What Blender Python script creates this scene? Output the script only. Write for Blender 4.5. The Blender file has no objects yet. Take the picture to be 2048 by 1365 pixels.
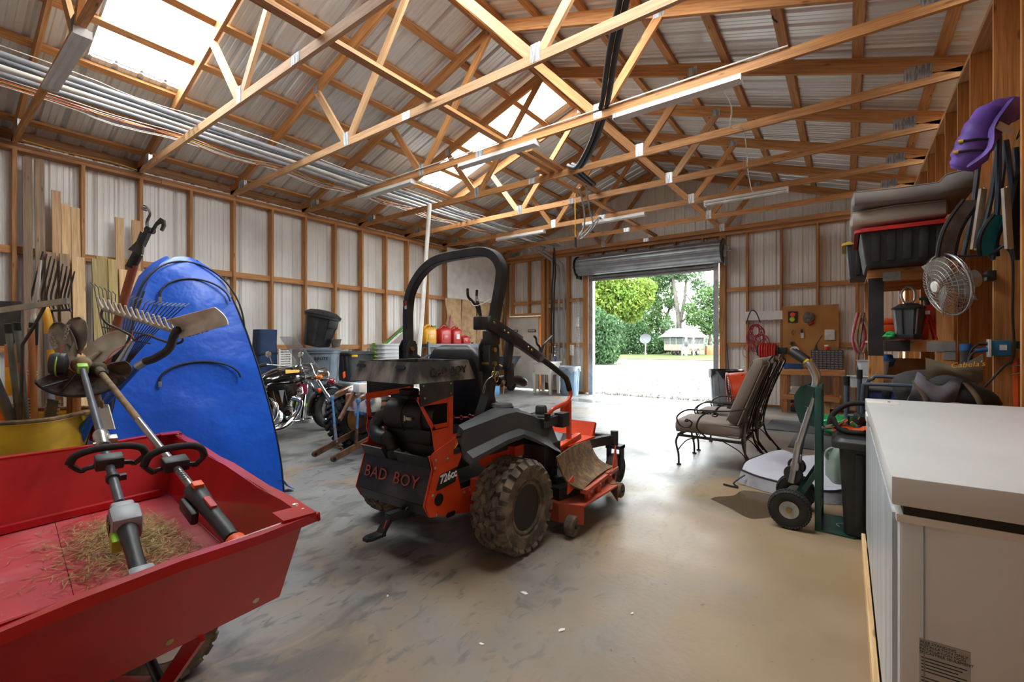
import bpy, bmesh, math, random
from mathutils import Vector as V, Matrix as MX
R = math.radians; pi = math.pi; sin = math.sin; cos = math.cos
rnd = random.Random(7)
SC = bpy.context.scene
COL = SC.collection
# ---------------------------------------------------------------- camera
cam = bpy.data.cameras.new('camera'); CAM = bpy.data.objects.new('camera', cam); COL.objects.link(CAM)
cam.sensor_width = 36; cam.lens = 36 * 908 / 2048; cam.shift_y = 5.5 / 2048; cam.clip_start = .02; cam.clip_end = 500
CAM.location = (0, 0, 1.30); CAM.rotation_euler = (R(90), 0, R(36.4)); SC.camera = CAM
# ---------------------------------------------------------------- sky (even white overcast)
W = bpy.data.worlds.new('overcast_sky'); SC.world = W; W.use_nodes = True
def wsky():
    nt = W.node_tree; n = nt.nodes; L = nt.links; n.clear()
    tc = n.new('ShaderNodeTexCoord'); sp = n.new('ShaderNodeSeparateXYZ'); L.new(tc.outputs['Generated'], sp.inputs[0])
    mr = n.new('ShaderNodeMapRange'); mr.inputs[1].default_value = 0; mr.inputs[2].default_value = 1; mr.inputs[3].default_value = .95; mr.inputs[4].default_value = 1.05
    L.new(sp.outputs[2], mr.inputs[0])
    bg = n.new('ShaderNodeBackground'); bg.inputs[0].default_value = (.92, .975, 1, 1); L.new(mr.outputs[0], bg.inputs[1])
    out = n.new('ShaderNodeOutputWorld'); L.new(bg.outputs[0], out.inputs[0])
wsky()
def portal(loc, rot, sx, sy):
    l = bpy.data.lights.new('sky_portal', 'AREA'); l.shape = 'RECTANGLE'; l.size = sx; l.size_y = sy; l.cycles.is_portal = True
    o = bpy.data.objects.new('sky_portal', l); COL.objects.link(o); o.location = loc; o.rotation_euler = rot
XL, XR, YF, YR, ZE, XA = -8.05, .82, 10.6, -1.59, 3.72, -3.62
PITCH = math.atan(1 / 3)
portal((-3.8, YF + .05, 1.53), (R(-90), 0, 0), 3.1, 3.06)          # overhead door, shining inwards (-Y)
SKY = [(1.235, 2.149), (5.807, 6.721)]
for a, b in SKY: portal((-5.2, (a + b) / 2, 4.98), (0, -PITCH, 0), 3.0, .9)
SKYR_ADDED = [(0, 0), (2.149, 3.064), (3.064, 3.978)]  # right-slope skylights: out of view, added to brighten the interior
for a, b in SKYR_ADDED[1:]: portal((-2.04, (a + b) / 2, 4.98), (0, PITCH, 0), 3.0, .9)
SC.view_settings.view_transform = 'Standard'; SC.view_settings.look = 'None'; SC.view_settings.gamma = 1; SC.view_settings.use_curve_mapping = False
SC.view_settings.exposure = 4.35
SC.cycles.max_bounces = 9; SC.cycles.diffuse_bounces = 6; SC.cycles.glossy_bounces = 3; SC.cycles.transmission_bounces = 6; SC.cycles.transparent_max_bounces = 16
SC.cycles.sample_clamp_indirect = 8; SC.cycles.caustics_reflective = False; SC.cycles.caustics_refractive = False
# ---------------------------------------------------------------- materials
def lin(h):
    if not isinstance(h, str): return tuple(h)[:3]
    o = []
    for i in (0, 2, 4):
        c = int(h[i:i + 2], 16) / 255; o.append(c / 12.92 if c <= .04045 else ((c + .055) / 1.055) ** 2.4)
    return tuple(o)
MT = {}
def mk(name, col, rough=.5, metal=0, col2=None, scale=6, lo=.4, hi=.65, bump=0, bscale=40, coord='Object', stretch=(1, 1, 1), trans=0, alpha=1, coat=0, rnd_v=0, sss=0, rough2=None, spec=.5, bd=.01):
    if name in MT: return MT[name]
    m = bpy.data.materials.new(name); MT[name] = m; m.use_nodes = True
    nt = m.node_tree; n = nt.nodes; L = nt.links; p = n['Principled BSDF']
    c1 = lin(col); c2 = lin(col2) if col2 else tuple(x * .72 for x in c1)
    tc = n.new('ShaderNodeTexCoord'); mp = n.new('ShaderNodeMapping'); L.new(tc.outputs[coord], mp.inputs[0]); mp.inputs['Scale'].default_value = stretch
    if rnd_v:
        oi = n.new('ShaderNodeObjectInfo'); cb = n.new('ShaderNodeCombineXYZ'); ml = n.new('ShaderNodeMath'); ml.operation = 'MULTIPLY'; ml.inputs[1].default_value = 37
        L.new(oi.outputs['Random'], ml.inputs[0])
        for i in range(3): L.new(ml.outputs[0], cb.inputs[i])
        L.new(cb.outputs[0], mp.inputs['Location'])
    nz = n.new('ShaderNodeTexNoise'); nz.inputs['Scale'].default_value = scale; nz.inputs['Detail'].default_value = 5; L.new(mp.outputs[0], nz.inputs[0])
    rp = n.new('ShaderNodeMapRange'); rp.inputs[1].default_value = lo; rp.inputs[2].default_value = hi; L.new(nz.outputs[0], rp.inputs[0])
    mx = n.new('ShaderNodeMix'); mx.data_type = 'RGBA'; mx.inputs[6].default_value = (*c1, 1); mx.inputs[7].default_value = (*c2, 1); L.new(rp.outputs[0], mx.inputs[0])
    colout = mx.outputs[2]
    if rnd_v:
        hs = n.new('ShaderNodeHueSaturation'); L.new(colout, hs.inputs['Color'])
        mr = n.new('ShaderNodeMapRange'); mr.inputs[3].default_value = 1 - rnd_v; mr.inputs[4].default_value = 1 + rnd_v; L.new(oi.outputs['Random'], mr.inputs[0]); L.new(mr.outputs[0], hs.inputs['Value'])
        colout = hs.outputs[0]
    L.new(colout, p.inputs['Base Color'])
    p.inputs['Roughness'].default_value = rough; p.inputs['Metallic'].default_value = metal; p.inputs['Specular IOR Level'].default_value = spec
    if rough2 is not None:
        r2 = n.new('ShaderNodeMapRange'); r2.inputs[1].default_value = lo; r2.inputs[2].default_value = hi; r2.inputs[3].default_value = rough; r2.inputs[4].default_value = rough2
        L.new(nz.outputs[0], r2.inputs[0]); L.new(r2.outputs[0], p.inputs['Roughness'])
    if trans: p.inputs['Transmission Weight'].default_value = trans
    if alpha < 1: p.inputs['Alpha'].default_value = alpha
    if coat: p.inputs['Coat Weight'].default_value = coat; p.inputs['Coat Roughness'].default_value = .08
    if bump:
        nb = n.new('ShaderNodeTexNoise'); nb.inputs['Scale'].default_value = bscale; nb.inputs['Detail'].default_value = 4; L.new(mp.outputs[0], nb.inputs[0])
        bp = n.new('ShaderNodeBump'); bp.inputs['Strength'].default_value = bump; bp.inputs['Distance'].default_value = bd; L.new(nb.outputs[0], bp.inputs['Height']); L.new(bp.outputs[0], p.inputs['Normal'])
    return m
def wood(name, c1, c2, c3=None, rough=.65, rv=.18):
    """long grain along the UV's U axis, knots, per-piece tone"""
    m = bpy.data.materials.new(name); MT[name] = m; m.use_nodes = True
    nt = m.node_tree; n = nt.nodes; L = nt.links; p = n['Principled BSDF']; p.inputs['Roughness'].default_value = rough
    tc = n.new('ShaderNodeTexCoord'); oi = n.new('ShaderNodeObjectInfo'); cb = n.new('ShaderNodeCombineXYZ'); ml = n.new('ShaderNodeMath'); ml.operation = 'MULTIPLY'; ml.inputs[1].default_value = 53
    L.new(oi.outputs['Random'], ml.inputs[0]); L.new(ml.outputs[0], cb.inputs[0]); L.new(ml.outputs[0], cb.inputs[2])
    ad = n.new('ShaderNodeVectorMath'); L.new(tc.outputs['UV'], ad.inputs[0]); L.new(cb.outputs[0], ad.inputs[1])
    mp = n.new('ShaderNodeMapping'); mp.inputs['Scale'].default_value = (1.2, 26, 1); L.new(ad.outputs[0], mp.inputs[0])
    nz = n.new('ShaderNodeTexNoise'); nz.inputs['Scale'].default_value = 2.2; nz.inputs['Detail'].default_value = 6; nz.inputs['Distortion'].default_value = .6; L.new(mp.outputs[0], nz.inputs[0])
    mr = n.new('ShaderNodeMapRange'); mr.inputs[1].default_value = .36; mr.inputs[2].default_value = .66; L.new(nz.outputs[0], mr.inputs[0])
    mx = n.new('ShaderNodeMix'); mx.data_type = 'RGBA'; mx.inputs[6].default_value = (*lin(c1), 1); mx.inputs[7].default_value = (*lin(c2), 1); L.new(mr.outputs[0], mx.inputs[0])
    mp2 = n.new('ShaderNodeMapping'); mp2.inputs['Scale'].default_value = (2.1, 9, 1); L.new(ad.outputs[0], mp2.inputs[0])
    vo = n.new('ShaderNodeTexVoronoi'); vo.inputs['Scale'].default_value = 1.3; L.new(mp2.outputs[0], vo.inputs[0])
    kr = n.new('ShaderNodeMapRange'); kr.inputs[1].default_value = .05; kr.inputs[2].default_value = .13; kr.inputs[3].default_value = .75; kr.inputs[4].default_value = 0; L.new(vo.outputs['Distance'], kr.inputs[0])
    mk2 = n.new('ShaderNodeMix'); mk2.data_type = 'RGBA'; L.new(kr.outputs[0], mk2.inputs[0]); L.new(mx.outputs[2], mk2.inputs[6]); mk2.inputs[7].default_value = (*lin(c3 or '4a2a14'), 1)
    hs = n.new('ShaderNodeHueSaturation'); L.new(mk2.outputs[2], hs.inputs['Color'])
    vr = n.new('ShaderNodeMapRange'); vr.inputs[3].default_value = 1 - rv; vr.inputs[4].default_value = 1 + rv; L.new(oi.outputs['Random'], vr.inputs[0]); L.new(vr.outputs[0], hs.inputs['Value'])
    L.new(hs.outputs[0], p.inputs['Base Color'])
    bp = n.new('ShaderNodeBump'); bp.inputs['Strength'].default_value = .25; bp.inputs['Distance'].default_value = .004; L.new(nz.outputs[0], bp.inputs['Height']); L.new(bp.outputs[0], p.inputs['Normal'])
    return m
# ---------------------------------------------------------------- mesh builder
class B:
    """collects shapes into one mesh; local coordinates of the owning thing"""
    def __init__(s): s.bm = bmesh.new(); s.uv = s.bm.loops.layers.uv.new('UVMap')
    def faces(s, vs, fs):
        v = [s.bm.verts.new(x) for x in vs]; out = []
        for f in fs:
            try: out.append(s.bm.faces.new([v[i] for i in f]))
            except ValueError: pass
        return v, out
    def _boxuv(s, fs, o, ax):
        # ax: length, side, up unit axes
        for f in fs:
            for l in f.loops:
                d = l.vert.co - o; l[s.uv].uv = (d.dot(ax[0]), d.dot(ax[1]) + d.dot(ax[2]))
    def obox(s, c, X, Y, Z, bev=0, seg=2, taper=None):
        """box of centre c and half-axis vectors X, Y, Z; taper=(tx,ty) scales the +Z end"""
        c, X, Y, Z = V(c), V(X), V(Y), V(Z); tx, ty = taper or (1, 1)
        vs = []
        for k in (-1, 1):
            for j, i in ((-1, -1), (-1, 1), (1, 1), (1, -1)):
                q = (tx, ty) if k > 0 else (1, 1); vs.append(c + X * i * q[0] + Y * j * q[1] + Z * k)
        v, fs = s.faces(vs, [(3, 2, 1, 0), (4, 5, 6, 7), (0, 1, 5, 4), (1, 2, 6, 5), (2, 3, 7, 6), (3, 0, 4, 7)])
        ax = sorted((X, Y, Z), key=lambda a: -a.length); s._boxuv(fs, c, [a.normalized() for a in ax])
        if bev:
            es = list({e for f in fs for e in f.edges}); r = bmesh.ops.bevel(s.bm, geom=es, offset=bev, segments=seg, affect='EDGES', profile=.5)
        return s
    def box(s, c, d, rot=None, bev=0, seg=2, taper=None):
        m = MX.Identity(3)
        if rot: 
            from mathutils import Euler
            m = Euler(rot).to_matrix()
        return s.obox(c, m @ V((d[0] / 2, 0, 0)), m @ V((0, d[1] / 2, 0)), m @ V((0, 0, d[2] / 2)), bev, seg, taper)
    def bx(s, a, b, bev=0):
        """box between two corners"""
        a, b = V(a), V(b); return s.box((a + b) / 2, [abs(q) for q in (b - a)], bev=bev)
    def beam(s, p, q, w, t, up=(0, 0, 1), bev=0):
        """bar from p to q: w wide, t thick along 'up'"""
        p, q = V(p), V(q); d = (q - p); L = d.length; d.normalize(); u = V(up)
        sd = d.cross(u)
        if sd.length < 1e-4: sd = d.cross(V((1, 0, 0)))
        sd.normalize(); u = sd.cross(d)
        return s.obox((p + q) / 2, d * (L / 2), sd * (w / 2), u * (t / 2), bev)
    def rings(s, rs, closed=False, caps=True, cyc=True):
        """skin a list of equal-length rings"""
        vv = [[s.bm.verts.new(p) for p in r] for r in rs]; n = len(vv[0]); m = len(vv)
        for i in range(m if closed else m - 1):
            a, b = vv[i], vv[(i + 1) % m]
            for j in range(n if cyc else n - 1):
                k = (j + 1) % n
                try:
                    f = s.bm.faces.new((a[j], a[k], b[k], b[j]))
                    for l, uu in zip(f.loops, ((i, j), (i, j + 1), (i + 1, j + 1), (i + 1, j))): l[s.uv].uv = (uu[0] * .05, uu[1] / n * .1)
                except ValueError: pass
        if caps and not closed and cyc:
            for r, rev in ((vv[0], 1), (vv[-1], 0)):
                try: s.bm.faces.new(r[::-1] if rev else r)
                except ValueError: pass
        return s
    def tube(s, pts, r, n=8, closed=False, caps=True, flat=None):
        """round bar through points; r number or list; flat=(a,b) scales the section; """
        P = [V(p) for p in pts]; m = len(P); rs = r if isinstance(r, (list, tuple)) else [r] * m
        T = []
        for i in range(m):
            if closed: t = P[(i + 1) % m] - P[i - 1]
            else: t = P[min(i + 1, m - 1)] - P[max(i - 1, 0)]
            T.append(t.normalized() if t.length > 1e-9 else V((0, 0, 1)))
        u = T[0].orthogonal().normalized()
        if flat and abs(T[0].z) < .95: u = (V((0, 0, 1)) - T[0] * T[0].z).normalized()
        out = []; fa, fb = flat or (1, 1)
        for i in range(m):
            u = (u - T[i] * u.dot(T[i]))
            u = u.normalized() if u.length > 1e-6 else T[i].orthogonal().normalized()
            w = T[i].cross(u)
            out.append([P[i] + (u * cos(2 * pi * k / n) * fa + w * sin(2 * pi * k / n) * fb) * rs[i] for k in range(n)])
        return s.rings(out, closed, caps)
    def sweep(s, pts, prof, up=(0, 0, 1), closed=False):
        """sweep a 2-D profile [(side, up)] along points"""
        P = [V(p) for p in pts]; m = len(P); out = []
        for i in range(m):
            if closed: t = (P[(i + 1) % m] - P[i - 1]).normalized()
            else: t = (P[min(i + 1, m - 1)] - P[max(i - 1, 0)]).normalized()
            sd = t.cross(V(up)).normalized(); u = sd.cross(t)
            k = 1
            if 0 < i < m - 1 or closed:
                a = (P[i] - P[i - 1]).normalized(); k = 1 / max(.5, a.dot(t))
            out.append([P[i] + sd * a_ * k + u * b_ for a_, b_ in prof])
        return s.rings(out, closed)
    def lathe(s, prof, c=(0, 0, 0), ax=(0, 0, 1), n=20, caps=True, arc=None):
        c, a = V(c), V(ax).normalized(); u = a.orthogonal().normalized(); w = a.cross(u)
        return s.rings([[c + a * z + (u * cos(2 * pi * k / n) + w * sin(2 * pi * k / n)) * r for k in range(n)] for r, z in prof], caps=caps)
    def cyl(s, p, q, r, n=16, r2=None):
        return s.tube([p, q], [r, r if r2 is None else r2], n)
    def ball(s, c, r, n=12, m=8):
        c = V(c); rx, ry, rz = r if isinstance(r, (list, tuple)) else (r, r, r)
        return s.rings([[c + V((rx * max(sin(pi * i / m), .01) * cos(2 * pi * k / n), ry * max(sin(pi * i / m), .01) * sin(2 * pi * k / n), -rz * cos(pi * i / m))) for k in range(n)] for i in range(m + 1)])
    def torus(s, c, Rr, r, ax=(0, 0, 1), n=24, m=8, a0=0, a1=2 * pi, flat=None):
        c, a = V(c), V(ax).normalized(); u = a.orthogonal().normalized(); w = a.cross(u); full = abs(a1 - a0 - 2 * pi) < 1e-6
        fa, fb = flat or (1, 1); out = []
        for i in range(n if full else n + 1):
            t = a0 + (a1 - a0) * i / n; d = u * cos(t) + w * sin(t)
            out.append([c + d * (Rr + r * fa * cos(2 * pi * k / m)) + a * r * fb * sin(2 * pi * k / m) for k in range(m)])
        return s.rings(out, full)
    def prism(s, poly, th, o=(0, 0, 0), X=(1, 0, 0), Y=(0, 1, 0)):
        """extrude a 2-D polygon by th along X x Y, centred"""
        o, X, Y = V(o), V(X).normalized(), V(Y).normalized(); N = X.cross(Y); n = len(poly)
        vs = [o + X * a + Y * b + N * (-th / 2) for a, b in poly] + [o + X * a + Y * b + N * (th / 2) for a, b in poly]
        v, fs = s.faces(vs, [tuple(range(n))[::-1], tuple(range(n, 2 * n))] + [(i, (i + 1) % n, n + (i + 1) % n, n + i) for i in range(n)])
        s._boxuv(fs, o, (X, Y, N)); return s
    def grid(s, fn, nu, nv, th=0):
        """surface point fn(u, v), u v in 0..1; th gives thickness along the normal"""
        P = [[V(fn(i / nu, j / nv)) for j in range(nv + 1)] for i in range(nu + 1)]
        def sheet(Q, rev):
            vv = [[s.bm.verts.new(p) for p in r] for r in Q]
            for i in range(nu):
                for j in range(nv):
                    q = (vv[i][j], vv[i + 1][j], vv[i + 1][j + 1], vv[i][j + 1])
                    try:
                        f = s.bm.faces.new(q[::-1] if rev else q)
                        for l in f.loops: l[s.uv].uv = (i / nu, j / nv)
                    except ValueError: pass
            return vv
        a = sheet(P, False)
        if th:
            N = []
            for i in range(nu + 1):
                r = []
                for j in range(nv + 1):
                    du = P[min(i + 1, nu)][j] - P[max(i - 1, 0)][j]; dv = P[i][min(j + 1, nv)] - P[i][max(j - 1, 0)]
                    w = du.cross(dv); r.append(P[i][j] - (w.normalized() if w.length > 1e-9 else V((0, 0, 1))) * th)
                N.append(r)
            b = sheet(N, True)
            ed = [(a[i][0], b[i][0]) for i in range(nu + 1)] + [(a[nu][j], b[nu][j]) for j in range(1, nv + 1)] + [(a[i][nv], b[i][nv]) for i in range(nu - 1, -1, -1)] + [(a[0][j], b[0][j]) for j in range(nv - 1, 0, -1)]
            for i in range(len(ed)):
                x, y = ed[i], ed[(i + 1) % len(ed)]
                try: s.bm.faces.new((y[0], x[0], x[1], y[1]))
                except ValueError: pass
        return s
    def mesh(s, name, ang=40):
        me = bpy.data.meshes.new(name)
        bmesh.ops.recalc_face_normals(s.bm, faces=s.bm.faces[:]) if s.bm.faces else None
        s.bm.to_mesh(me); s.bm.free()
        if ang:
            me.polygons.foreach_set('use_smooth', [True] * len(me.polygons)); me.set_sharp_from_angle(angle=R(ang))
        return me
    def obj(s, name, mat, parent=None, loc=None, rot=None, ang=40):
        me = s.mesh(name, ang); m = MT[mat] if isinstance(mat, str) else mat; me.materials.append(m)
        return link(name, me, parent, loc, rot)
def link(name, data, parent=None, loc=None, rot=None):
    o = bpy.data.objects.new(name, data); COL.objects.link(o)
    if parent: o.parent = parent
    if loc: o.location = loc
    if rot: o.rotation_euler = rot
    return o
def tag(o, label=None, cat=None, group=None, kind=None):
    if label: o['label'] = label
    if cat: o['category'] = cat
    if group: o['group'] = group
    if kind: o['kind'] = kind
    return o
def thing(name, label, cat, loc=(0, 0, 0), rz=0, group=None):
    o = bpy.data.objects.new(name, None); COL.objects.link(o); o.empty_display_size = .1
    o.location = loc; o.rotation_euler = (0, 0, R(rz)); return tag(o, label, cat, group)
def struct(o): o['kind'] = 'structure'; return o
def text(name, s, size, mat, parent, M4, ext=.002, sx=1, shear=0, bold=0, sp=1):
    """flat lettering, text x along M4's X, height along its Y, facing its Z"""
    cu = bpy.data.curves.new(name, 'FONT'); cu.body = s; cu.size = size; cu.extrude = ext; cu.align_x = 'CENTER'; cu.align_y = 'CENTER'; cu.shear = shear; cu.offset = bold; cu.space_character = sp; cu.resolution_u = 2
    t = bpy.data.objects.new(name, cu); COL.objects.link(t); bpy.context.view_layer.update()
    me = bpy.data.meshes.new_from_object(t.evaluated_get(bpy.context.evaluated_depsgraph_get()))
    bpy.data.objects.remove(t); me.name = name; me.transform(MX.Diagonal((sx, 1, 1, 1))); me.transform(M4); me.materials.clear(); me.materials.append(MT[mat])
    return link(name, me, parent)
def frame(o, X, Y):
    X = V(X).normalized(); Z = X.cross(V(Y)).normalized(); Y = Z.cross(X)
    m = MX.Identity(4)
    for i, a in enumerate((X, Y, Z)): m.col[i][:3] = a
    m.translation = V(o); return m
def dup(root, loc=None, rz=None, label=None):
    r = root.copy(); COL.objects.link(r)
    if loc: r.location = loc
    if rz is not None: r.rotation_euler = (0, 0, R(rz))
    if label: r['label'] = label
    for ch in list(root.children):
        c = ch.copy(); COL.objects.link(c); c.parent = r
        for g in list(ch.children):
            d = g.copy(); COL.objects.link(d); d.parent = c
    return r
def arcpts(c, r, a0, a1, n, X=(1, 0, 0), Y=(0, 1, 0)):
    c, X, Y = V(c), V(X), V(Y); return [c + (X * cos(R(a0 + (a1 - a0) * i / n)) + Y * sin(R(a0 + (a1 - a0) * i / n))) * r for i in range(n + 1)]
def spline(pts, k=6):
    P = [V(p) for p in pts]; out = []
    for i in range(len(P) - 1):
        a, b, c, d = P[max(i - 1, 0)], P[i], P[i + 1], P[min(i + 2, len(P) - 1)]
        for j in range(k):
            t = j / k; out.append(.5 * ((2 * b) + (c - a) * t + (2 * a - 5 * b + 4 * c - d) * t * t + (3 * b - a - 3 * c + d) * t ** 3))
    return out + [P[-1]]
def roundrect(w, h, r, n=4):
    out = []
    for cx, cy, a in ((w / 2 - r, h / 2 - r, 0), (-w / 2 + r, h / 2 - r, 90), (-w / 2 + r, -h / 2 + r, 180), (w / 2 - r, -h / 2 + r, 270)):
        out += [(cx + r * cos(R(a + 90 * i / n)), cy + r * sin(R(a + 90 * i / n))) for i in range(n + 1)]
    return out
# ================================================================ materials
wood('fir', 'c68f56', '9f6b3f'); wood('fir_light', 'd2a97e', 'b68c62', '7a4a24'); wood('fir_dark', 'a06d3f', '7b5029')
wood('pine_pale', 'd9b788', 'bd9566', '6b4526'); wood('pine_green', 'b9a36c', '98854f', '5c452a'); wood('wood_grey', '9a8067', '7b634c', '4a3728')
wood('wood_near', 'c68c50', 'a06b38', '5a3518', rv=.08)
mk('wall_metal', 'e6e5e0', .42, .05, 'd8d6d0', 1.3, .35, .7)
mk('roof_metal', 'e2e1de', .33, .45, 'd0cfcb', 1.1, .35, .7)
mk('gusset', 'c9cbcd', .35, .8, '8f9294', 60, .4, .6, stretch=(1, 1, .15))
mk('white_paint', 'e6e5e1', .45, 0, 'd8d6d0', 3)
mk('black_print', '1a1a1a', .6)
mk('white_print', 'ececec', .6)
mk('steel_grey', '9da0a4', .34, .6, '888b8f', 4)
mk('galv', 'b4b8bb', .35, .7, '999da0', 8)
mk('black_steel', '1c1c1d', .45, .2, '2a2928', 9)
mk('chrome', 'd9dcdf', .1, 1, 'c0c3c6', 5)
mk('pvc_grey', '9b9ea2', .4, 0, '85888c', 5)
mk('pvc_white', 'e0ded6', .4, 0, 'cfcbc0', 4)
mk('wire_white', 'e4e1d6', .5); mk('wire_yellow', 'd9a531', .5); mk('wire_red', 'b2473a', .5); mk('wire_orange', 'd06a2a', .5)
mk('cable_black', '222224', .55)
mk('foam_white', 'e2dfd9', .8, 0, 'd2cec6', 5, bump=.3, bscale=60)
mk('kraft', 'c9a981', .75, 0, 'b08e66', 7, bump=.5, bscale=14)
mk('fibre_pink', 'c98d86', .95, 0, 'a86b66', 12, bump=.8, bscale=40)
def concrete():
    m = bpy.data.materials.new('concrete'); MT['concrete'] = m; m.use_nodes = True; nt = m.node_tree; n = nt.nodes; L = nt.links; p = n['Principled BSDF']
    tc = n.new('ShaderNodeTexCoord')
    def noise(sc, det, st=(1, 1, 1), dist=0, off=(0, 0, 0), rz=0):
        mp = n.new('ShaderNodeMapping'); mp.inputs['Scale'].default_value = st; mp.inputs['Location'].default_value = off; mp.inputs['Rotation'].default_value = (0, 0, rz); L.new(tc.outputs['Object'], mp.inputs[0])
        z = n.new('ShaderNodeTexNoise'); z.inputs['Scale'].default_value = sc; z.inputs['Detail'].default_value = det; z.inputs['Distortion'].default_value = dist; L.new(mp.outputs[0], z.inputs[0]); return z.outputs[0]
    def rng(s, a, b, c=0, d=1):
        r = n.new('ShaderNodeMapRange'); r.inputs[1].default_value = a; r.inputs[2].default_value = b; r.inputs[3].default_value = c; r.inputs[4].default_value = d; L.new(s, r.inputs[0]); return r.outputs[0]
    def mix(f, a, b):
        x = n.new('ShaderNodeMix'); x.data_type = 'RGBA'; L.new(f, x.inputs[0])
        for i, q in ((6, a), (7, b)):
            if isinstance(q, str): x.inputs[i].default_value = (*lin(q), 1)
            else: L.new(q, x.inputs[i])
        return x.outputs[2]
    def mul(a, b):
        x = n.new('ShaderNodeMath'); x.operation = 'MULTIPLY'; L.new(a, x.inputs[0])
        if isinstance(b, (int, float)): x.inputs[1].default_value = b
        else: L.new(b, x.inputs[1])
        return x.outputs[0]
    base = mix(rng(noise(2.5, 8), .3, .7), '838280', '706f6d')
    sp = n.new('ShaderNodeSeparateXYZ'); L.new(tc.outputs['Object'], sp.inputs[0])
    # tracked-in tan dirt towards the freezer side, with a ragged edge
    ad = n.new('ShaderNodeMath'); ad.operation = 'ADD'; L.new(sp.outputs[0], ad.inputs[0]); L.new(rng(noise(.9, 6, dist=.4), .3, .7, -1.1, 1.1), ad.inputs[1])
    tan = mul(rng(ad.outputs[0], -2.2, -.6), rng(sp.outputs[1], 4.6, 7.5, 1, .12))
    base = mix(mul(tan, .95), base, mix(rng(noise(1.6, 6), .35, .65), '9c8466', '8c7457'))
    base = mix(mul(rng(noise(1.1, 9, dist=.5, off=(3, 1, 0)), .53, .63), .55), base, '8f7756')                # tan patches
    base = mix(mul(rng(noise(1.6, 10, (1.5, 1, 1), .9, (7, 2, 0), .5), .54, .66), mul(rng(sp.outputs[0], -1.1, -1.9), .8)), base, '474645')   # grey oily scuffs
    base = mix(mul(rng(noise(7, 10, (1.8, .9, 1), 1.2, (1, 9, 0), .6), .55, .68), mul(rng(sp.outputs[0], -.5, -1.7), .7)), base, '4f4e4d')
    base = mix(mul(rng(noise(22, 3, off=(4, 4, 0)), .70, .74), .7), base, '6b4a30')                             # crumbs of dirt
    L.new(base, p.inputs['Base Color'])
    L.new(rng(noise(1.2, 6, off=(2, 5, 0)), .3, .7, .36, .58), p.inputs['Roughness']); p.inputs['Specular IOR Level'].default_value = .45
    bp = n.new('ShaderNodeBump'); bp.inputs['Strength'].default_value = .12; bp.inputs['Distance'].default_value = .01; L.new(noise(30, 6), bp.inputs['Height']); L.new(bp.outputs[0], p.inputs['Normal'])
concrete()
def skylight_mat():
    m = bpy.data.materials.new('skylight'); MT['skylight'] = m; m.use_nodes = True; nt = m.node_tree; n = nt.nodes; L = nt.links; n.clear()
    t = n.new('ShaderNodeBsdfTransparent'); t.inputs[0].default_value = (.92, .93, .92, 1); d = n.new('ShaderNodeBsdfTranslucent'); d.inputs[0].default_value = (.9, .9, .88, 1)
    nz = n.new('ShaderNodeTexNoise'); nz.inputs['Scale'].default_value = 3
    mr = n.new('ShaderNodeMapRange'); mr.inputs[3].default_value = .15; mr.inputs[4].default_value = .3; L.new(nz.outputs[0], mr.inputs[0])
    x = n.new('ShaderNodeMixShader'); L.new(mr.outputs[0], x.inputs[0]); L.new(t.outputs[0], x.inputs[1]); L.new(d.outputs[0], x.inputs[2])
    o = n.new('ShaderNodeOutputMaterial'); L.new(x.outputs[0], o.inputs[0])
skylight_mat()
# ================================================================ floor
fl = struct(B().bx((XL - .3, YR - .2, -.15), (XR + .4, YF + .15, 0)).obj('floor', 'concrete'))
# ================================================================ ribbed sheet metal
SW = .9144
def ribs(x0, x1):
    """x stations and depth of the ribbed profile between x0 and x1 (rib pitch 9 in)"""
    P = .2286; out = []; k = math.floor(x0 / P) - 1
    while k * P < x1 + P:
        b = k * P
        for a, d in ((-.032, 0), (-.011, .019), (.011, .019), (.032, 0), (.072, 0), (.08, .004), (.088, .004), (.096, 0), (.132, 0), (.14, .004), (.148, .004), (.156, 0)):
            out.append((b + a, d))
        k += 1
    q = [(x0, 0)] + [t for t in out if x0 + 1e-4 < t[0] < x1 - 1e-4] + [(x1, 0)]
    return q
def sheet(x0, x1, bot, top, sgn=1):
    b = B(); pr = ribs(x0, x1); lo = []; hi = []
    for x, d in pr: lo.append((x, d * sgn, bot(x))); hi.append((x, d * sgn, top(x)))
    for i in range(len(pr) - 1):
        if hi[i][2] - lo[i][2] < 1e-3 and hi[i + 1][2] - lo[i + 1][2] < 1e-3: continue
        b.faces([lo[i], lo[i + 1], hi[i + 1], hi[i]], [(0, 1, 2, 3)])
    return b
def E0(name):
    o = bpy.data.objects.new(name, None); COL.objects.link(o); o.empty_display_size = .1; return struct(o)
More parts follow.
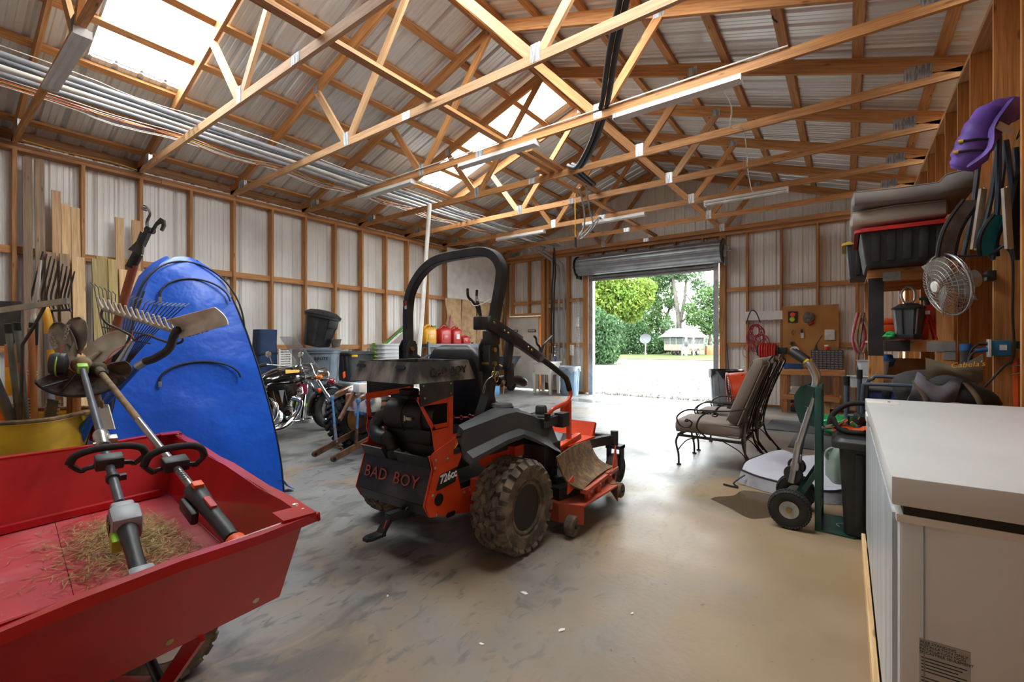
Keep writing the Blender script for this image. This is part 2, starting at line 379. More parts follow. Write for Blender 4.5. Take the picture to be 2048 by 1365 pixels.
# ---------------------------------------------------------------- left wall
wl = E0('wall_left'); y0 = YF + .14
pm = sheet(0, SW, lambda x: .02, lambda x: ZE + .25).mesh('wall_panel', 20); pm.materials.append(MT['wall_metal'])
k = 0
while y0 - k * SW > YR:
    o = link('wall_panel', pm, wl, (XL - .145, y0 - (k + 1) * SW, 0), (0, 0, R(90))); k += 1
sm = B().bx((-.14, -.019, .04), (0, .019, ZE - .08)).mesh('stud'); sm.materials.append(MT['fir'])
ys = []
k = 0
while YF - .02 - k * .6096 > YR:
    yy = YF - (0.06 if k == 0 else k * .6096); ys.append(yy); link('stud', sm, wl, (XL, yy, 0)); k += 1
for zc in (1.24, 2.44):
    for i in range(len(ys) - 1):
        B().bx((XL - .09, ys[i] - .019, zc - .0445), (XL - .052, ys[i + 1] + .019, zc + .0445)).obj('girt', 'fir', wl)
for i in range(3):
    a = YF + .1 - i * 4.2; b_ = max(YR, a - 4.2)
    B().bx((XL - .14, a, ZE - .08), (XL, b_ + .003, ZE - .042)).obj('top_plate', 'fir', wl); B().bx((XL - .14, a, ZE - .04), (XL, b_ + .003, ZE)).obj('top_plate', 'fir_dark', wl)
    B().bx((XL - .14, a, 0), (XL, b_ + .003, .04)).obj('sill_plate', 'fir_dark', wl)
# ---------------------------------------------------------------- right wall: deep bare studs
wr = E0('wall_right')
sr = B().bx((0, -.02, .04), (.235, .02, ZE - .04)).mesh('stud'); sr.materials.append(MT['wood_near'])
yr = [10.42, 9.76, 9.11, 8.45, 7.72, 7.08, 6.45, 5.79, 5.27, 4.53, 3.9, 3.29, 2.68, 2.07, 1.46, .85, .24, -.37, -.98]
for yy in yr: link('stud', sr, wr, (XR, yy, 0))
for i in range(3):
    a = YF - i * 4.07; B().bx((XR, a, ZE - .04), (XR + .235, a - 4.065, ZE)).obj('top_plate', 'fir_light', wr); B().bx((XR, a, 0), (XR + .235, a - 4.065, .04)).obj('sill_plate', 'fir_dark', wr)
for i in range(10):
    a = YF - i * 1.2192; B().bx((XR + .236, a, 0), (XR + .25, a - 1.217, ZE)).obj('sheathing_board', 'wood_near', wr)
# ---------------------------------------------------------------- roof plane
ZR = 3.77 + .1475 + .04
def zroof(x): return ZR + (4.435 - abs(x - XA)) / 3
# ---------------------------------------------------------------- far wall with its two openings
wf = E0('wall_far'); DX0, DX1, DZ = -5.35, -2.24, 3.07; MX0, MX1, MZ = -7.98, -6.88, 2.06
def botf(x): return DZ if DX0 < x < DX1 else (MZ if MX0 < x < MX1 else .02)
xs = [XL - .15]
while xs[-1] < XR + .25: xs.append(min(xs[-1] + SW, XR + .25))
cut = sorted(set(xs + [DX0, DX1, MX0, MX1]))
for i in range(len(cut) - 1):
    a, b_ = cut[i], cut[i + 1]; bt = botf((a + b_) / 2)
    o = sheet(a, b_, lambda x: bt, lambda x: zroof(x) - .01).obj('wall_panel', 'wall_metal', wf, (0, YF + .14, 0), ang=20)
def fpost(x, w=.038, z0=.04, z1=ZE - .08, d=.14, m='fir', nm='stud'): return B().bx((x - w / 2, YF, z0), (x + w / 2, YF + d - .006, z1)).obj(nm, m, wf)
for x in (-7.25,): fpost(x, z0=2.16)
for x in (-8.03,): fpost(x)
fpost(-7.83, .06, 2.16); fpost(-6.76, .12); fpost(-6.6, .06); fpost(-5.98, .075)
for x in (-1.69, -1.07, -.46, .15, .78): fpost(x)
fpost(-5.45, .14, z1=3.6, nm='door_post'); fpost(-2.165, .12, z1=3.66, nm='door_post')
gx = [-8.03, -7.83, -7.25, -6.76]
def girt(a, b_, z): B().bx((a, YF + .05, z - .0445), (b_, YF + .088, z + .0445)).obj('girt', 'fir', wf)
for z_ in (2.46,):
    for a, b_ in ((-7.8, -7.27), (-7.23, -6.82), (-6.57, -6.02), (-5.94, -5.52)): girt(a, b_, z_)
for a, b_ in ((-6.57, -6.02), (-5.94, -5.52)): girt(a, b_, 1.28)
for a, b_ in ((-2.1, -1.71), (-1.67, -1.09), (-1.05, -.48), (-.44, .13), (.17, .76)):
    for z_ in (1.28, 2.46): girt(a, b_, z_)
B().bx((-7.86, YF - .002, 2.1), (-6.82, YF + .13, 2.16)).obj('door_header', 'fir_light', wf)
B().bx((XL, YF - .004, ZE - .08), (XR, YF + .135, ZE - .04)).obj('top_plate', 'fir', wf); B().bx((XL, YF - .002, ZE - .039), (XR, YF + .135, ZE)).obj('top_plate', 'fir_dark', wf)
B().bx((-5.52, YF - .02, 3.42), (-2.1, YF + .1, 3.46)).obj('door_header', 'fir', wf)
for x in (-5.0, -4.4, -3.8, -3.2, -2.6): B().bx((x, YF - .01, 3.46), (x + .04, YF + .08, ZE - .08)).obj('cripple_stud', 'fir_dark', wf)
B().bx((-5.38, YF + .02, DZ), (-2.1, YF + .13, DZ + .3)).obj('door_header', 'fir_dark', wf)
B().bx((-2.11, YF, 0), (XR, YF + .13, .04)).obj('sill_plate', 'fir_dark', wf)
B().bx((-6.58, YF, 0), (-5.5, YF + .13, .04)).obj('sill_plate', 'fir_dark', wf)
# ---------------------------------------------------------------- rear wall (behind the camera)
wb = E0('wall_rear')
for a, b_ in zip(xs, xs[1:]): sheet(a, b_, lambda x: .02, lambda x: zroof(x) - .01).obj('wall_panel', 'wall_metal', wb, (0, YR - .1, 0), ang=20)
for x in (-8.0, -7.3, -6.58, -5.4, -4.2, -3.0, -1.8, -.6, .2): B().bx((x - .02, YR - .09, 0), (x + .02, YR + .03, ZE)).obj('stud', 'fir', wb)
# ---------------------------------------------------------------- roof: sheets, skylights, purlins
rf = E0('ceiling')
SL = math.hypot(4.435 + .35, (4.435 + .35) / 3)
def rsheet(l0, l1):
    b = B(); pr = ribs(0, SW)
    for i in range(len(pr) - 1):
        b.faces([(pr[i][0], pr[i][1], l0), (pr[i + 1][0], pr[i + 1][1], l0), (pr[i + 1][0], pr[i + 1][1], l1), (pr[i][0], pr[i][1], l1)], [(0, 1, 2, 3)])
    return b
full = rsheet(0, SL).mesh('roof_sheet', 20); full.materials.append(MT['roof_metal'])
CP, SP = cos(PITCH), sin(PITCH)
s0, s1 = (-6.57 - (XA - 4.435 - .35)) / CP, (-3.74 - (XA - 4.435 - .35)) / CP
low = rsheet(0, s0).mesh('roof_sheet', 20); low.materials.append(MT['roof_metal']); top = rsheet(s1, SL).mesh('roof_sheet', 20); top.materials.append(MT['roof_metal'])
lite = rsheet(s0 - .05, s1 + .05).mesh('added_skylight_sheet', 20); lite.materials.append(MT['skylight'])
def place_sheet(me, y, side, nm='roof_sheet'):
    o = link(nm, me, rf)
    # local x -> +Y, local z -> up the slope, local y -> outward
    up = V((side * CP, 0, SP)); out = V((-side * SP, 0, CP)); base = V((XA - side * (4.435 + .35), y, ZR - .35 / 3))
    m = MX.Identity(4); m.col[0][:3] = (0, 1, 0); m.col[1][:3] = out; m.col[2][:3] = up; m.translation = base; o.matrix_local = m
yb = 1.235 - 4 * SW
for i in range(15):
    y = yb + i * SW
    if y > YF + .3: break
    if any(abs(y - a) < .02 for a, _ in SKYR_ADDED[1:]): place_sheet(low, y, -1); place_sheet(top, y, -1); place_sheet(lite, y, -1, 'added_skylight_sheet')  # panels of the added, unseen right-slope skylights
    else: place_sheet(full, y, -1)
    if any(abs(y - a) < .02 for a, _ in SKY):
        place_sheet(low, y, 1); place_sheet(top, y, 1); place_sheet(lite, y, 1, 'added_skylight_sheet')
    else: place_sheet(full, y, 1)
for side in (-1, 1):
    for j in range(8):
        s = .12 + j * .64 if j < 7 else SL - .5
        c = V((XA + side * (4.435), 0, ZR - .005)) + V((-side * CP, 0, SP)) * s - V((side * SP, 0, CP)) * .019
        u = V((-side * CP, 0, SP)); w = V((side * SP, 0, CP))
        b = B(); b.obox((c.x, (YF + YR) / 2, c.z), u * .0445, V((0, (YF - YR) / 2 + .1, 0)), w * .019); b.obj('purlin', 'fir', rf)
    B().bx((XA - side * 4.6, YR, ZR - .17), (XA - side * 4.56, YF, ZR - .03)).obj('fascia_board', 'fir_dark', rf)
B().bx((XA - .02, YR, zroof(XA) - .2), (XA + .02, YF, zroof(XA) - .06)).obj('ridge_board', 'fir', rf)
# ---------------------------------------------------------------- roof trusses
def tz(x): return 3.77 + (4.435 - abs(x - XA)) / 3      # underside of the top chord
TORD = ['nearest the camera above the red cart', 'second from the camera, lit by the skylight', 'third from the camera', 'fourth from the camera, three strip lights under it', 'fifth from the camera', 'sixth from the camera', 'seventh from the camera, third from the door wall', 'eighth from the camera, last before the door wall', 'against the gable wall above the rolled door']
for k in range(9):
    Y = YF - (8 - k) * 1.2192 - (.03 if k == 8 else 0)
    t = thing('roof_truss', 'timber roof truss ' + TORD[k], 'truss', (XA, Y, ZE), 0, 'timber roof trusses')
    T = lambda x, z: V((x - XA, 0, z - ZE)); th = .038
    for a, b_ in ((XL - .12, -3.83), (-3.83, XR + .1)): B().beam(T(a, 3.7645), T(b_, 3.7645), th, .089).obj('bottom_chord', 'fir_light' if k in (1, 2) else 'fir', t)  # paler wood on the second and third trusses paints in the skylight's brightness
    for sd in (-1, 1):
        x0 = XA + sd * 4.55; B().beam(T(x0, tz(x0) + .07), T(XA + sd * .005, tz(XA) + .07), th, .14).obj('top_chord', 'fir', t)
    for jb, jt in ((-4.95, -5.6), (-2.14, -1.5)):
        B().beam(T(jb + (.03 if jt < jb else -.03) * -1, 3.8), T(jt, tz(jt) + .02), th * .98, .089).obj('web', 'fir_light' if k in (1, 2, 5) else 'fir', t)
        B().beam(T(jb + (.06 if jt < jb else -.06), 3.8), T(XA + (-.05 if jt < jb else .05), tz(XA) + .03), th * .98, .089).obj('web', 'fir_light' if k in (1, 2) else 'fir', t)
    for x, z, w, h in ((-4.93, 3.81, .1, .16), (-2.16, 3.81, .1, .16), (-3.83, 3.765, .13, .085), (XL + .28, 3.85, .2, .13), (XR - .28, 3.85, .2, .13), (XA, tz(XA) + .07, .2, .13), (-5.6, tz(-5.6) + .05, .11, .1), (-1.5, tz(-1.5) + .05, .11, .1)):
        b = B().box(T(x, z), (w, .042, h))
        for q in range(5): b.box(T(x - w / 2 + w * (q + .5) / 5, z), (w * .07, .046, h * .94))
        b.obj('gusset_plate', 'gusset', t)
    if k in (0, 1, 2, 3, 4, 5, 6):
        pass
# long brace boards lying across the bottom chords
def brace(name, lab, p, q, w=.089, t=.038): tag(B().beam(p, q, w, t).obj(name, 'fir'), lab, 'board', 'brace boards')
brace('brace_board', 'long flat brace board across the middle of the trusses, nearest length', (-3.47, -1.2, 3.83), (-3.47, 5.95, 3.83))
brace('brace_board', 'brace board continuing across the trusses to the gable wall', (-3.6, 5.5, 3.83), (-3.6, YF - .05, 3.83))
brace('brace_board', 'spare board lying beside the middle brace over the hanging light cord', (-3.33, 4.9, 3.83), (-3.33, 7.2, 3.83))
# ================================================================ rolled overhead door
dr = E0('door_1'); BY = YF - .25; bz = 3.26; br = .235
b = B(); b.lathe([(br + (.0 if i % 4 in (0, 3) else -.014), (DX1 - DX0 + .26) * i / 56.0) for i in range(0, 1)] or [(br, 0)], (0, 0, 0)) if 0 else None
prof = []
nn = 36
for i in range(nn * 2):
    a = 2 * pi * i / (nn * 2); r = br - (.012 if i % 6 in (0, 1) else 0); prof.append((r * cos(a), r * sin(a)))
B().rings([[(x, BY + p[0], bz + p[1]) for p in prof] for x in (DX0 - .15, DX1 + .12)]).obj('door_roll', 'steel_grey', dr, ang=12)
b = B()
for i in range(5):
    z1 = bz - .02 - i * .07; z0 = z1 - .066
    b.faces([(DX0 + .02, YF - .02, z0), (DX1 - .02, YF - .02, z0), (DX1 - .02, YF - .035, z0 + .02), (DX0 + .02, YF - .035, z0 + .02), (DX0 + .02, YF - .035, z1 - .012), (DX1 - .02, YF - .035, z1 - .012), (DX0 + .02, YF - .02, z1 + .004), (DX1 - .02, YF - .02, z1 + .004)], [(0, 1, 2, 3), (3, 2, 5, 4), (4, 5, 7, 6)])
b.obj('door_curtain', 'steel_grey', dr, ang=10)
B().bx((DX0 + .01, YF - .05, 2.97), (DX1 - .01, YF - .01, 3.02)).obj('bottom_bar', 'galv', dr)
for x, sg in ((DX0 - .17, -1), (DX1 + .14, 1)):
    B().cyl((x, BY, bz), (x + sg * .02, BY, bz), br + .03, 28).obj('end_disc', 'black_steel', dr)
    bb = B().bx((x + sg * .025, BY - .05, bz - .3), (x + sg * .04, YF, bz + .12)); bb.cyl((x, BY, bz), (x + sg * .16, BY, bz), .025, 10); bb.box((x + sg * .05, BY - .05, bz - .06), (.05, .1, .16)); bb.obj('roll_bracket', 'black_steel' if sg < 0 else 'steel_grey', dr)
for x, w in ((DX0, .1), (DX1, -.08)):
    B().bx((x, YF - .03, 0), (x + w, YF + .02, 3.12)).bx((x + w, YF - .035, 0), (x + w * 1.25, YF + .05, 3.05)).obj('guide_track', 'galv', dr)
    B().bx((x + w * .3, YF + .02, 0), (x + w * 1.1, YF + .12, 3.07)).obj('jamb_trim', 'wall_metal', dr)
for dx in (0, .05):
    b = B()
    for i in range(64): b.torus((DX0 - .2 + dx + .004 * sin(i * .2), BY - .02, 3.1 - i * .036), .014, .0045, (1, 0, 0) if i % 2 else (0, 1, 0), 8, 4)
    b.obj('pull_chain', 'galv', dr)
# ================================================================ white man door
dm = E0('door_2'); w, h0 = MX1 - MX0 - .04, MZ - .04
B().bx((MX0 + .02, YF + .03, .035), (MX1 - .02, YF + .07, MZ - .02)).obj('door_leaf', 'white_paint', dm)
for cx in (.29, .71):
    for z0, z1 in ((1.64, 1.86), (.98, 1.5), (.22, .84)):
        cxx = MX0 + .02 + w * cx; hw = w * .155
        b = B().bx((cxx - hw, YF + .022, z0), (cxx + hw, YF + .032, z1)); b.bx((cxx - hw + .03, YF + .014, z0 + .03), (cxx + hw - .03, YF + .025, z1 - .03), .006); b.obj('raised_panel', 'white_paint', dm)
for cx in (.2, .78):
    s_ = B().bx((MX0 + .02 + w * cx - .13, YF + .005, 1.63), (MX0 + .02 + w * cx + .13, YF + .024, 1.7)).obj('door_sign', 'black_print', dm)
    b = B(); xx = MX0 + .02 + w * cx - .11
    for i in range(9): b.bx((xx, YF + .002, 1.648), (xx + .018, YF + .006, 1.684 if i % 3 else 1.675)); xx += .0245
    b.obj('sign_print', 'white_print', s_)
B().ball((MX1 - .09, YF - .01, .98), .03).cyl((MX1 - .09, YF - .01, .98), (MX1 - .09, YF + .03, .98), .014).obj('door_handle', 'galv', dm)
for x in (MX0, MX1 - .02): B().bx((x, YF - .004, 0), (x + .02, YF + .1, MZ)).obj('door_frame', 'fir_light', dm)
B().bx((MX0, YF - .004, MZ - .02), (MX1, YF + .1, MZ + .01)).obj('door_frame', 'fir_light', dm)
# ================================================================ zero-turn mower
mk('orange_paint', 'd9481f', .38, 0, 'c23c17', 5, coat=.25)
mk('orange_dull', 'b4472a', .55, 0, '8d4a35', 7)
mk('black_coat', '232323', .5, .1, '3a3937', 7, .45, .7)
mk('black_worn', '262626', .5, .1, '55524d', 4, .5, .8); mk('black_scuff', '2e2d2c', .5, .1, '8a857b', 6, .46, .66, stretch=(1.6, 1, .5))
mk('black_plastic', '2a2a2b', .55, 0, '3a3937', 3, .4, .8, bump=.15, bscale=200)
mk('vinyl_black', '161617', .42, 0, '232323', 9)
mk('rubber', '1b1a19', .8, 0, '2e2a26', 8)
mk('rubber_dirty', '4b4339', .9, 0, '7a6b57', 14, .4, .66, bump=.5, bscale=60)
mk('rust_dirt', '5b452f', .9, 0, '80633f', 18, .42, .62, bump=.6, bscale=50)
mk('engine_black', '171614', .5, .1, '2a2722', 8)
mk('zinc', 'c8c4b4', .35, .8, 'a69c78', 8)
mk('gold_zinc', 'b59a5c', .35, .8, '8a7242', 8)
mk('dark_rim', '0f0f0f', .5, .2, '1c1b1a', 6)
mk('red_tag', 'c03a2c', .5)
mk('sun_yellow', 'e0b127', .5)
def tyre(parent, c, r, w, rim, mt='rubber_dirty', nrow=5, nar=24, lug=.016, axis=(1, 0, 0), name='tyre', hub='dark_rim', tread=True):
    """tyre with tread blocks and a dished rim; axis = axle direction (unit)"""
    c = V(c); a = V(axis).normalized(); rl = r - lug; h = w / 2
    pr = [(rim, -h * .82), (rim + .012, -h * .95), (rl * .86, -h), (rl * .95, -h * .9), (rl, -h * .66), (rl, h * .66), (rl * .95, h * .9), (rl * .86, h), (rim + .012, h * .95), (rim, h * .82), (rim - .012, h * .6), (rim - .012, -h * .6), (rim, -h * .82)]
    t = B().lathe(pr, c, a, 40, caps=False).obj(name, mt, parent)
    if tread:
        u = a.orthogonal().normalized(); v = a.cross(u); b = B()
        for j in range(nrow):
            s = (j - (nrow - 1) / 2) / ((nrow - 1) / 2)
            for i in range(nar):
                th = 2 * pi * (i + .5 * (j % 2)) / nar; d = u * cos(th) + v * sin(th); tn = a.cross(d); edge = abs(s) > .9
                tilt = .35 * (1 if j % 2 else -1)
                X_ = (a * cos(tilt) + tn * sin(tilt)); T_ = (tn * cos(tilt) - a * sin(tilt))
                if edge: dd = (d * .8 + a * s * .6).normalized(); cc = c + d * (rl * .955) + a * (s * h * .84); X_ = (a - dd * a.dot(dd)).normalized(); T_ = dd.cross(X_); b.obox(cc, X_ * w * .12, T_ * (pi * r / nar) * .72, dd * lug * 1.1, taper=(.8, .8))
                else: b.obox(c + d * rl + a * (s * h * .86), X_ * w / nrow * .46, T_ * (pi * r / nar) * .8, d * lug, taper=(.86, .82))
        b.obj('tread', mt, t, ang=30)
    B().lathe([(rim - .01, h * .8), (rim * .93, h * .82), (rim * .86, h * .7), (rim * .84, -.1 * h), (rim * .4, -.22 * h), (rim * .36, .05 * h), (.012, .05 * h)], c, a, 32).obj('rim', hub, t)
    B().lathe([(rim - .01, -h * .8), (rim * .86, -h * .7), (rim * .84, -.2 * h), (.012, -.3 * h)], c, a, 24).obj('rim', hub, t)
    return t
def mower():
    t = thing('riding_mower', 'orange and black zero-turn riding mower with a roll bar in the middle of the floor', 'mower', (-2.26, 2.32, 0))
    for x in (-.54, .56): tyre(t, (x, 0, .285), .29, .25, .165, axis=(1 if x > 0 else -1, 0, 0), nrow=6, nar=22, lug=.015); s_ = 1 if x > 0 else -1; B().torus((x + s_ * .1, 0, .285), .152, .012, (1, 0, 0), 36, 8).torus((x + s_ * .055, 0, .285), .135, .009, (1, 0, 0), 36, 6).obj('rim_ring', 'rubber_dirty', t)
    # ---- orange side plates (their rear edge gives the rear bumper its bends)
    PR = [(-.5, .30), (-.54, .37), (-.475, .57), (-.5, .65), (-.45, .65), (-.475, .78), (-.59, .98), (-.59, 1.0), (-.3, .99), (-.3, .745), (-.24, .745), (-.23, .61), (-.28, .53), (-.24, .39), (-.1, .39), (-.1, .22)]
    PL = [(-.5, .30), (-.54, .37), (-.475, .57), (-.5, .64), (-.45, .65), (-.44, .69), (-.46, .74), (-.45, .8), (-.46, .97), (-.08, .985), (-.08, .93), (-.29, .8), (-.29, .3)]
    def plate(poly, x, hole=None, nm='side_plate'):
        b = B(); b.prism(poly, .006, (x, 0, 0), (0, 1, 0), (0, 0, 1)); return b.obj(nm, 'orange_paint', t, ang=20)
    # right plate built round its window: lower body, posts and bars
    low = [(-.5, .30), (-.54, .37), (-.475, .57), (-.5, .65), (-.45, .65), (-.475, .80), (-.3, .80), (-.3, .745), (-.24, .745), (-.23, .61), (-.28, .53), (-.24, .39), (-.1, .39), (-.1, .22)]
    pr_ = plate(low, .32)
    b = B()
    for poly in ([(-.475, .80), (-.445, .80), (-.545, .945), (-.545, .985), (-.59, .985)], [(-.345, .80), (-.3, .80), (-.3, .985), (-.345, .985)], [(-.56, .945), (-.34, .945), (-.34, 1.0), (-.585, 1.0)], [(-.475, .795), (-.34, .795), (-.34, .825), (-.46, .825)]): b.prism(poly, .006, (.32, 0, 0), (0, 1, 0), (0, 0, 1))
    b.obj('window_frame', 'orange_paint', t, ang=20)
    B().prism([(-.475, .665), (-.24, .745), (-.23, .61), (-.28, .53), (-.24, .39), (-.1, .39), (-.1, .22), (-.5, .30), (-.53, .37), (-.465, .57), (-.49, .65)], .006, (.33, 0, 0), (0, 1, 0), (0, 0, 1)).obj('side_plate', 'orange_paint', t, ang=20)
    b = B()
    for poly in (PL[:8] + [(-.29, .8), (-.29, .3)], [(-.45, .8), (-.42, .8), (-.43, .93), (-.08, .945), (-.08, .985), (-.46, .97)], [(-.29, .8), (-.31, .83), (-.1, .95), (-.08, .93)], [(-.45, .79), (-.28, .79), (-.28, .81), (-.45, .81)]): b.prism(poly, .006, (-.32, 0, 0), (0, 1, 0), (0, 0, 1))
    b.obj('side_plate', 'orange_paint', t, ang=20)
    for y_, z_ in ((-.455, .62), (-.46, .575), (-.36, .61), (-.48, .42), (-.45, .3), (-.21, .37), (-.16, .375)): B().lathe([(.001, .008), (.008, .006), (.009, 0)], (.333, y_, z_), (1, 0, 0), 10).obj('bolt', 'zinc', t)
    B().cyl((.331, -.43, .385), (.335, -.43, .385), .036, 24).obj('round_opening', 'dark_rim', t)
    B().prism(roundrect(.075, .03, .012), .006, (.333, -.33, .27), (0, 1, 0), (0, 0, 1)).obj('slot_opening', 'dark_rim', t)
    # ---- black rear bumper plate between them with cut-out letters
    prof = [(-.49, .30), (-.53, .372), (-.465, .568)]
    b = B()
    for i in range(2):
        (y0_, z0_), (y1_, z1_) = prof[i], prof[i + 1]; c = V((0, (y0_ + y1_) / 2, (z0_ + z1_) / 2)); d = V((0, y1_ - y0_, z1_ - z0_)); n_ = V((1, 0, 0)).cross(d).normalized()
        b.obox(c, (.315, 0, 0), d / 2, n_ * .004)
    rp = b.obj('rear_bumper', 'black_worn', t)
    for x0, x1 in ((-.31, -.1), (.02, .31)):
        B().faces([(x0, -.465, .568), (x1, -.465, .568), (x1 - (.0 if x1 > 0 else .05), -.505, .64), (x0, -.505, .64)], [(0, 1, 2, 3)]); bb = B().obox(((x0 + x1) / 2, -.485, .604), ((x1 - x0) / 2, 0, 0), (0, -.02, .036), (0, .0035, .002)); bb.obj('bumper_lip', 'black_coat', rp)
    d = V((0, .065, .196)).normalized(); fr = frame(V((-.01, -.503, .475)) + V((0, -.004, .0015)), (1, 0, 0), d)
    text('cut_out_letters', 'BAD', .1, 'orange_dull', rp, fr @ MX.Translation((-.145, 0, 0)), .002, 1.1, 0, 0, 1.08); text('cut_out_letters', 'BOY', .1, 'orange_dull', rp, fr @ MX.Translation((.14, 0, 0)), .002, 1.1, 0, 0, 1.08)
    for x in (-.29, -.1, .12, .29): B().ball((x, -.512, .44), .004, 6, 4).obj('bolt', 'dark_rim', rp)
    # ---- decals on the right plate
    dk = B().prism([(-.095, -.04), (.07, -.04), (.085, .04), (-.06, .04)], .002, (.3345, -.36, .495), (0, 1, .12), (0, 0, 1)).obj('engine_badge', 'black_print', t)
    text('badge_print', '726cc', .066, 'white_print', dk, frame((.3365, -.355, .503), (0, 1, .12), (0, 0, 1)), .001, .92, .2, .002)
    B().prism([(-.085, -.012), (.07, -.012), (.072, .0), (-.08, .0)], .002, (.336, -.365, .462), (0, 1, .12), (0, 0, 1)).obj('badge_strip', 'engine_black', dk)
    sn = [(.034 * (1 if i % 2 else .72) * cos(R(i * 10)), .034 * (1 if i % 2 else .72) * sin(R(i * 10))) for i in range(19)]
    B().prism(sn + [(-.03, -.004), (.03, -.004)][::-1], .002, (.3345, -.27, .66), (0, 1, .1), (0, 0, 1)).obj('sun_badge', 'sun_yellow', t, ang=10)
    B().bx((.333, -.305, .625), (.335, -.24, .655)).obj('badge_strip', 'black_print', t)
    # ---- black sheet tray
    zb, zt = 1.075, 1.195; rb = [(-.25, -.63), (.33, -.63), (.33, -.1), (-.25, -.1)]; rt = [(-.22, -.585), (.295, -.585), (.295, -.13), (-.22, -.13)]
    tr = B()
    for i in range(4):
        j = (i + 1) % 4; a0, a1, b1, b0 = V((*rb[i], zb)), V((*rb[j], zb)), V((*rt[j], zt)), V((*rt[i], zt)); n_ = (a1 - a0).cross(b0 - a0).normalized() * .005
        tr.faces([a0, a1, b1, b0, a0 - n_, a1 - n_, b1 - n_, b0 - n_], [(0, 1, 2, 3), (7, 6, 5, 4), (0, 4, 5, 1), (3, 2, 6, 7), (1, 5, 6, 2), (0, 3, 7, 4)])
    tr.bx((-.245, -.62, zb), (.325, -.11, zb + .006)); tray = tr.obj('cargo_tray', 'black_scuff', t, ang=20)
    n_ = V((.12, 0, .035)).normalized(); text('tray_letters', 'BAD BOY', .062, 'black_print', tray, frame(V((.316, -.33, 1.137)) + V((.002, 0, .001)), (0, 1, 0), (-.035, 0, .12)), .003, 1.12, .12, .002, 1.05)
    text('letter_edges', 'BAD BOY', .062, 'zinc', tray, frame(V((.3155, -.332, 1.134)) + V((.0008, 0, 0)), (0, 1, 0), (-.035, 0, .12)), .001, 1.12, .12, .002, 1.05)
    for x in (-.17, .2): B().prism(roundrect(.085, .02, .009), .006, (x, -.604, 1.165), (1, 0, 0), (0, .05, .12)).obj('tray_slot', 'dark_rim', tray)
    B().prism([(-.48, .985), (-.305, .985), (-.305, 1.075), (-.56, 1.075)], .008, (.325, 0, 0), (0, 1, 0), (0, 0, 1)).obj('tray_bracket', 'black_coat', t); B().prism([(-.57, .945), (-.305, .985), (-.305, 1.075), (-.57, 1.075)], .008, (.327, 0, 0), (0, 1, 0), (0, 0, 1)).obj('tray_bracket', 'black_coat', t)
    B().prism([(-.45, .97), (-.1, .985), (-.1, 1.07), (-.45, 1.07)], .008, (-.323, 0, 0), (0, 1, 0), (0, 0, 1)).obj('tray_bracket', 'black_coat', t)
    for y_, z_ in ((-.55, 1.06), (-.33, 1.06), (-.54, .99), (-.33, 1.0)): B().ball((.333, y_, z_), .006, 6, 4).obj('bolt', 'zinc', t)
    # ---- engine, air cleaner canister, elbow
    b = B().lathe([(.02, -.2), (.105, -.195), (.11, -.06), (.118, -.055), (.118, -.035), (.11, -.03), (.11, .1), (.118, .105), (.118, .12), (.105, .125), (.1, .2), (.02, .205)], (.02, -.32, .835), (1, .15, 0), 28); ac = b.obj('air_cleaner', 'engine_black', t)
    b = B().box((.07, -.435, .835), (.06, .012, .02)).box((.045, -.437, .835), (.012, .014, .034)); b.obj('clip', 'zinc', ac)
    B().tube(spline([(-.16, -.36, .83), (-.23, -.4, .81), (-.25, -.43, .75), (-.2, -.45, .7), (-.12, -.45, .69)]), .05, 14).obj('intake_elbow', 'engine_black', t)
    B().tube(spline([(-.14, -.45, .7), (-.1, -.44, .67), (-.08, -.42, .61), (-.07, -.41, .56)]), [.05] * 7 + [.042] * 12, 14).tube([(-.085, -.425, .63), (-.07, -.41, .56)], .052, 14).obj('exhaust_elbow', 'engine_black', t)
    b = B().box((.02, -.2, .62), (.5, .36, .26), bev=.03).box((.02, -.3, .72), (.42, .2, .1), bev=.02); b.lathe([(.15, 0), (.16, .04), (.12, .1), (.04, .12)], (.0, -.2, .74), (0, 0, 1), 20); b.obj('engine', 'engine_black', t)
    b = B()
    for i in range(14): b.box((rnd.uniform(-.22, .25), -.4 - rnd.random() * .05, rnd.uniform(.5, .62)), (.05, .03, .03), (rnd.random(), rnd.random(), 0), .006)
    b.obj('engine_parts', 'rubber_dirty', t)
    B().lathe([(.06, 0), (.062, .03), (.05, .035)], (.06, -.42, .985), (0, 0, 1), 20).box((.05, -.44, .975), (.16, .1, .02)).obj('fuel_cap', 'dark_rim', t)
    B().tube(spline([(.14, -.3, .95), (.17, -.3, .9), (.18, -.28, .85)]), .035, 12).obj('filler_neck', 'wood_grey', t)
    B().bx((-.3, -.25, .3), (.3, .9, .42)).obj('chassis', 'dark_rim', t)
    for x in (-.36, .36): B().bx((x - .03, -.15, .34), (x + .03, 1.35, .44)).obj('frame_rail', 'orange_paint', t)
    b = B().bx((.34, -.02, .42), (.4, .05, .7)).bx((.36, -.1, .52), (.46, .12, .6)).bx((.33, .1, .55), (.5, .2, .62)); b.obj('rear_upright', 'orange_paint', t)
    B().cyl((-.56, 0, .285), (.56, 0, .285), .05, 12).box((-.28, 0, .3), (.22, .2, .2), bev=.02).box((.28, 0, .3), (.22, .2, .2), bev=.02).obj('axle_drive', 'engine_black', t)
    # ---- hitch bar
    b = B().beam((.14, -.2, .285), (.1, -.62, .285), .05, .05, bev=.005).beam((.1, -.6, .29), (.09, -.66, .2), .055, .022, up=(0, 1, 0)); b.prism([(-.034, .0), (.034, 0), (.034, -.09), (.02, -.12), (-.02, -.12), (-.034, -.09)], .018, (.09, -.645, .2), (1, 0, 0), (0, 1, 0)); hb = b.obj('hitch', 'black_steel', t)
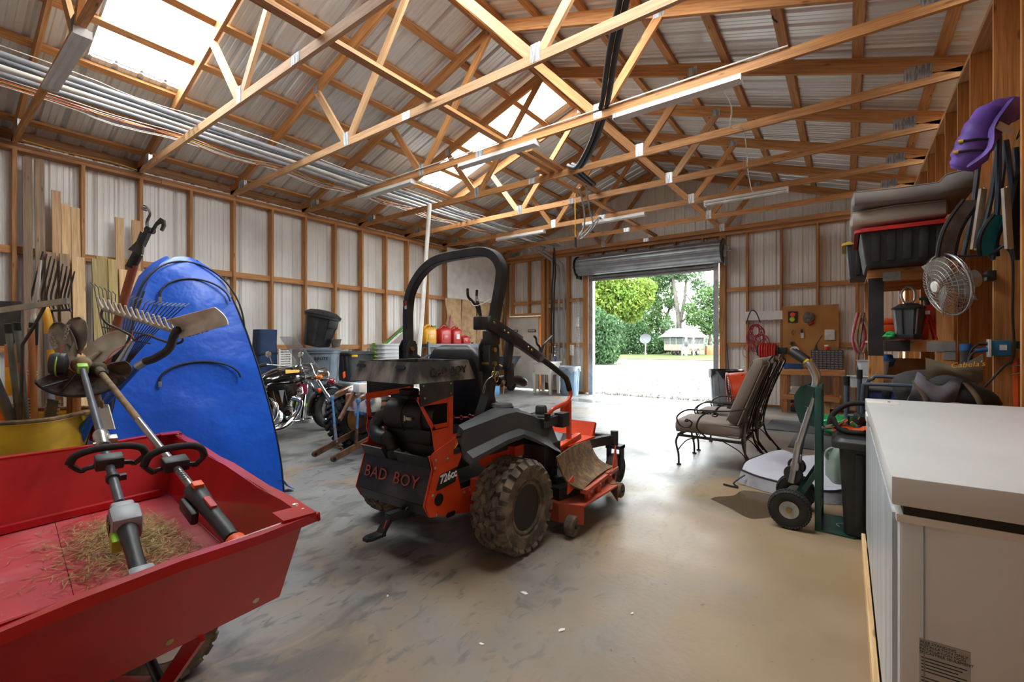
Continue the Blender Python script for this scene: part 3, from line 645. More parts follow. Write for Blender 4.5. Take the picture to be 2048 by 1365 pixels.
    B().cyl((.09, -.725, .2), (.09, -.725, .2115), .016, 16).obj('ball_hole', 'dark_rim', hb)
    B().box((.095, -.637, .25), (.03, .004, .05), (R(-33), 0, 0)).obj('decal', 'red_tag', hb)
    B().tube(spline([(.13, -.5, .3), (.15, -.52, .32), (.15, -.47, .325), (.15, -.42, .3), (.14, -.46, .285)]), .003, 5).obj('pin_clip', 'zinc', hb)
    # ---- fenders
    def fender(sx, nm):
        top = [(-.49, .79), (-.47, .845), (-.08, .885), (.03, .885), (.2, .84), (.46, .735), (.56, .585), (.57, .54)]
        XI = [.56, .53, .45, .42, .42, .42, .42, .42]
        if sx < 0: top = [(max(y_, -.1), z_) for y_, z_ in top]
        b = B(); xi, xo, xm = sx * .42, sx * .63, sx * .60; n = len(top)
        bot = [(-.48, .63), (-.465, .65), (-.15, .70), (.02, .71), (.12, .67), (.3, .6), (.5, .52), (.53, .49)]
        if sx < 0: bot = [(max(y_, -.1), z_) for y_, z_ in bot]
        rings = []
        for i in range(n):
            y_, z_ = top[i]; yb, zb_ = bot[i]; zl = zb_ + (z_ - zb_) * .3
            rings.append([(sx * XI[i], y_, z_ + .005), (sx * .53, y_, z_), (sx * .565, y_, z_ - .02), (sx * .585, (y_ + yb) / 2, zl), (xo, yb, zl - .03), (xo, yb, zb_), (xo - sx * .008, yb, zb_), (xo - sx * .008, yb, zl - .036), (sx * .575, (y_ + yb) / 2, zl - .006), (sx * .555, y_, z_ - .028), (sx * .525, y_, z_ - .01), (sx * XI[i], y_, z_ - .005)])
        b.rings(rings); b.bx((xi, -.1, .6), (sx * .44, .5, .8)); return b.obj('fender', 'black_plastic', t, ang=28)
    fender(1, 'r'); fender(-1, 'l')
    B().bx((.42, .3, .45), (.6, .52, .6)).bx((.44, .46, .3), (.56, .54, .5)).obj('fender_support', 'black_plastic', t)
    B().lathe([(.075, 0), (.08, .02), (.07, .035), (.02, .04)], (.43, .05, .87), (0, 0, 1), 20).obj('fuel_lid', 'black_plastic', t)
    B().lathe([(.09, 0), (.09, .012), (.045, .02), (.042, .07), (.035, .078), (.01, .08)], (.5, .42, .78), (0, 0, 1), 16).obj('fuel_cap', 'black_plastic', t)
    B().bx((.44, .3, .72), (.6, .6, .785)).bx((.56, .5, .7), (.63, .6, .8)).obj('control_pod', 'black_plastic', t)
    # ---- seat
    b = B(); sec = []
    def ring(y_, z_, w, d, tilt):
        p = roundrect(w, d, min(w, d) * .38, 5); return [(a, y_ + q, z_ + q * tilt) for a, q in p]
    for z_, w, y_, d in ((.6, .54, .12, .14), (.7, .57, .1, .15), (.9, .58, .07, .15), (1.1, .55, .04, .13), (1.2, .49, .02, .12), (1.26, .4, .01, .09), (1.29, .26, .01, .04)): sec.append([(a + .05, b_, c_) for a, b_, c_ in ring(y_, z_, w, d, .1)])
    sb = B().rings(sec).obj('seat_back', 'vinyl_black', t, ang=60)
    b = B(); p = [(.24, .0), (.23, .3), (.16, .41), (-.16, .41), (-.23, .3), (-.24, 0)]
    b.tube(arcpts((.05, -.02, 1.02), .25, 10, 170, 14, (1, 0, 0), (0, 0, 1)), .006, 6); b.obj('seat_piping', 'black_plastic', sb)
    b = B()
    rs = []
    for y_, w, z0_, h_ in ((.1, .4, .7, .1), (.15, .5, .68, .14), (.45, .52, .7, .16), (.56, .48, .72, .15), (.6, .4, .74, .1)): rs.append([(a, y_, z0_ + q) for a, q in roundrect(w, h_, h_ * .4, 4)])
    B().rings(rs).obj('seat_cushion', 'vinyl_black', t, ang=60)
    B().bx((-.22, -.02, .52), (.22, .5, .64)).obj('seat_base', 'engine_black', t)
    for x in (-.29, .37):
        a_ = B().tube(spline([(x, .08, 1.05), (x, .16, 1.055), (x + (.02 if x > 0 else -.02), .26, 1.05), (x + (.02 if x > 0 else -.02), .34, 1.03), (x, .38, 1.01)]), [.02, .032, .033, .034, .034, .034, .034, .034, .034, .034, .034, .034, .034, .036, .036, .036, .036, .035, .034, .033, .032, .031, .03, .025, .02][:25], 12, flat=(.9, 1.1)).obj('armrest', 'vinyl_black', t)
        B().cyl((x - .04, .1, 1.04), (x + .04, .1, 1.04), .015, 10).obj('bolt', 'zinc', a_)
    # ---- roll bar
    hoop = spline([(-.435, .0, 1.24), (-.435, 0, 1.4), (-.435, 0, 1.55), (-.405, 0, 1.69), (-.315, .005, 1.81), (-.2, .01, 1.885), (-.07, .01, 1.915), (.15, .01, 1.92), (.3, .01, 1.915), (.395, .01, 1.88), (.45, .01, 1.81), (.455, .01, 1.72), (.41, .005, 1.5), (.365, 0, 1.3), (.36, 0, 1.24)], 4)
    q = .031; rb_ = B().sweep(hoop, [(-q, -q + .006), (-q + .006, -q), (q - .006, -q), (q, -q + .006), (q, q - .006), (q - .006, q), (-q + .006, q), (-q, q - .006)], up=(0, 1, 0)).obj('roll_bar', 'black_coat', t, ang=35)
    B().prism([(-.012, -.11), (.012, -.11), (.012, .11), (-.012, .11)], .001, (-.432, -.033, 1.52), (1, 0, .1), (-.1, 0, 1)).obj('warning_label', 'black_print', rb_)
    B().prism([(-.012, -.012), (.012, -.012), (.012, .024), (-.012, .024)], .001, (-.421, -.0345, 1.6), (1, 0, .1), (-.1, 0, 1)).obj('warning_label', 'red_tag', rb_)
    B().prism([(-.012, -.012), (.012, -.012), (.012, .012), (-.012, .012)], .001, (-.424, -.0345, 1.575), (1, 0, .1), (-.1, 0, 1)).obj('warning_label', 'white_print', rb_)
    for x, lo in ((-.435, [(-.435, 0, 1.24), (-.435, 0, 1.1), (-.43, .0, .9), (-.36, .02, .6)]), (.36, [(.36, 0, 1.24), (.36, .01, 1.1), (.345, .0, .95), (.33, -.06, .8), (.32, -.1, .68)])):
        p_ = B().sweep(spline(lo, 4), [(-.034, -.028), (.034, -.028), (.034, .028), (-.034, .028)], up=(0, 1, 0)).obj('roll_bar_post', 'black_coat', t, ang=35)
        for s_ in (-.045, .045): B().prism([(-.05, -.1), (.05, -.1), (.05, .05), (.03, .1), (-.02, .11), (-.05, .06)], .008, (x + s_, 0, 1.22), (0, 1, 0), (0, 0, 1)).obj('hinge_plate', 'black_coat', p_)
        for z_ in (1.17, 1.26): B().cyl((x - .065, -.01, z_), (x + .065, -.01, z_), .016, 10).obj('hinge_pin', 'gold_zinc', p_)
        B().tube(spline([(x + .06, -.02, 1.15), (x + .07, -.04, 1.1), (x + .03, -.06, 1.06), (x, -.06, 1.0), (x + .0, -.05, .98), (x + .02, -.06, 1.03)]), .003, 5).obj('pin_cable', 'zinc', p_)
        B().torus((x + .06, -.02, 1.1), .022, .004, (1, 0, 0), 14, 5, flat=(1, 1)).torus((x + .065, -.0, 1.08), .03, .004, (1, .3, 0), 14, 5).obj('pin_ring', 'gold_zinc', p_)
    # ---- trimmer rack arm on the right post
    b = B().beam((.42, -.09, 1.44), (.42, .27, 1.31), .04, .085, up=(0, 0, 1), bev=.004).beam((.42, .2, 1.33), (.42, .55, 1.185), .045, .06, bev=.004); b.box((.4, -.13, 1.43), (.07, .07, .085), bev=.008).box((.38, 0, 1.34), (.08, .09, .09), bev=.006); arm = b.obj('trimmer_rack', 'black_coat', t)
    for i in range(8): B().cyl((.4425, .16 + i * .022, 1.345 - i * .0085), (.4432, .16 + i * .022, 1.345 - i * .0085), .006, 8).obj('rack_hole', 'dark_rim', arm)
    for y_, z_ in ((-.05, 1.435), (.06, 1.385), (.1, 1.37), (.34, 1.275), (.38, 1.255), (.53, 1.2)): B().ball((.443, y_, z_), .009, 8, 5).obj('bolt', 'gold_zinc', arm)
    for s_ in (-1, 1): B().tube(spline([(.42, .53, 1.2), (.42 + s_ * .012, .545, 1.27), (.42 + s_ * .02, .54 + s_ * .02, 1.3), (.42 + s_ * .03, .57 + s_ * .05, 1.34), (.42 + s_ * .035, .57 + s_ * .075, 1.36)]), .009, 8).obj('rack_fork', 'black_steel', arm)
    for s_ in (-1, 1): B().tube(spline([(.4, -.13, 1.47), (.38 + s_ * .01, -.13, 1.53), (.36 + s_ * .02, -.14, 1.57), (.33, -.13 + s_ * .04, 1.6), (.33, -.13 + s_ * .045, 1.65)]), .009, 8).obj('rack_fork', 'black_steel', arm)
    B().tube(spline([(.34, -.16, 1.57), (.37, -.16, 1.54), (.42, -.14, 1.55), (.46, -.1, 1.58)]), .003, 5).obj('tie_cord', 'wire_white', arm)
    # ---- seat belt reel and strap
    B().box((.4, .16, 1.22), (.05, .05, .2), (R(-10), 0, 0), .01).box((.4, .17, 1.09), (.03, .09, .16), bev=.01).obj('belt_holder', 'black_coat', t)
    B().tube(spline([(.3, .12, .92), (.34, .2, .84), (.36, .22, .8), (.36, .24, .76)]), .02, 8, flat=(.3, 1)).box((.37, .24, .77), (.05, .03, .06)).obj('seat_belt', 'vinyl_black', t)
    B().box((.38, .2, .78), (.03, .01, .035)).obj('buckle', 'red_tag', t)
    b = B()
    for i in range(9): b.torus((.02 + i * .03, -.11 + i * .01, .82 - .02 * sin(i * .4)), .014, .004, (0, 1, 0) if i % 2 else (0, 0, 1), 8, 4)
    b.obj('chain', 'red_tag', t)
    # ---- steering levers
    for sx in (1, -1):
        L_ = spline([(sx * .64, .28, .81), (sx * .66, .31, .855), (sx * .66, .42, .872), (sx * .66, .5, .885), (sx * .66, .56, .93), (sx * .655, .555, .97)], 5)
        lv = B().tube(L_, .0145, 10).obj('steering_lever', 'orange_paint', t)
        g = [(sx * .655, .555, .965), (sx * .65, .53, 1.03), (sx * .64, .49, 1.075), (sx * .62, .24, 1.2)]
        B().tube(spline(g, 5), .02, 12).obj('lever_grip', 'rubber', lv)
        B().cyl((sx * .64, .28, .78), (sx * .64, .28, .83), .022, 10).obj('lever_boot', 'rubber', lv)
    # ---- front: floor pan, pedal post, gauge bracket
    pan = B().bx((-.36, .62, .42), (.42, 1.45, .46)).box((.0, 1.47, .5), (.8, .04, .16), (R(-25), 0, 0)).obj('floor_pan', 'orange_paint', t)
    B().box((.02, 1.05, .468), (.6, .6, .012)).obj('floor_mat', 'rubber', pan)
    B().bx((.5, .78, .46), (.53, .81, .86)).box((.49, .78, .76), (.03, .1, .13)).beam((.52, .55, .5), (.52, .95, .56), .05, .05, bev=.008).bx((.42, .72, .44), (.56, .86, .52)).obj('height_post', 'orange_paint', t)
    b = B()
    for i in range(2):
        for j in range(2):
            c_ = V((.472, .755 + i * .045, .735 + j * .045))
            for a_ in (45, -45): b.box(c_, (.002, .028, .008), (R(a_), 0, 0))
    b.obj('decal', 'white_print', t)
    B().prism([(-.06, -.06), (.06, -.05), (.07, .05), (-.05, .06)], .004, (.42, .72, .56), (1, 0, 0), (0, .5, .8)).obj('decal_plate', 'galv', t)
    # ---- cutting deck
    b = B(); top = [(-.66, .5), (.68, .36), (.84, .42), (.84, .98), (.62, 1.28), (-.55, 1.28), (-.7, 1.0)]
    b.prism(top, .012, (0, 0, .205), (1, 0, 0), (0, 1, 0))
    for i in range(len(top)):
        j = (i + 1) % len(top); p0, p1 = V((*top[i], 0)), V((*top[j], 0))
        if i == 2: continue
        b.beam(p0 + V((0, 0, .145)), p1 + V((0, 0, .145)), .006, .125)
    dk_ = b.obj('mower_deck', 'orange_dull', t, ang=20)
    B().prism([(.36, .44), (.66, .4), (.72, .7), (.4, .85)], .09, (0, 0, .25), (1, 0, 0), (0, 1, 0)).prism([(.4, .5), (.6, .47), (.64, .68), (.44, .78)], .06, (0, 0, .315), (1, 0, 0), (0, 1, 0)).obj('belt_cover', 'black_coat', dk_)
    b = B()
    for i in range(6): b.box((rnd.uniform(.5, .8), rnd.uniform(.5, 1.1), .214), (.06, .05, .006), (0, 0, rnd.random() * 3))
    b.obj('dirt_clumps', 'rust_dirt', dk_)
    def chute(u, v):
        # curved rubber flap raised at the discharge side
        x = .66 + .1 * u + .05 * sin(v * pi) - .1 * (1 - u) * v; y_ = .47 + .72 * v - .16 * (1 - u) * (v - .4) * 1.2
        z_ = .27 + .28 * (1 - u) ** 1.0 + .03 * sin(v * pi) * (1 - u) - .05 * v * (1 - u)
        return (x - .02, y_, z_)
    def flap(u, v):
        a_, b_ = V((.80, .47, .29)), V((.70, 1.22, .27)); c_, d_ = V((.71, .27, .55)), V((.54, 1.08, .5))
        p = (a_.lerp(b_, v)).lerp(c_.lerp(d_, v), u); return p + V((-.03, 0, -.05)) * sin(u * pi) + V((0, 0, .02)) * sin(v * pi)
    B().grid(flap, 8, 8, .012).obj('discharge_flap', 'rust_dirt', dk_, ang=60)
    B().beam((.81, .47, .285), (.71, 1.24, .265), .05, .03, bev=.004).obj('flap_hinge', 'orange_dull', dk_)
    for y_, x_ in ((.56, .8), (.75, .78), (1.0, .75)): B().box((x_, y_, .25), (.03, .07, .09), (0, 0, .13), .004).cyl((x_ - .03, y_, .265), (x_ + .03, y_, .265), .012, 8).obj('hinge_lug', 'orange_dull', dk_)
    B().prism([(-.05, -.05), (.05, -.03), (.03, .06), (-.04, .03)], .008, (.74, .42, .33), (0, 1, 0), (0, 0, 1)).obj('flap_bracket', 'orange_paint', dk_); B().prism([(-.05, -.06), (.05, -.06), (.01, .12)], .008, (.72, 1.2, .34), (0, 1, 0), (0, 0, 1)).obj('flap_bracket', 'orange_paint', dk_)
    for x_, y_, z_, r_ in ((.77, .38, .075, .07), (.78, 1.14, .12, .06), (-.6, .45, .075, .07)):
        w_ = B().lathe([(.02, -.03), (r_ - .01, -.032), (r_, -.022), (r_, .022), (r_ - .01, .032), (.02, .03)], (x_, y_, z_), (1, 0, 0), 22).obj('deck_wheel', 'rubber_dirty', dk_)
        B().cyl((x_ - .045, y_, z_), (x_ + .045, y_, z_), .016, 10).obj('wheel_hub', 'black_steel', w_)
        B().beam((x_ - .045, y_, z_), (x_ - .045, y_ + .05, z_ + .13), .03, .008, up=(1, 0, 0)).obj('wheel_bracket', 'orange_dull', w_)
    # ---- front casters and fork
    for sx in (-.5, .54):
        c_ = (sx, 1.62, .15); w_ = tyre(t, c_, .15, .1, .07, 'rubber', tread=False, name='caster_wheel')
        B().bx((sx - .07, 1.58, .15), (sx - .055, 1.66, .36)).bx((sx + .055, 1.58, .15), (sx + .07, 1.66, .36)).bx((sx - .07, 1.56, .34), (sx + .07, 1.68, .37)).cyl((sx, 1.6, .36), (sx, 1.6, .5), .035, 12).obj('caster_fork', 'black_coat', w_)
    B().beam((-.5, 1.6, .42), (.54, 1.6, .42), .08, .08, bev=.006).beam((.36, 1.3, .4), (.5, 1.58, .42), .06, .08).beam((-.36, 1.3, .4), (-.46, 1.58, .42), .06, .08).obj('front_axle_beam', 'black_coat', t)
mower()
# ================================================================ red dump cart
mk('red_paint', 'b8161c', .38, 0, '9c1418', 4, .4, .7, coat=.2)
mk('red_floor', 'b8303a', .55, 0, 'cf6f74', 3.2, .48, .72)
mk('clippings', '9a7f52', .95, 0, '6d5635', 30, .4, .6)
mk('straw', 'b59c66', .95, 0, '6b5632', 40, .4, .62)
def sheetq(b, a0, a1, b1, b0, th=.004):
    a0, a1, b1, b0 = V(a0), V(a1), V(b1), V(b0); n = (a1 - a0).cross(b0 - a0).normalized() * th
    return b.faces([a0, a1, b1, b0, a0 + n, a1 + n, b1 + n, b0 + n], [(3, 2, 1, 0), (4, 5, 6, 7), (0, 1, 5, 4), (1, 2, 6, 5), (2, 3, 7, 6), (3, 0, 4, 7)])
def cart():
    O = V((-2.1, .1, 0)); t = thing('garden_cart', 'red steel dump cart with two string trimmers lying in it', 'cart', O)
    rim = [V((-1.28, .71, .8)), V((-3.03, .92, .8)), V((-2.87, -.62, .8)), V((-1.13, -.83, .8))]; fl_ = [V((-1.45, .72, .5)), V((-2.92, .86, .5)), V((-2.79, -.5, .5)), V((-1.33, -.66, .5))]
    rim = [p - O for p in rim]; fl_ = [p - O for p in fl_]
    nm = ['front_panel', 'far_side_panel', 'back_panel', 'near_side_panel']
    ctr = sum(rim, V()) / 4
    for i in range(4):
        j = (i + 1) % 4; b = B(); sheetq(b, fl_[i], fl_[j], rim[j], rim[i]); p = b.obj(nm[i], 'red_paint', t, ang=20)
        b = B(); out = ((rim[i] + rim[j]) / 2 - ctr); out.z = 0; d = (rim[j] - rim[i]).normalized(); out = (out - d * out.dot(d)).normalized()
        e0, e1 = rim[i] - d * .03, rim[j] + d * .03
        n = 9; pts = []
        for k in range(n + 1):
            q = e0.lerp(e1, k / n); dz = -.012 if (i == 3 and k in (5,)) else (.004 * sin(k * 2.1)); pts.append(q + V((0, 0, dz)))
        b.sweep(pts, [(-.004, 0), (.03, .002), (.034, -.02), (.028, -.022), (.026, -.004), (-.004, -.006)] if d.cross(V((0, 0, 1))).dot(out) > 0 else [(.004, 0), (-.03, .002), (-.034, -.02), (-.028, -.022), (-.026, -.004), (.004, -.006)]); b.obj('rim_flange', 'red_paint', p, ang=30)
    for c in (0, 1): B().box(rim[c] + V((-.02 if c == 0 else .02, -.02, .004)), (.09, .09, .006), (0, 0, -.12)).obj('corner_plate', 'red_paint', t)
    a, b_, c, d = fl_; m1, m2 = a.lerp(d, .32), b_.lerp(c, .32)
    for q in ((a, b_, m2, m1), (m1, m2, c, d)):
        k = [p.lerp(sum(q, V()) / 4, .003) for p in q]; b = B(); sheetq(b, k[0] - V((0, 0, .004)), k[1] - V((0, 0, .004)), k[2] - V((0, 0, .004)), k[3] - V((0, 0, .004))); b.obj('floor_panel', 'red_floor', t)
    B().beam(m1 - V((0, 0, .008)), m2 - V((0, 0, .008)), .06, .006).obj('floor_joint', 'black_steel', t)
    B().beam(b_ + V((.02, -.04, .02)), c + V((.02, .04, .02)), .03, .03).obj('inner_ledge', 'red_paint', t)
    for k in (.06, .22, .46, .7, .92):
        p = fl_[0].lerp(fl_[3], k) + V((.02, 0, .035)); B().lathe([(.001, .006), (.009, .005), (.012, 0)], p, (1, .1, -.4), 10).obj('bolt', 'zinc', t)
    for p in (rim[0] + V((-.03, .012, .003)), rim[0] + V((-.09, .02, .003)), rim[1] + V((.06, .0, .003)), m1.lerp(m2, .35) + V((0, -.04, .004)), m1.lerp(m2, .3) + V((0, .12, .004))): B().lathe([(.001, .005), (.008, .003), (.01, 0)], p, (0, 0, 1), 10).obj('screw', 'zinc', t)
    # undercarriage
    B().beam(V((-1.6, .62, .47)) - O, V((-2.75, .72, .47)) - O, .06, .05).beam(V((-1.5, -.4, .47)) - O, V((-2.7, -.3, .47)) - O, .06, .05).obj('cross_member', 'red_paint', t)
    B().beam(V((-1.44, .5, .5)) - O, V((-1.75, .5, .2)) - O, .05, .012, up=(0, 1, 0)).obj('brace_strut', 'red_paint', t)
    B().beam(V((-1.4, .2, .5)) - O, V((-1.75, .45, .2)) - O, .12, .012, up=(1, 1, 0)).obj('brace_strut', 'red_paint', t)
    B().cyl(V((-1.7, .5, .2)) - O, V((-2.75, .6, .2)) - O, .015, 10).obj('axle', 'black_steel', t)
    for x, y_ in ((-2.12, .62), (-2.72, .68)): tyre(t, V((x, y_, .17)) - O, .17, .13, .08, 'rubber_dirty', 4, 20, .008, axis=(.995, -.1, 0), name='wheel', hub='white_paint')
    B().tube([V(p) - O for p in ((-1.5, -.7, .47), (-1.35, -.9, .5), (-1.1, -.98, .55))], .02, 10).obj('tow_bar', 'black_steel', t)
    B().tube(spline([V(p) - O for p in ((-1.13, .12, .55), (-1.1, .05, .6), (-1.09, -.04, .63), (-1.09, -.14, .63))]), .035, 12).obj('rubber_grip', 'rubber', t)
    return t
cart()
# grass clippings in the cart
b = B(); r2 = random.Random(3)
for i in range(3400):
    a = r2.gauss(0, 1); c = r2.gauss(0, 1); p = V((-2.3 + a * .19, .56 + c * .1, .505 + abs(r2.gauss(0, 1)) * .03 * math.exp(-(a * a + c * c) / 3)))
    if not (-2.85 < p.x < -1.52 and -.3 < p.y < .72): continue
    th = r2.uniform(0, pi); d = V((cos(th), sin(th), r2.uniform(-.15, .3))) * r2.uniform(.008, .03); w = V((-sin(th), cos(th), 0)) * .0012
    b.faces([p - d - w, p - d + w, p + d + w, p + d - w], [(0, 1, 2, 3)])
for i in range(260):
    p = V((r2.uniform(-2.75, -1.6), r2.uniform(-.1, .7), .507)); th = r2.uniform(0, pi); d = V((cos(th), sin(th), 0)) * r2.uniform(.008, .03); w = V((-sin(th), cos(th), 0)) * .001; b.faces([p - d - w, p - d + w, p + d + w, p + d - w], [(0, 1, 2, 3)])
tag(b.obj('grass_clippings', 'straw'), 'dry grass clippings scattered on the red cart floor', 'grass', kind='stuff')
# ================================================================ string trimmers
mk('grey_tube', '5d6066', .45, .3, '4b4e54', 6); mk('grey_plastic', '8d9096', .45, 0, '7b7e84', 5); mk('lime', '8fc43a', .5); mk('dark_plastic', '1f2022', .5, 0, '2c2c2d', 9)
mk('alu', 'bdbdbb', .3, .85, 'a3a19c', 8); mk('dirty_tan', '8d7555', .85, 0, '6b563c', 14, bump=.4, bscale=40); mk('mud', '37302a', .9, 0, '574a3c', 16, bump=.7, bscale=50); mk('orange_plastic', 'e2581f', .5, 0, 'cc4c18', 6)
def loopgrip(t, c, ax, sd, up, w=.13, h=.09, r=.013):
    pts = [c + sd * x + up * y + ax * z for x, y, z in ((-.02, 0, 0), (-.06, -.005, 0), (-w + .03, -.012, .0), (-w, .02, 0), (-w + .015, h * .75, 0), (-w * .4, h, 0), (w * .4, h, 0), (w - .015, h * .75, 0), (w, .02, 0), (w - .03, -.012, 0), (.06, -.005, 0), (.02, 0, 0))]
    g = B().tube(spline(pts[3:9], 6), r, 10).obj('loop_handle', 'rubber', t)
    B().tube(spline(pts[:4], 3), r * .7, 8).tube(spline(pts[8:], 3), r * .7, 8).obj('handle_stem', 'black_coat', g)
    B().obox(c + up * .01, ax * .03, sd * .04, up * .022, .006).obj('handle_clamp', 'dark_plastic', t)
def axes(a, b_, hint=(0, 0, 1)):
    d = (V(b_) - V(a)).normalized(); sd = d.cross(V(hint)).normalized(); return d, sd, sd.cross(d)
def trimmer_ego():
    E_, H = V((-1.62, .40, .70)), V((-3.29, .59, 1.174)); t = thing('string_trimmer', 'grey battery string trimmer with lime accents lying in the red cart', 'trimmer', E_, 0, 'string trimmers in the cart')
    H = H - E_; L = H.length; d, sd, up = axes((0, 0, 0), H); P = lambda s, a=0, b_=0: d * s + sd * a + up * b_
    B().cyl(P(.3), P(L * .56), .0135, 12).obj('lower_shaft', 'grey_tube', t); B().cyl(P(L * .56), P(L), .0135, 12).obj('upper_shaft', 'grey_tube', t)
    B().lathe([(.014, -.07), (.022, -.068), (.022, .0), (.026, .01), (.026, .05), (.021, .06), (.015, .07)], P(L * .46), d, 16).obj('coupler', 'alu', t); B().obox(P(L * .445, .028, .01), d * .02, sd * .015, up * .012, .003).cyl(P(L * .44, -.03), P(L * .44, .03), .006, 8).obj('coupler_lever', 'zinc', t)
    B().tube([P(-.12), P(-.02), P(.06), P(.14)], [.024, .019, .021, .026], 14).obj('rear_grip', 'dark_plastic', t)
    b = B().obox(P(.18), d * .045, sd * .038, up * .04, .012).obox(P(.235), d * .03, sd * .03, up * .03, .01); hd = b.obj('motor_housing', 'grey_plastic', t)
    B().obox(P(.12, -.028, -.02), d * .03, sd * .012, up * .02, .004).obj('trigger_lock', 'lime', hd); B().obox(P(.18, -.0385), d * .03, sd * .002, up * .022).obj('badge', 'black_print', hd)
    text('badge_print', 'EGO', .024, 'lime', hd, frame(P(.18, -.0412), -d, -up if 0 else up), .0005, 1.1)
    b = B().obox(P(-.14), d * .05, sd * .03, up * .036, .012); b.obj('battery_dock', 'grey_plastic', t)
    loopgrip(t, P(L * .335), d, sd, up, .105, .065); B().lathe([(.014, -.012), (.021, -.01), (.021, .01), (.014, .012)], P(L * .27), d, 12).obox(P(L * .27, .026), d * .008, sd * .01, up * .01).obj('clamp', 'dark_plastic', t)
    # head: gear case, spool and the wide guard
    h0 = P(L); B().obox(h0 - d * .02, d * .03, sd * .022, up * .022, .006).obj('head_collar', 'lime', t)
    ax = (up * .75 - d * .2 - sd * .62).normalized(); g0 = h0 + d * .05
    B().ball(g0, (.045, .045, .045), 12, 8).obj('gear_case', 'dirty_tan', t)
    B().lathe([(.02, -.02), (.056, -.01), (.06, .03), (.052, .05), (.03, .055)], g0 - sd * .07 + up * .005, -sd * .9 + d * .2, 20).obj('line_spool', 'dark_plastic', t)
    B().torus(g0 - sd * .09, .058, .004, -sd * .9 + d * .2, 22, 5).obj('spool_ring', 'lime', t)
    # guard: a fan-shaped shield below the shaft end
    def gd(u, v):
        a = R(200 + 140 * u); rr = .05 + .135 * v; w_ = V((0, 0, 0)) + g0
        return w_ + (sd * cos(a) * 1.0 + up * sin(a) * .75 + d * .1) * rr + d * (-.10 * v * v) - up * .01
    B().grid(gd, 14, 6, .006).obj('guard', 'mud', t, ang=60)
    rim_ = [V(gd(i / 14, 1)) for i in range(15)]; B().sweep(rim_, [(-.004, -.02), (.004, -.02), (.004, .02), (-.004, .02)], up=d).obj('guard_rim', 'dark_plastic', t)
    B().tube([V(gd(.5, .15)) - d * .02, V(gd(.1, .95)) - d * .03], .006, 6, flat=(1, .5)).tube([h0, V(gd(.3, .9)) - d * .02], .005, 6).obj('guard_rib', 'dark_plastic', t)
    B().tube(spline([g0 - sd * .08 + up * .05, g0 - sd * .08 + up * .09, g0 - sd * .065 + up * .11]), .0022, 6).obj('cutting_line', 'orange_plastic', t)
def trimmer_echo():
    E_, H = V((-1.55, .61, .715)), V((-3.33, .66, 1.165)); t = thing('string_trimmer', 'silver shaft string trimmer with orange throttle switch in the red cart', 'trimmer', E_, 0, 'string trimmers in the cart')
    H = H - E_; L = H.length; d, sd, up = axes((0, 0, 0), H); P = lambda s, a=0, b_=0: d * s + sd * a + up * b_
    B().cyl(P(.24), P(L * .55), .0135, 12).obj('lower_shaft', 'alu', t); B().cyl(P(L * .55), P(L), .014, 12).obj('upper_shaft', 'dirty_tan', t)
    B().tube([P(-.04), P(.02), P(.1), P(.2), P(.29), P(.32)], [.022, .025, .024, .028, .034, .016], 14).obj('throttle_grip', 'dark_plastic', t); B().obox(P(.15, -.0, .025), d * .035, sd * .01, up * .006, .002).obj('throttle_trigger', 'red_floor', t); B().obox(P(.27, 0, .033), d * .018, sd * .016, up * .008, .003).obj('stop_switch', 'orange_plastic', t)
    B().obox(P(.22, -.035, -.03), d * .06, sd * .012, up * .022, .008).obj('trigger_guard', 'dark_plastic', t)
    B().lathe([(.022, -.05), (.03, -.045), (.03, -.01), (.022, 0)], P(-.05), d, 14).obj('engine_collar', 'orange_plastic', t); B().cyl(P(-.13), P(-.05), .02, 12).obj('drive_stub', 'alu', t)
    loopgrip(t, P(L * .275), d, sd, up, .095, .075)
    text('shaft_print', 'ECHO', .03, 'black_print', t, frame(P(L * .22, -.006, .0135), d, -sd), .0004, .9)
    g0 = P(L); B().ball(g0, (.045, .04, .035), 10, 7).tube([g0 - d * .12, g0], .022, 10).obj('gear_case', 'mud', t)
    B().lathe([(.02, -.03), (.06, -.02), (.062, .02), (.03, .04)], g0 + sd * .02 - up * .05 + d * .03, (up * .5 + d * .5), 18).obj('line_spool', 'dark_plastic', t)
    def gd(u, v):
        a = R(-70 + 110 * u); rr = .04 + .1 * v; return g0 + (sd * cos(a) + up * sin(a) * .6) * rr - d * .05 * v * v
    B().grid(gd, 8, 4, .005).obj('guard', 'mud', t, ang=60)
    B().tube(spline([g0 + up * .03 + sd * .03, g0 + up * .09 + sd * .06, g0 + up * .15 + sd * .13, g0 + up * .22 + sd * .14]), .0022, 6).obj('cutting_line', 'orange_plastic', t)
trimmer_ego(); trimmer_echo()
# ================================================================ yellow tub of garden tools
mk('yellow_paint', 'e8b824', .45, 0, 'cc9c1c', 5); mk('yellow_bright', 'e3a51f', .45); mk('black_cap', '161616', .5); mk('blue_fibre', '1657b5', .4, 0, '124a9c', 6); mk('handle_wood', 'a56d3d', .55, 0, '8a572d', 12, stretch=(1, 1, .1)); mk('red_fibre', '9c5a3a', .55, 0, '84432c', 7)
mk('steel_worn', '8b867e', .45, .6, 'b4a288', 9, .4, .65); mk('steel_pale', 'd8d2c6', .45, .3, 'b9b0a0', 8, .4, .66); mk('steel_dark', '3a3835', .5, .4, '514b44', 12); mk('orange_handle', 'd5691e', .5, 0, 'b85516', 7); mk('tube_olive', '6f7268', .5, .2, '5a5d54', 9)
tb = thing('tool_tub', 'yellow steel tub packed with garden tools behind the red cart', 'tub', (-4.34, .27, 0), 49)
rs = []; 
def rr2(w, h_, z_): return [(a, q, z_) for a, q in roundrect(w, h_, .16, 5)]
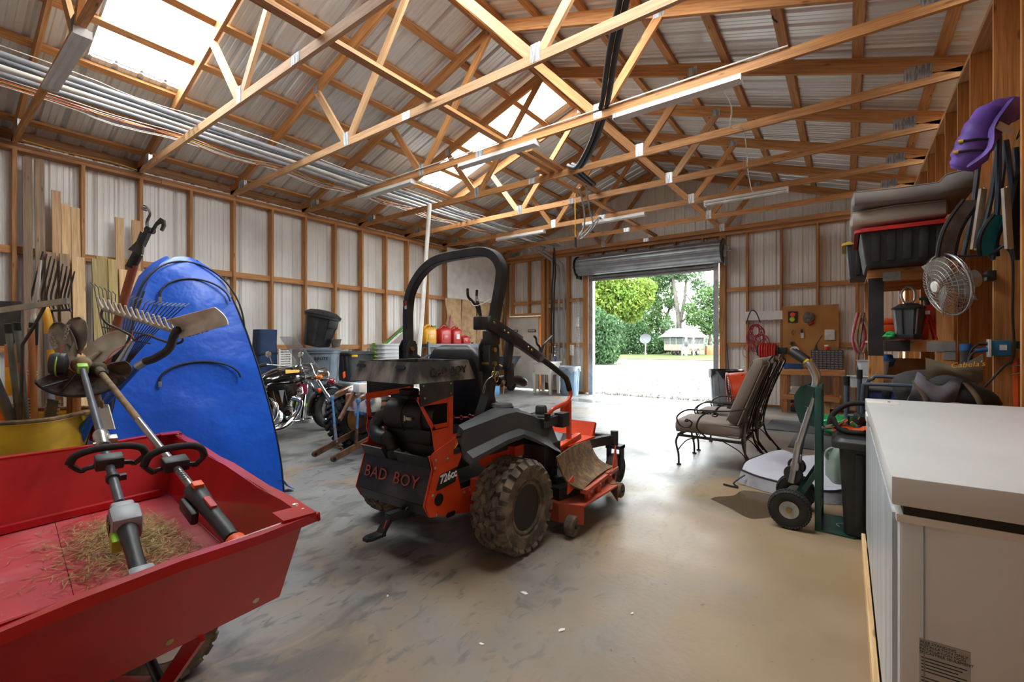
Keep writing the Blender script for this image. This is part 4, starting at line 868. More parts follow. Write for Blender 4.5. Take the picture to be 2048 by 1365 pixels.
B().rings([rr2(.8, .4, .02), rr2(.85, .44, .2), rr2(1.1, .62, .83), rr2(1.13, .65, .85), rr2(1.13, .65, .835), rr2(1.08, .6, .825), rr2(.83, .42, .22), rr2(.78, .38, .06)], caps=True).obj('tub_body', 'yellow_paint', tb, ang=50)
B().tube([V(p) for p in rr2(1.12, .64, .85)], .014, 8, closed=True).obj('rolled_rim', 'rust_dirt', tb)
def tool(name, label, cat='tool', grp='garden tools in the yellow tub', base=(0, 0, 0)): return thing(name, label, cat, base, 0, grp)
def pole(nm, lab, a, b_, r, mat, cat='handle', parts=()):
    """straight handle from top a down to b_ (world); parts: (name, s0, s1, radius, material)"""
    a, b_ = V(a), V(b_); t = tool(nm, lab, cat, base=b_); d = a - b_; B().cyl((0, 0, 0), d, r, 12).obj('shaft', mat, t)
    for n_, s0, s1, r_, m_ in parts: B().cyl(d * s0, d * s1, r_, 12).obj(n_, m_, t)
    return t, d
pole('metal_pole', 'grey steel pole with black cap standing highest at the tub edge', (-4.286, 0.419, 1.427), (-4.398, 0.497, 0.581), .016, 'tube_olive', 'pole', [('end_cap', .93, 1.0, .0185, 'black_cap')])
pole('metal_pole', 'grey steel pole with black cap and red band', (-4.367, 0.467, 1.441), (-4.483, 0.541, 0.560), .016, 'tube_olive', 'pole', [('end_cap', .94, 1.0, .0185, 'black_cap'), ('red_band', .62, .7, .0165, 'red_fibre')])
pole('garden_pole', 'plain brown wooden handle with cut top', (-4.229, 0.515, 1.400), (-4.326, 0.550, 0.581), .017, 'handle_wood')
pole('garden_pole', 'orange handle with yellow label sleeve', (-4.601, 0.454, 1.293), (-4.715, 0.477, 0.540), .019, 'orange_handle', parts=[('label_sleeve', .42, .8, .0205, 'yellow_bright'), ('white_label', .46, .54, .0208, 'white_print')])
pole('garden_pole', 'thick dark grey handle leaning out of the tub', (-4.290, 0.363, 1.075), (-4.412, 0.487, 0.664), .028, 'grey_tube')
pole('garden_pole', 'short orange handle crossing below the dark grey one', (-4.415, 0.378, 0.972), (-4.502, 0.474, 0.570), .017, 'orange_handle')
pole('garden_pole', 'wooden handle low behind the trimmer guard', (-4.354, 0.744, 0.879), (-4.444, 0.677, 0.540), .02, 'handle_wood')
pole('garden_pole', 'red handle behind the blue rake handle', (-4.038, 0.869, 1.259), (-4.255, 0.816, 0.627), .018, 'red_paint')
t, d = pole('pole_saw', 'orange pole saw with white cord wound round it', (-4.404, 0.546, 1.293), (-4.545, 0.549, 0.550), .022, 'orange_handle', 'saw', [('ferrule', 1.0, 1.2, .024, 'dark_plastic')])
b = B()
for i in range(11): b.torus(d * (.28 + i * .028 + (.2 if i > 8 else 0)), .0235, .003, (.1, .2, 1), 16, 5)
b.obj('cord_wrap', 'wire_white', t)
B().tube(spline([d * 1.2, d * 1.35 + V((.0, 0, 0)), d * 1.5 + V((.02, .01, 0)), d * 1.75 + V((.03, .02, 0))]), [.012, .014, .016, .012, .011, .014, .012, .01, .012, .016, .012, .01, .009, .012, .01, .008, .008, .006, .006][:19], 10).obj('saw_head', 'steel_pale', t)
t = tool('long_handle_tool', 'tool with yellow bent grip and grey shaft', base=(-4.489, 0.644, 0.557)); O_ = V((-4.489, 0.644, 0.557))
B().tube(spline([V(p) - O_ for p in ((-4.545, 0.602, 1.587), (-4.523, 0.619, 1.531), (-4.503, 0.633, 1.440), (-4.500, 0.635, 1.370))]), .026, 12).obj('grip', 'yellow_bright', t); B().cyl((0, 0, 0), V((-4.500, 0.635, 1.370)) - O_, .023, 12).obj('shaft', 'grey_plastic', t); B().cyl(V((-4.492, 0.642, 1.118)) - O_, V((-4.495, 0.640, 1.258)) - O_, .0235, 12).obj('label_sleeve', 'yellow_bright', t)
# weed blade lying across the tub top
t = tool('weed_cutter', 'long flat steel weed blade held out across the other tools', base=(-4.147, 0.468, 1.294)); O_ = V((-4.147, 0.468, 1.294))
B().beam(V((-4.311, 0.348, 1.500)) - O_, V((-3.740, 0.608, 1.557)) - O_, .012, .035).obj('blade', 'steel_worn', t); B().tube([V(p) - O_ for p in ((-3.907, 0.539, 1.542), (-4.022, 0.507, 1.417), (-4.147, 0.468, 1.294), (-4.412, 0.487, 0.581))], .009, 8).obj('bent_rod', 'steel_dark', t)
t = tool('square_spade', 'black square spade blade standing at the picture edge', base=(-4.978, 0.390, 0.519)); O_ = V((-4.978, 0.390, 0.519))
B().prism([(-.2, -.16), (.11, -.16), (.16, -.05), (.17, .16), (-.2, .17)], .012, V((-4.923, 0.431, 1.444)) - O_, (.805, .593, 0), (0, 0, 1)).obj('blade', 'steel_dark', t); B().cyl((0, 0, 0), V((-4.964, 0.401, 1.293)) - O_, .018).obj('shaft', 'handle_wood', t)
# forks and rakes
def fork():
    O_ = V((-4.738, 0.727, 0.488)); t = tool('manure_fork', 'black manure fork with a row of upright bent tines', base=O_)
    for i in range(9):
        u0 = 62 + i * 9.5 - max(0, i - 6) * 2; u1 = 86 + i * 7.9; v1 = 503 + i * 5.0
        pts = [V(q) - O_ for q in ((0, 0, 0),)][:0]
        t0, t1, t2, t3 = W3(u0 + 8, 612 + i * 1.5), W3(u0 + 2, 590 + i), W3(u0 + 10, 555 + i), W3(u1, v1)
        B().tube(spline([p - O_ for p in (t0, t1, t2, t3)], 4), [.007] * 10 + [.005] * 3, 6).obj('tine', 'steel_dark', t)
    B().tube([W3(66, 612) - O_, W3(100, 622) - O_, W3(142, 620) - O_], .009, 8).tube([W3(100, 622) - O_, W3(112, 660) - O_], .014, 8).obj('tine_bar', 'steel_dark', t); B().cyl((0, 0, 0), W3(112, 660) - O_, .018).obj('shaft', 'handle_wood', t)
def W3(u, v, d=3.95):
    """a point of the upright plane, square to the tub, in which a tool stands: across, height and distance"""
    f = V((-.5934, .8049, 0)); r = V((.8049, .5934, 0)); return V((0, 0, 1.3)) + (f + r * ((u - 1024) / 908) + V((0, 0, (688 - v) / 908))) * d * .86
fork()
def leafrake():
    O_ = W3(205, 905, 3.6); t = tool('leaf_rake', 'black spring tine leaf rake fanned out behind the bow rake', base=O_)
    hub = W3(228, 760, 3.6) - O_
    for i in range(22):
        u = 188 + i * 8.6; k = i / 21; v = 572 + 40 * k + 12 * abs(sin(k * 3)); top = W3(u, v, 3.7) - O_; mid = W3(205 + i * 5.0, 660 + 6 * k, 3.64) - O_
        tip = W3(u + (-6 if i < 6 else 10), v - 6, 3.76) - O_
        B().tube([hub.lerp(mid, .35), mid, top, tip], .0035, 5).obj('tine', 'steel_dark', t)
    for v0, w0 in ((655, 0), (672, 6)): B().tube([W3(205 + w0, v0, 3.62) - O_, W3(255, v0 + 8, 3.62) - O_, W3(308 - w0, v0 + 16, 3.62) - O_], .005, 6).obj('tine_brace', 'steel_dark', t)
    B().cyl((0, 0, 0), hub, .016).obj('shaft', 'black_coat', t)
leafrake()
def bowrake():
    O_ = W3(150, 905, 3.55); t = tool('bow_rake', 'steel bow rake with blue handle and pale upturned teeth', base=O_); P = lambda u, v, d=3.3: W3(u, v, d) - O_
    a, b_ = P(206, 618), P(350, 664); h_ = B().tube([a, b_], .013, 8, flat=(1, .6)).obj('rake_head', 'steel_worn', t)
    for i in range(14):
        q = a.lerp(b_, i / 13); B().tube([q, q + V((.0, -.015, .03)), q + V((.01, -.03, .075))], [.009, .009, .006], 7).obj('tooth', 'steel_pale', t)
    B().tube(spline([a, P(203, 632), P(215, 648), P(240, 660), P(262, 672), P(268, 682)]), .0075, 8).tube(spline([b_ + V((.02, 0, 0)), P(366, 680), P(350, 688), P(320, 680), P(290, 670), P(268, 682)]), .0075, 8).obj('bow', 'steel_dark', t)
    e = P(266, 680, 3.32); m = P(234, 735, 3.38); B().tube([e, m], [.013, .024], 12).obj('socket', 'alu', t); B().cyl(m, P(150, 905, 3.55), .021, 12).obj('handle', 'blue_fibre', t)
bowrake()
def sqshovel():
    O_ = W3(120, 905, 3.55); t = tool('transfer_shovel', 'square shovel with pale steel blade and blue handle in front of the tent', base=O_); P = lambda u, v, d=3.25: W3(u, v, d) - O_
    c0, c1, c2, c3 = P(333, 640, 3.25), P(430, 614, 3.05), P(457, 650, 3.0), P(358, 679, 3.2)
    n = (c1 - c0).cross(c3 - c0).normalized()
    def bl(u, v):
        p = c0.lerp(c1, u).lerp(c3.lerp(c2, u), v); return p + n * (.03 * (1 - (2 * v - 1) ** 2) * (1 - .3 * u) + .022 * math.exp(-((v - .45) * 7) ** 2) * max(0, 1 - u * 1.5))
    bl_ = B().grid(bl, 10, 12, .005).obj('blade', 'steel_pale', t, ang=60)
    text('embossed_print', 'RAZOR', .055, 'steel_worn', bl_, frame(c3.lerp(c2, .36).lerp(c0.lerp(c1, .36), .17) + n * .02, -(c2 - c3), -(c0 - c3) * 1), .002, 1.05, 0, .001)
    B().tube(spline([c0.lerp(c3, .5) + (c1 - c0) * .12, P(348, 672), P(338, 698), P(312, 716), P(290, 724)]), [.012, .018, .022, .024, .024] + [.024] * 20, 12).obj('socket', 'black_coat', t)
    m = P(292, 723); B().cyl(m, P(276, 733, 3.27), .025, 12).obj('ferrule', 'alu', t); B().cyl(P(277, 732, 3.27), P(120, 905, 3.55), .02, 12).obj('handle', 'blue_fibre', t)
    B().prism([(-.05, -.012), (.05, -.012), (.05, .012), (-.05, .012)], .002, P(254, 748, 3.27), (P(277, 732) - P(230, 763)).normalized(), (0, 0, 1)).obj('handle_label', 'white_print', t)
sqshovel()
def pruner():
    O_ = W3(160, 905, 3.7); t = tool('pole_pruner', 'tall red-brown pole pruner with black hooked cutting head', 'pruner', base=O_); P = lambda u, v, d=3.4: W3(u, v, d) - O_
    j = P(268, 530); B().cyl(P(160, 905, 3.7), j, .024, 14).obj('pole', 'red_fibre', t); B().cyl(P(262, 535), P(276, 508), .029, 14).obj('collar', 'black_cap', t)
    d = (P(292, 440) - P(268, 530)).normalized(); sx = V((.805, .593, 0)); n = V((-.593, .805, 0))
    B().tube([P(274, 512), P(284, 480)], .02, 12, flat=(1, .7)).prism([(-.06, -.01), (.03, -.04), (.05, .09), (.02, .11), (-.005, .045)], .014, P(276, 497), sx, (0, 0, 1)).obj('socket', 'steel_dark', t)
    B().beam(P(283, 492), P(300, 455), .03, .03, up=n).lathe([(.02, -.025), (.02, .025)], P(300, 461), n, 14).obj('pivot', 'black_steel', t)
    B().tube(spline([P(297, 466), P(294, 445), P(300, 428), P(294, 414), P(288, 411)]), [.022, .02, .018, .016, .014, .013, .013, .013, .013, .012, .012, .011, .011, .011, .01, .01, .01, .01, .01, .01, .01, .01, .01, .01, .01][:25], 8, flat=(.5, 1)).obj('lever', 'steel_dark', t); B().lathe([(.012, -.015), (.012, .015)], P(289, 418), n, 10).obj('pulley', 'steel_worn', t)
    hk = [(302, 462), (312, 446), (322, 436), (330, 441), (331, 452), (325, 463), (321, 461), (325, 450), (320, 447), (313, 452), (306, 468)]
    o = P(302, 462); s_ = 2.92 / 908; B().prism([((u - 302) * s_, (462 - v) * s_) for u, v in hk], .014, o, sx, (0, 0, 1)).obj('hook', 'steel_dark', t)
pruner()
def spoon(lab, tip, base, w, mat, txt=None, d=3.6, bend=.03):
    """round-point shovel blade standing up: tip (u, v), base (u, v) in the plane d out"""
    T_, Bq = W3(*tip, d), W3(*base, d); O_ = W3(base[0] + (base[0] - tip[0]) * .3, 905, d + .1); t = tool('round_shovel', lab, 'shovel', base=O_); T_ -= O_; Bq -= O_; w *= .86
    ax = (T_ - Bq); L = ax.length; ax.normalize(); n = V((.593, -.805, 0)); sd = ax.cross(n).normalized()
    def bl(u, v):
        ww = w * (1 - max(0, (u - .45) / .55) ** 2.2) ** .5 * (.82 + .18 * min(1, u * 3)) + .004; return Bq + ax * L * u + sd * ww * (v - .5) + n * (-bend * (1 - (2 * v - 1) ** 2) + .015)
    b_ = B().grid(bl, 12, 8, .004).obj('blade', mat, t, ang=60); B().tube([Bq - ax * .1, Bq, Bq + ax * L * .3], [.022, .024, .01], 10).obj('socket', mat, t); B().cyl((0, 0, 0), Bq - ax * .08, .02).obj('shaft', 'handle_wood', t)
    if txt: text('embossed_print', txt, .034, 'steel_worn' if mat != 'steel_worn' else 'steel_pale', b_, frame(Bq + ax * L * .52 + sd * w * (-.3) + n * .022, ax, -sd), .002, 1.0)
spoon('small grey shovel blade with embossed letters, beside the yellow grip', (112, 645), (142, 708), .19, 'steel_worn', 'RAZOR')
spoon('broad upright shovel blade coated in dried mud', (163, 634), (146, 706), .2, 'steel_worn', 'RAZOR')
spoon('pale worn shovel blade pointing out towards the blue tent', (256, 668), (176, 720), .17, 'steel_pale', None, 3.45)
t = tool('garden_trowel', 'small pale blade hanging over the yellow tub corner', 'trowel', base=(-3.586, 0.722, 0.921)); O_ = V((-3.586, 0.722, 0.921))
B().prism([(-.02, .02), (.05, .015), (.09, -.13), (-.0, -.135)], .006, (0, 0, 0), (.805, .593, 0), (0, 0, 1)).obj('blade', 'steel_pale', t); B().cyl((0, 0, 0), (-.03, 0, .07), .012).torus((.04, 0, .02), .02, .006, (0, 1, 0), 12, 5).obj('shank', 'rust_dirt', t)
t = tool('chain_saw_bar', 'dark bar with saw chain low in the tub', 'saw', base=(-4.284, 0.581, 0.581)); O_ = V((-4.284, 0.581, 0.581))
B().beam((0, 0, 0), V((-4.230, 0.621, 0.929)) - O_, .08, .01, up=(.6, -.8, 0)).obj('bar', 'steel_dark', t)
b = B(); e = V((-4.230, 0.621, 0.929)) - O_
for i in range(14):
    for s_ in (-.042, .042): b.box(e * (i / 14 + .03) + V((.8 * s_, .6 * s_, 0)), (.014, .012, .018))
b.obj('saw_chain', 'steel_worn', t)
# ================================================================ boards leaning on the left wall
def lean(lab, y0, y1, h_, mat, xt=-7.99, xb=-7.8, dy=0):
    b = B().beam((0, 0, 0), (xt - xb, dy, h_), y1 - y0, .03, up=(1, 0, 0)); o = b.obj('leaning_board', mat, None, (xb, (y0 + y1) / 2, .0)); tag(o, lab, 'board', 'boards leaning on the left wall')
lean('tall weathered board leaning beside the first stud', .9, .98, 3.56, 'wood_grey', dy=.0); lean('tall brown weathered board, second from the stud', 1.0, 1.085, 3.57, 'wood_grey')
lean('orange-toned pine board between weathered and pale boards', 1.15, 1.23, 3.22, 'fir_light'); lean('pale board with pencil marks, next to the orange-toned one', 1.235, 1.32, 3.07, 'pine_pale'); lean('pale board next to the second stud', 1.325, 1.41, 3.05, 'pine_pale')
lean('narrow pale board standing behind the pole pruner', 1.76, 1.85, 3.02, 'pine_pale'); lean('narrow yellow pine board against the third stud', 1.94, 2.03, 3.02, 'fir_light')
lean('dark brown short board behind the manure fork', 1.08, 1.17, 2.42, 'wood_grey', -7.86, -7.6); lean('dark brown short board beside the pale wide one', 1.2, 1.29, 2.42, 'wood_grey', -7.86, -7.6); lean('wide pale pink board in front of the second stud', 1.31, 1.43, 2.4, 'pine_pale', -7.86, -7.6)
lean('greenish treated board, nearest the second stud', 1.5, 1.585, 2.4, 'pine_green', -7.86, -7.6); lean('greenish treated board, tallest of the three', 1.55, 1.66, 2.45, 'pine_green', -7.9, -7.68); lean('greenish treated board with a notch, third of three', 1.66, 1.75, 2.42, 'pine_green', -7.86, -7.6)
lean('wide pale plywood offcut behind the blue tent', 1.77, 2.05, 2.3, 'pine_pale', -7.86, -7.56)
# ================================================================ blue pop-up tent
def fabric(name, c1, c2, rough=.4):
    m = mk(name, c1, rough, 0, c2, 2.5, .3, .75, bump=.5, bscale=3, bd=.06); return m
fabric('tent_blue', '1a63dd', '1453c4'); mk('piping_black', '15151a', .6)
def tent():
    O_ = V((-4.56, 1.44, 0)); t = thing('popup_tent', 'tall blue pop-up shelter tent with black piping behind the red cart', 'tent', O_, 85)
    prof = [(0, .61), (.25, .595), (.5, .565), (.8, .515), (1.1, .455), (1.4, .385), (1.65, .315), (1.85, .24), (1.97, .15), (2.03, .05)]
    def hw(z_):
        for (z0, w0), (z1, w1) in zip(prof, prof[1:]):
            if z0 <= z_ <= z1: return w0 + (w1 - w0) * (z_ - z0) / (z1 - z0)
        return .05
    DP = .95
    r5 = random.Random(5)
    def face(dirx, diry, nx, ny, nm, ofs, seed):
        q = [r5.uniform(0, 6) for _ in range(6)]
        def fn(u, v):
            z_ = 2.0 * (v ** .9); w = hw(z_); s = (2 * u - 1); bul = (.035 * (1 - s * s) * (1 - .5 * v)); e = .012 * sin(7 * u + q[0] + 5 * v) * sin(9 * v + q[1]) + .006 * sin(23 * v + q[2] + 4 * u)
            wx = w * (DP if ofs else 1); wn = w * (1 if ofs else DP)
            return V((dirx * s * wx + nx * (wn + (bul + e) * (1 - s * s)), diry * s * wx + ny * (wn + (bul + e) * (1 - s * s)), z_ + .03 * (1 - s * s) * v ** 6))
        return B().grid(fn, 18, 34).obj(nm, 'tent_blue', t, ang=80)
    face(1, 0, 0, -1, 'front_panel', 0, 1); face(0, 1, 1, 0, 'side_panel', 1, 2); face(-1, 0, 0, 1, 'back_panel', 0, 3); face(0, -1, -1, 0, 'side_panel', 1, 4)
    B().grid(lambda u, v: V(((2 * u - 1) * hw(2.0) * 1.1, (2 * v - 1) * hw(2.0) * .95, 2.0 + .03 * (1 - (2 * u - 1) ** 2) * (1 - (2 * v - 1) ** 2))), 6, 6).obj('roof_panel', 'tent_blue', t, ang=80)
    def edge(sx, sy): return [V((sx * hw(z_), sy * hw(z_) * DP, z_)) for z_ in [i * .1 for i in range(18)]]
    for sx, sy in ((-1, -1), (1, -1), (1, 1), (-1, 1)): B().tube(edge(sx, sy), .007, 6).obj('edge_piping', 'piping_black', t)
    def hoop(pl):
        pts = []
        for i in range(25):
            a = R(180 - 180 * i / 24); s = cos(a); zz = 1.45 + .53 * sin(a); w = hw(1.45); 
            n_ = hw(zz) * (DP if pl == 0 else 1) + .03 * sin(a) + .004
            if pl == 0: pts.append(V((s * w, -n_, zz)))
            else: pts.append(V((-n_, s * w * DP, zz)))
        return pts
    B().tube(hoop(0), .008, 6).obj('front_hoop', 'piping_black', t)
    for zc, w_, h_ in ((1.66, .24, .17), (1.02, .27, .14)):
        pts = []
        for i in range(17):
            a = R(180 - 180 * i / 16); zz = zc + h_ * sin(a) - .05 * cos(a) * 0; pts.append(V((.03 + w_ * cos(a), -hw(zz) * DP - .036, zz)))
        B().tube(pts, .008, 6).obj('window_zipper', 'piping_black', t); B().box(pts[0] + V((0, -.01, -.02)), (.02, .01, .04)).obj('zip_pull', 'galv', t)
    B().tube([V((.61, -.58, .01)), V((.0, -.6, .012)), V((-.61, -.58, .01))], .007, 6).obj('hem_piping', 'piping_black', t)
    B().grid(lambda u, v: V((.56 + .14 * u, -.58 + .1 * v, .02 + .05 * sin(u * 5) * (1 - u) + .1 * (1 - u))), 5, 3, .003).obj('loose_corner', 'tent_blue', t, ang=70)
tent()
# ================================================================ chest freezer
mk('freezer_white', 'dcdcda', .32, 0, 'd2d2d0', 2, .3, .8); mk('freezer_film', 'cfd3d6', .3, 0, '9fa9b1', 3, .4, .7, stretch=(1, 6, .35)); mk('gasket', '2a2622', .8)
def freezer():
    t = thing('chest_freezer', 'white chest freezer with scuffed side along the bare stud wall', 'freezer', (.452, 2.63, 0)); hx, hy = .352, 1.06
    B().box((0, 0, .475), (2 * hx - .02, 2 * hy - .02, .75), bev=.012).obj('cabinet', 'freezer_white', t)
    B().bx((-hx - .001, -hy + .03, .12), (-hx + .012, hy - .03, .845)).obj('side_skin', 'freezer_film', t)
    B().bx((-hx + .02, -hy + .005, .845), (hx - .02, hy - .01, .872)).obj('gasket', 'gasket', t)
    B().bx((-hx + .006, -hy + .002, .83), (hx, hy - .01, .85)).obj('cabinet_rim', 'white_paint', t)
    lid = B().box((0, 0, .912), (2 * hx + .01, 2 * hy + .012, .076), bev=.005).obj('lid', 'freezer_white', t)
    B().box((-.28, .86, .9515), (.15, .16, .004), bev=.001).obj('hinge_cover', 'white_paint', lid); B().box((-.25, .87, .954), (.012, .03, .002)).obj('lock_slot', 'steel_dark', lid)
    B().bx((-hx - .012, hy - .52, .862), (-hx + .002, hy - .3, .9)).obj('lid_handle', 'white_paint', lid)
    B().bx((-hx + .06, -hy + .006, .12), (-hx + .0625, -hy + .013, .83)).obj('panel_seam', 'steel_grey', t)
    lb = B().bx((-.3, -hy + .0075, .36), (-.205, -hy + .0095, .535)).obj('rating_label', 'mesh_label', t)
    for i, s_ in enumerate(('FREE STANDING', 'INSTALLATION ONLY', 'INSTALLATION NON', 'ENCASTREE SEULEMENT')): text('label_print', s_, .0092, 'black_print', lb, frame((-.2965 + .00245 * len(s_), -hy + .007, .527 - i * .0085), (1, 0, 0), (0, 0, 1)), .0003, 1)
    b = B()
    for i in range(9):
        z_ = .487 - i * .0085
        if i == 5: continue
        b.bx((-.2965, -hy + .0066, z_), (-.2965 + (.045 if i > 5 else .085 - .008 * (i % 3)), -hy + .0078, z_ + .002))
    b.obj('fine_print', 'black_print', lb)
    for x in (-.3, .3):
        for y_ in (-.95, .95): B().box((x, y_, .05), (.08, .08, .1)).obj('foot', 'black_cap', t)
    for q, p in (((.1, -hy - .0073, .938), (.16, -hy - .0073, .91)),): B().tube([q, p], .0012, 4).obj('scratch', 'steel_grey', t)
mk('mesh_label', 'b9b9b7', .5)
freezer()
tag(B().beam((.085, 1.25, .045), (.085, 3.66, .045), .02, .088).obj('skid_board', 'pine_pale'), 'long pale timber on the floor along the freezer side', 'board')
# ================================================================ black storage tote with straps on it
mk('tote_black', '232324', .5, 0, '343434', 6); mk('tote_grey', '4a4d50', .5, 0, '3d4043', 5); mk('strap_orange', 'e0561c', .7)
def tote(nm, lab, loc, rz, w, l, h_, mb, ml, grp=None, ribs_=6, lidh=.06, lid_over=.02):
    t = thing(nm, lab, 'storage box', loc, rz, grp)
    b = B().rings([[(a, q, z_) for a, q in roundrect(w * s, l * s, .04, 3)] for z_, s in ((0, .84), (.01, .86), (h_ - lidh, .97), (h_ - lidh, 1.0))]); b.obj('bin', mb, t, ang=35)
    for sy in (-1, 1):
        for i in range(ribs_):
            x = (i - (ribs_ - 1) / 2) * w * .8 / ribs_; B().obox((x, sy * l * .462, h_ * .46), (w * .045, 0, 0), (0, .012, 0), (0, sy * l * .028, h_ * .38), .004).obj('rib', mb, t)
    b = B().rings([[(a, q, z_) for a, q in roundrect(w + lid_over * 2 - s, l + lid_over * 2 - s, .05, 3)] for z_, s in ((h_ - lidh, 0), (h_ - lidh * .45, 0), (h_ - lidh * .4, .03), (h_ - lidh * .1, .06), (h_, .12), (h_, .2), (h_ - lidh * .25, .24))]); b.obj('lid', ml, t, ang=35)
    return t
tote('storage_tote', 'large black storage tote between hand truck and freezer', (.2, 4.0, .014), 0, .5, .5, .66, 'tote_black', 'tote_black', None, 3, .07, .035)
def strap():
    t = thing('jumper_cables', 'black cable coil with orange straps heaped on the black tote', 'cables', (.12, 3.96, .674))
    B().tube(spline([(-.22, -.05, .03), (-.2, .02, .12), (-.1, .05, .2), (.05, .06, .19), (.12, 0, .06), (0, -.08, .025), (-.15, -.1, .03), (-.2, -.02, .1)]), .018, 10).obj('rubber_loop', 'rubber', t)
    B().grid(lambda u, v: (-.2 + .36 * u, -.12 + .05 * v + .05 * sin(u * 6), .02 + .03 * sin(u * 9) ** 2 + .02 * v), 14, 2, .004).obj('orange_strap', 'strap_orange', t, ang=70)
    B().grid(lambda u, v: (-.1 + .3 * u, -.04 + .05 * v + .04 * sin(u * 5 + 2), .07 + .04 * sin(u * 7)), 14, 2, .004).obj('orange_strap', 'strap_orange', t, ang=70)
    B().box((-.02, .0, .1), (.12, .08, .07), (.3, .2, .5), .01).obj('ratchet_case', 'dark_plastic', t); B().box((-.02, -.042, .11), (.08, .004, .02), (.3, .2, .5)).obj('warning_label', 'sun_yellow', t)
    B().tube([(-.3, -.1, .02), (-.18, -.08, .05), (-.12, -.04, .1)], .012, 8).tube([(-.29, -.06, .02), (-.18, -.05, .06)], .01, 8).obj('clamp', 'chrome', t)
strap()
# fuel jug with pour spout
mk('jug_green', '7f8f80', .45, 0, '6d7e70', 4); mk('bag_green', '2fae62', .35, 0, '1f8a48', 5, bump=.5, bscale=14)
def jug():
    t = thing('fluid_jug', 'translucent green fluid jug with upright clear spout behind the black tote', 'jug', (.0, 4.75, 0), 20)
    prof = [(.12, .0), (.135, .02), (.135, .34), (.09, .44), (.06, .47), (.055, .5)]
    B().rings([[(a, q, z_) for a, q in roundrect(r * 2, r * 1.5, .04, 3)] for r, z_ in prof]).obj('bottle', 'jug_green', t); B().torus((-.1, 0, .36), .05, .015, (0, 1, 0), 14, 6).obj('handle', 'jug_green', t)
    B().lathe([(.06, .5), (.062, .56), (.05, .58), (.02, .585)], (0, 0, 0), (0, 0, 1), 20).obj('cap', 'black_cap', t); B().cyl((0, 0, .58), (0, 0, .86), .016, 12, .012).obj('spout', 'pvc_grey', t); B().cyl((0, 0, .86), (0, 0, .89), .02, 12).obj('spout_tip', 'white_paint', t)
jug()
def blob(nm, lab, cat, c, r, mat, seed, amp=.25, n=14, m=10, grp=None, parts=None):
    rr = random.Random(seed); ph = [rr.uniform(0, 6) for _ in range(8)]
    b = B(); c = V((0, 0, 0))
    def fn(u, v):
        a = 2 * pi * u; p = pi * v; d = V((cos(a) * sin(p), sin(a) * sin(p), -cos(p))); k = 1 + amp * (sin(3 * a + ph[0] + 2 * p) * .5 + sin(5 * a + ph[1] - 3 * p) * .3 + sin(7 * p + ph[2] + a) * .3) * sin(p)
        return V((d.x * r[0] * k, d.y * r[1] * k, max(d.z * r[2] * k, -r[2]) + r[2]))
    b.grid(fn, n * 2, m * 2); return b
tag(blob('', '', '', 0, (.2, .17, .15), 'bag_green', 4, .45, 20, 14).obj('plastic_bag', 'bag_green', None, (-.1, 7.9, .0)), 'crumpled bright green plastic bag on the floor beside the workbench', 'bag')
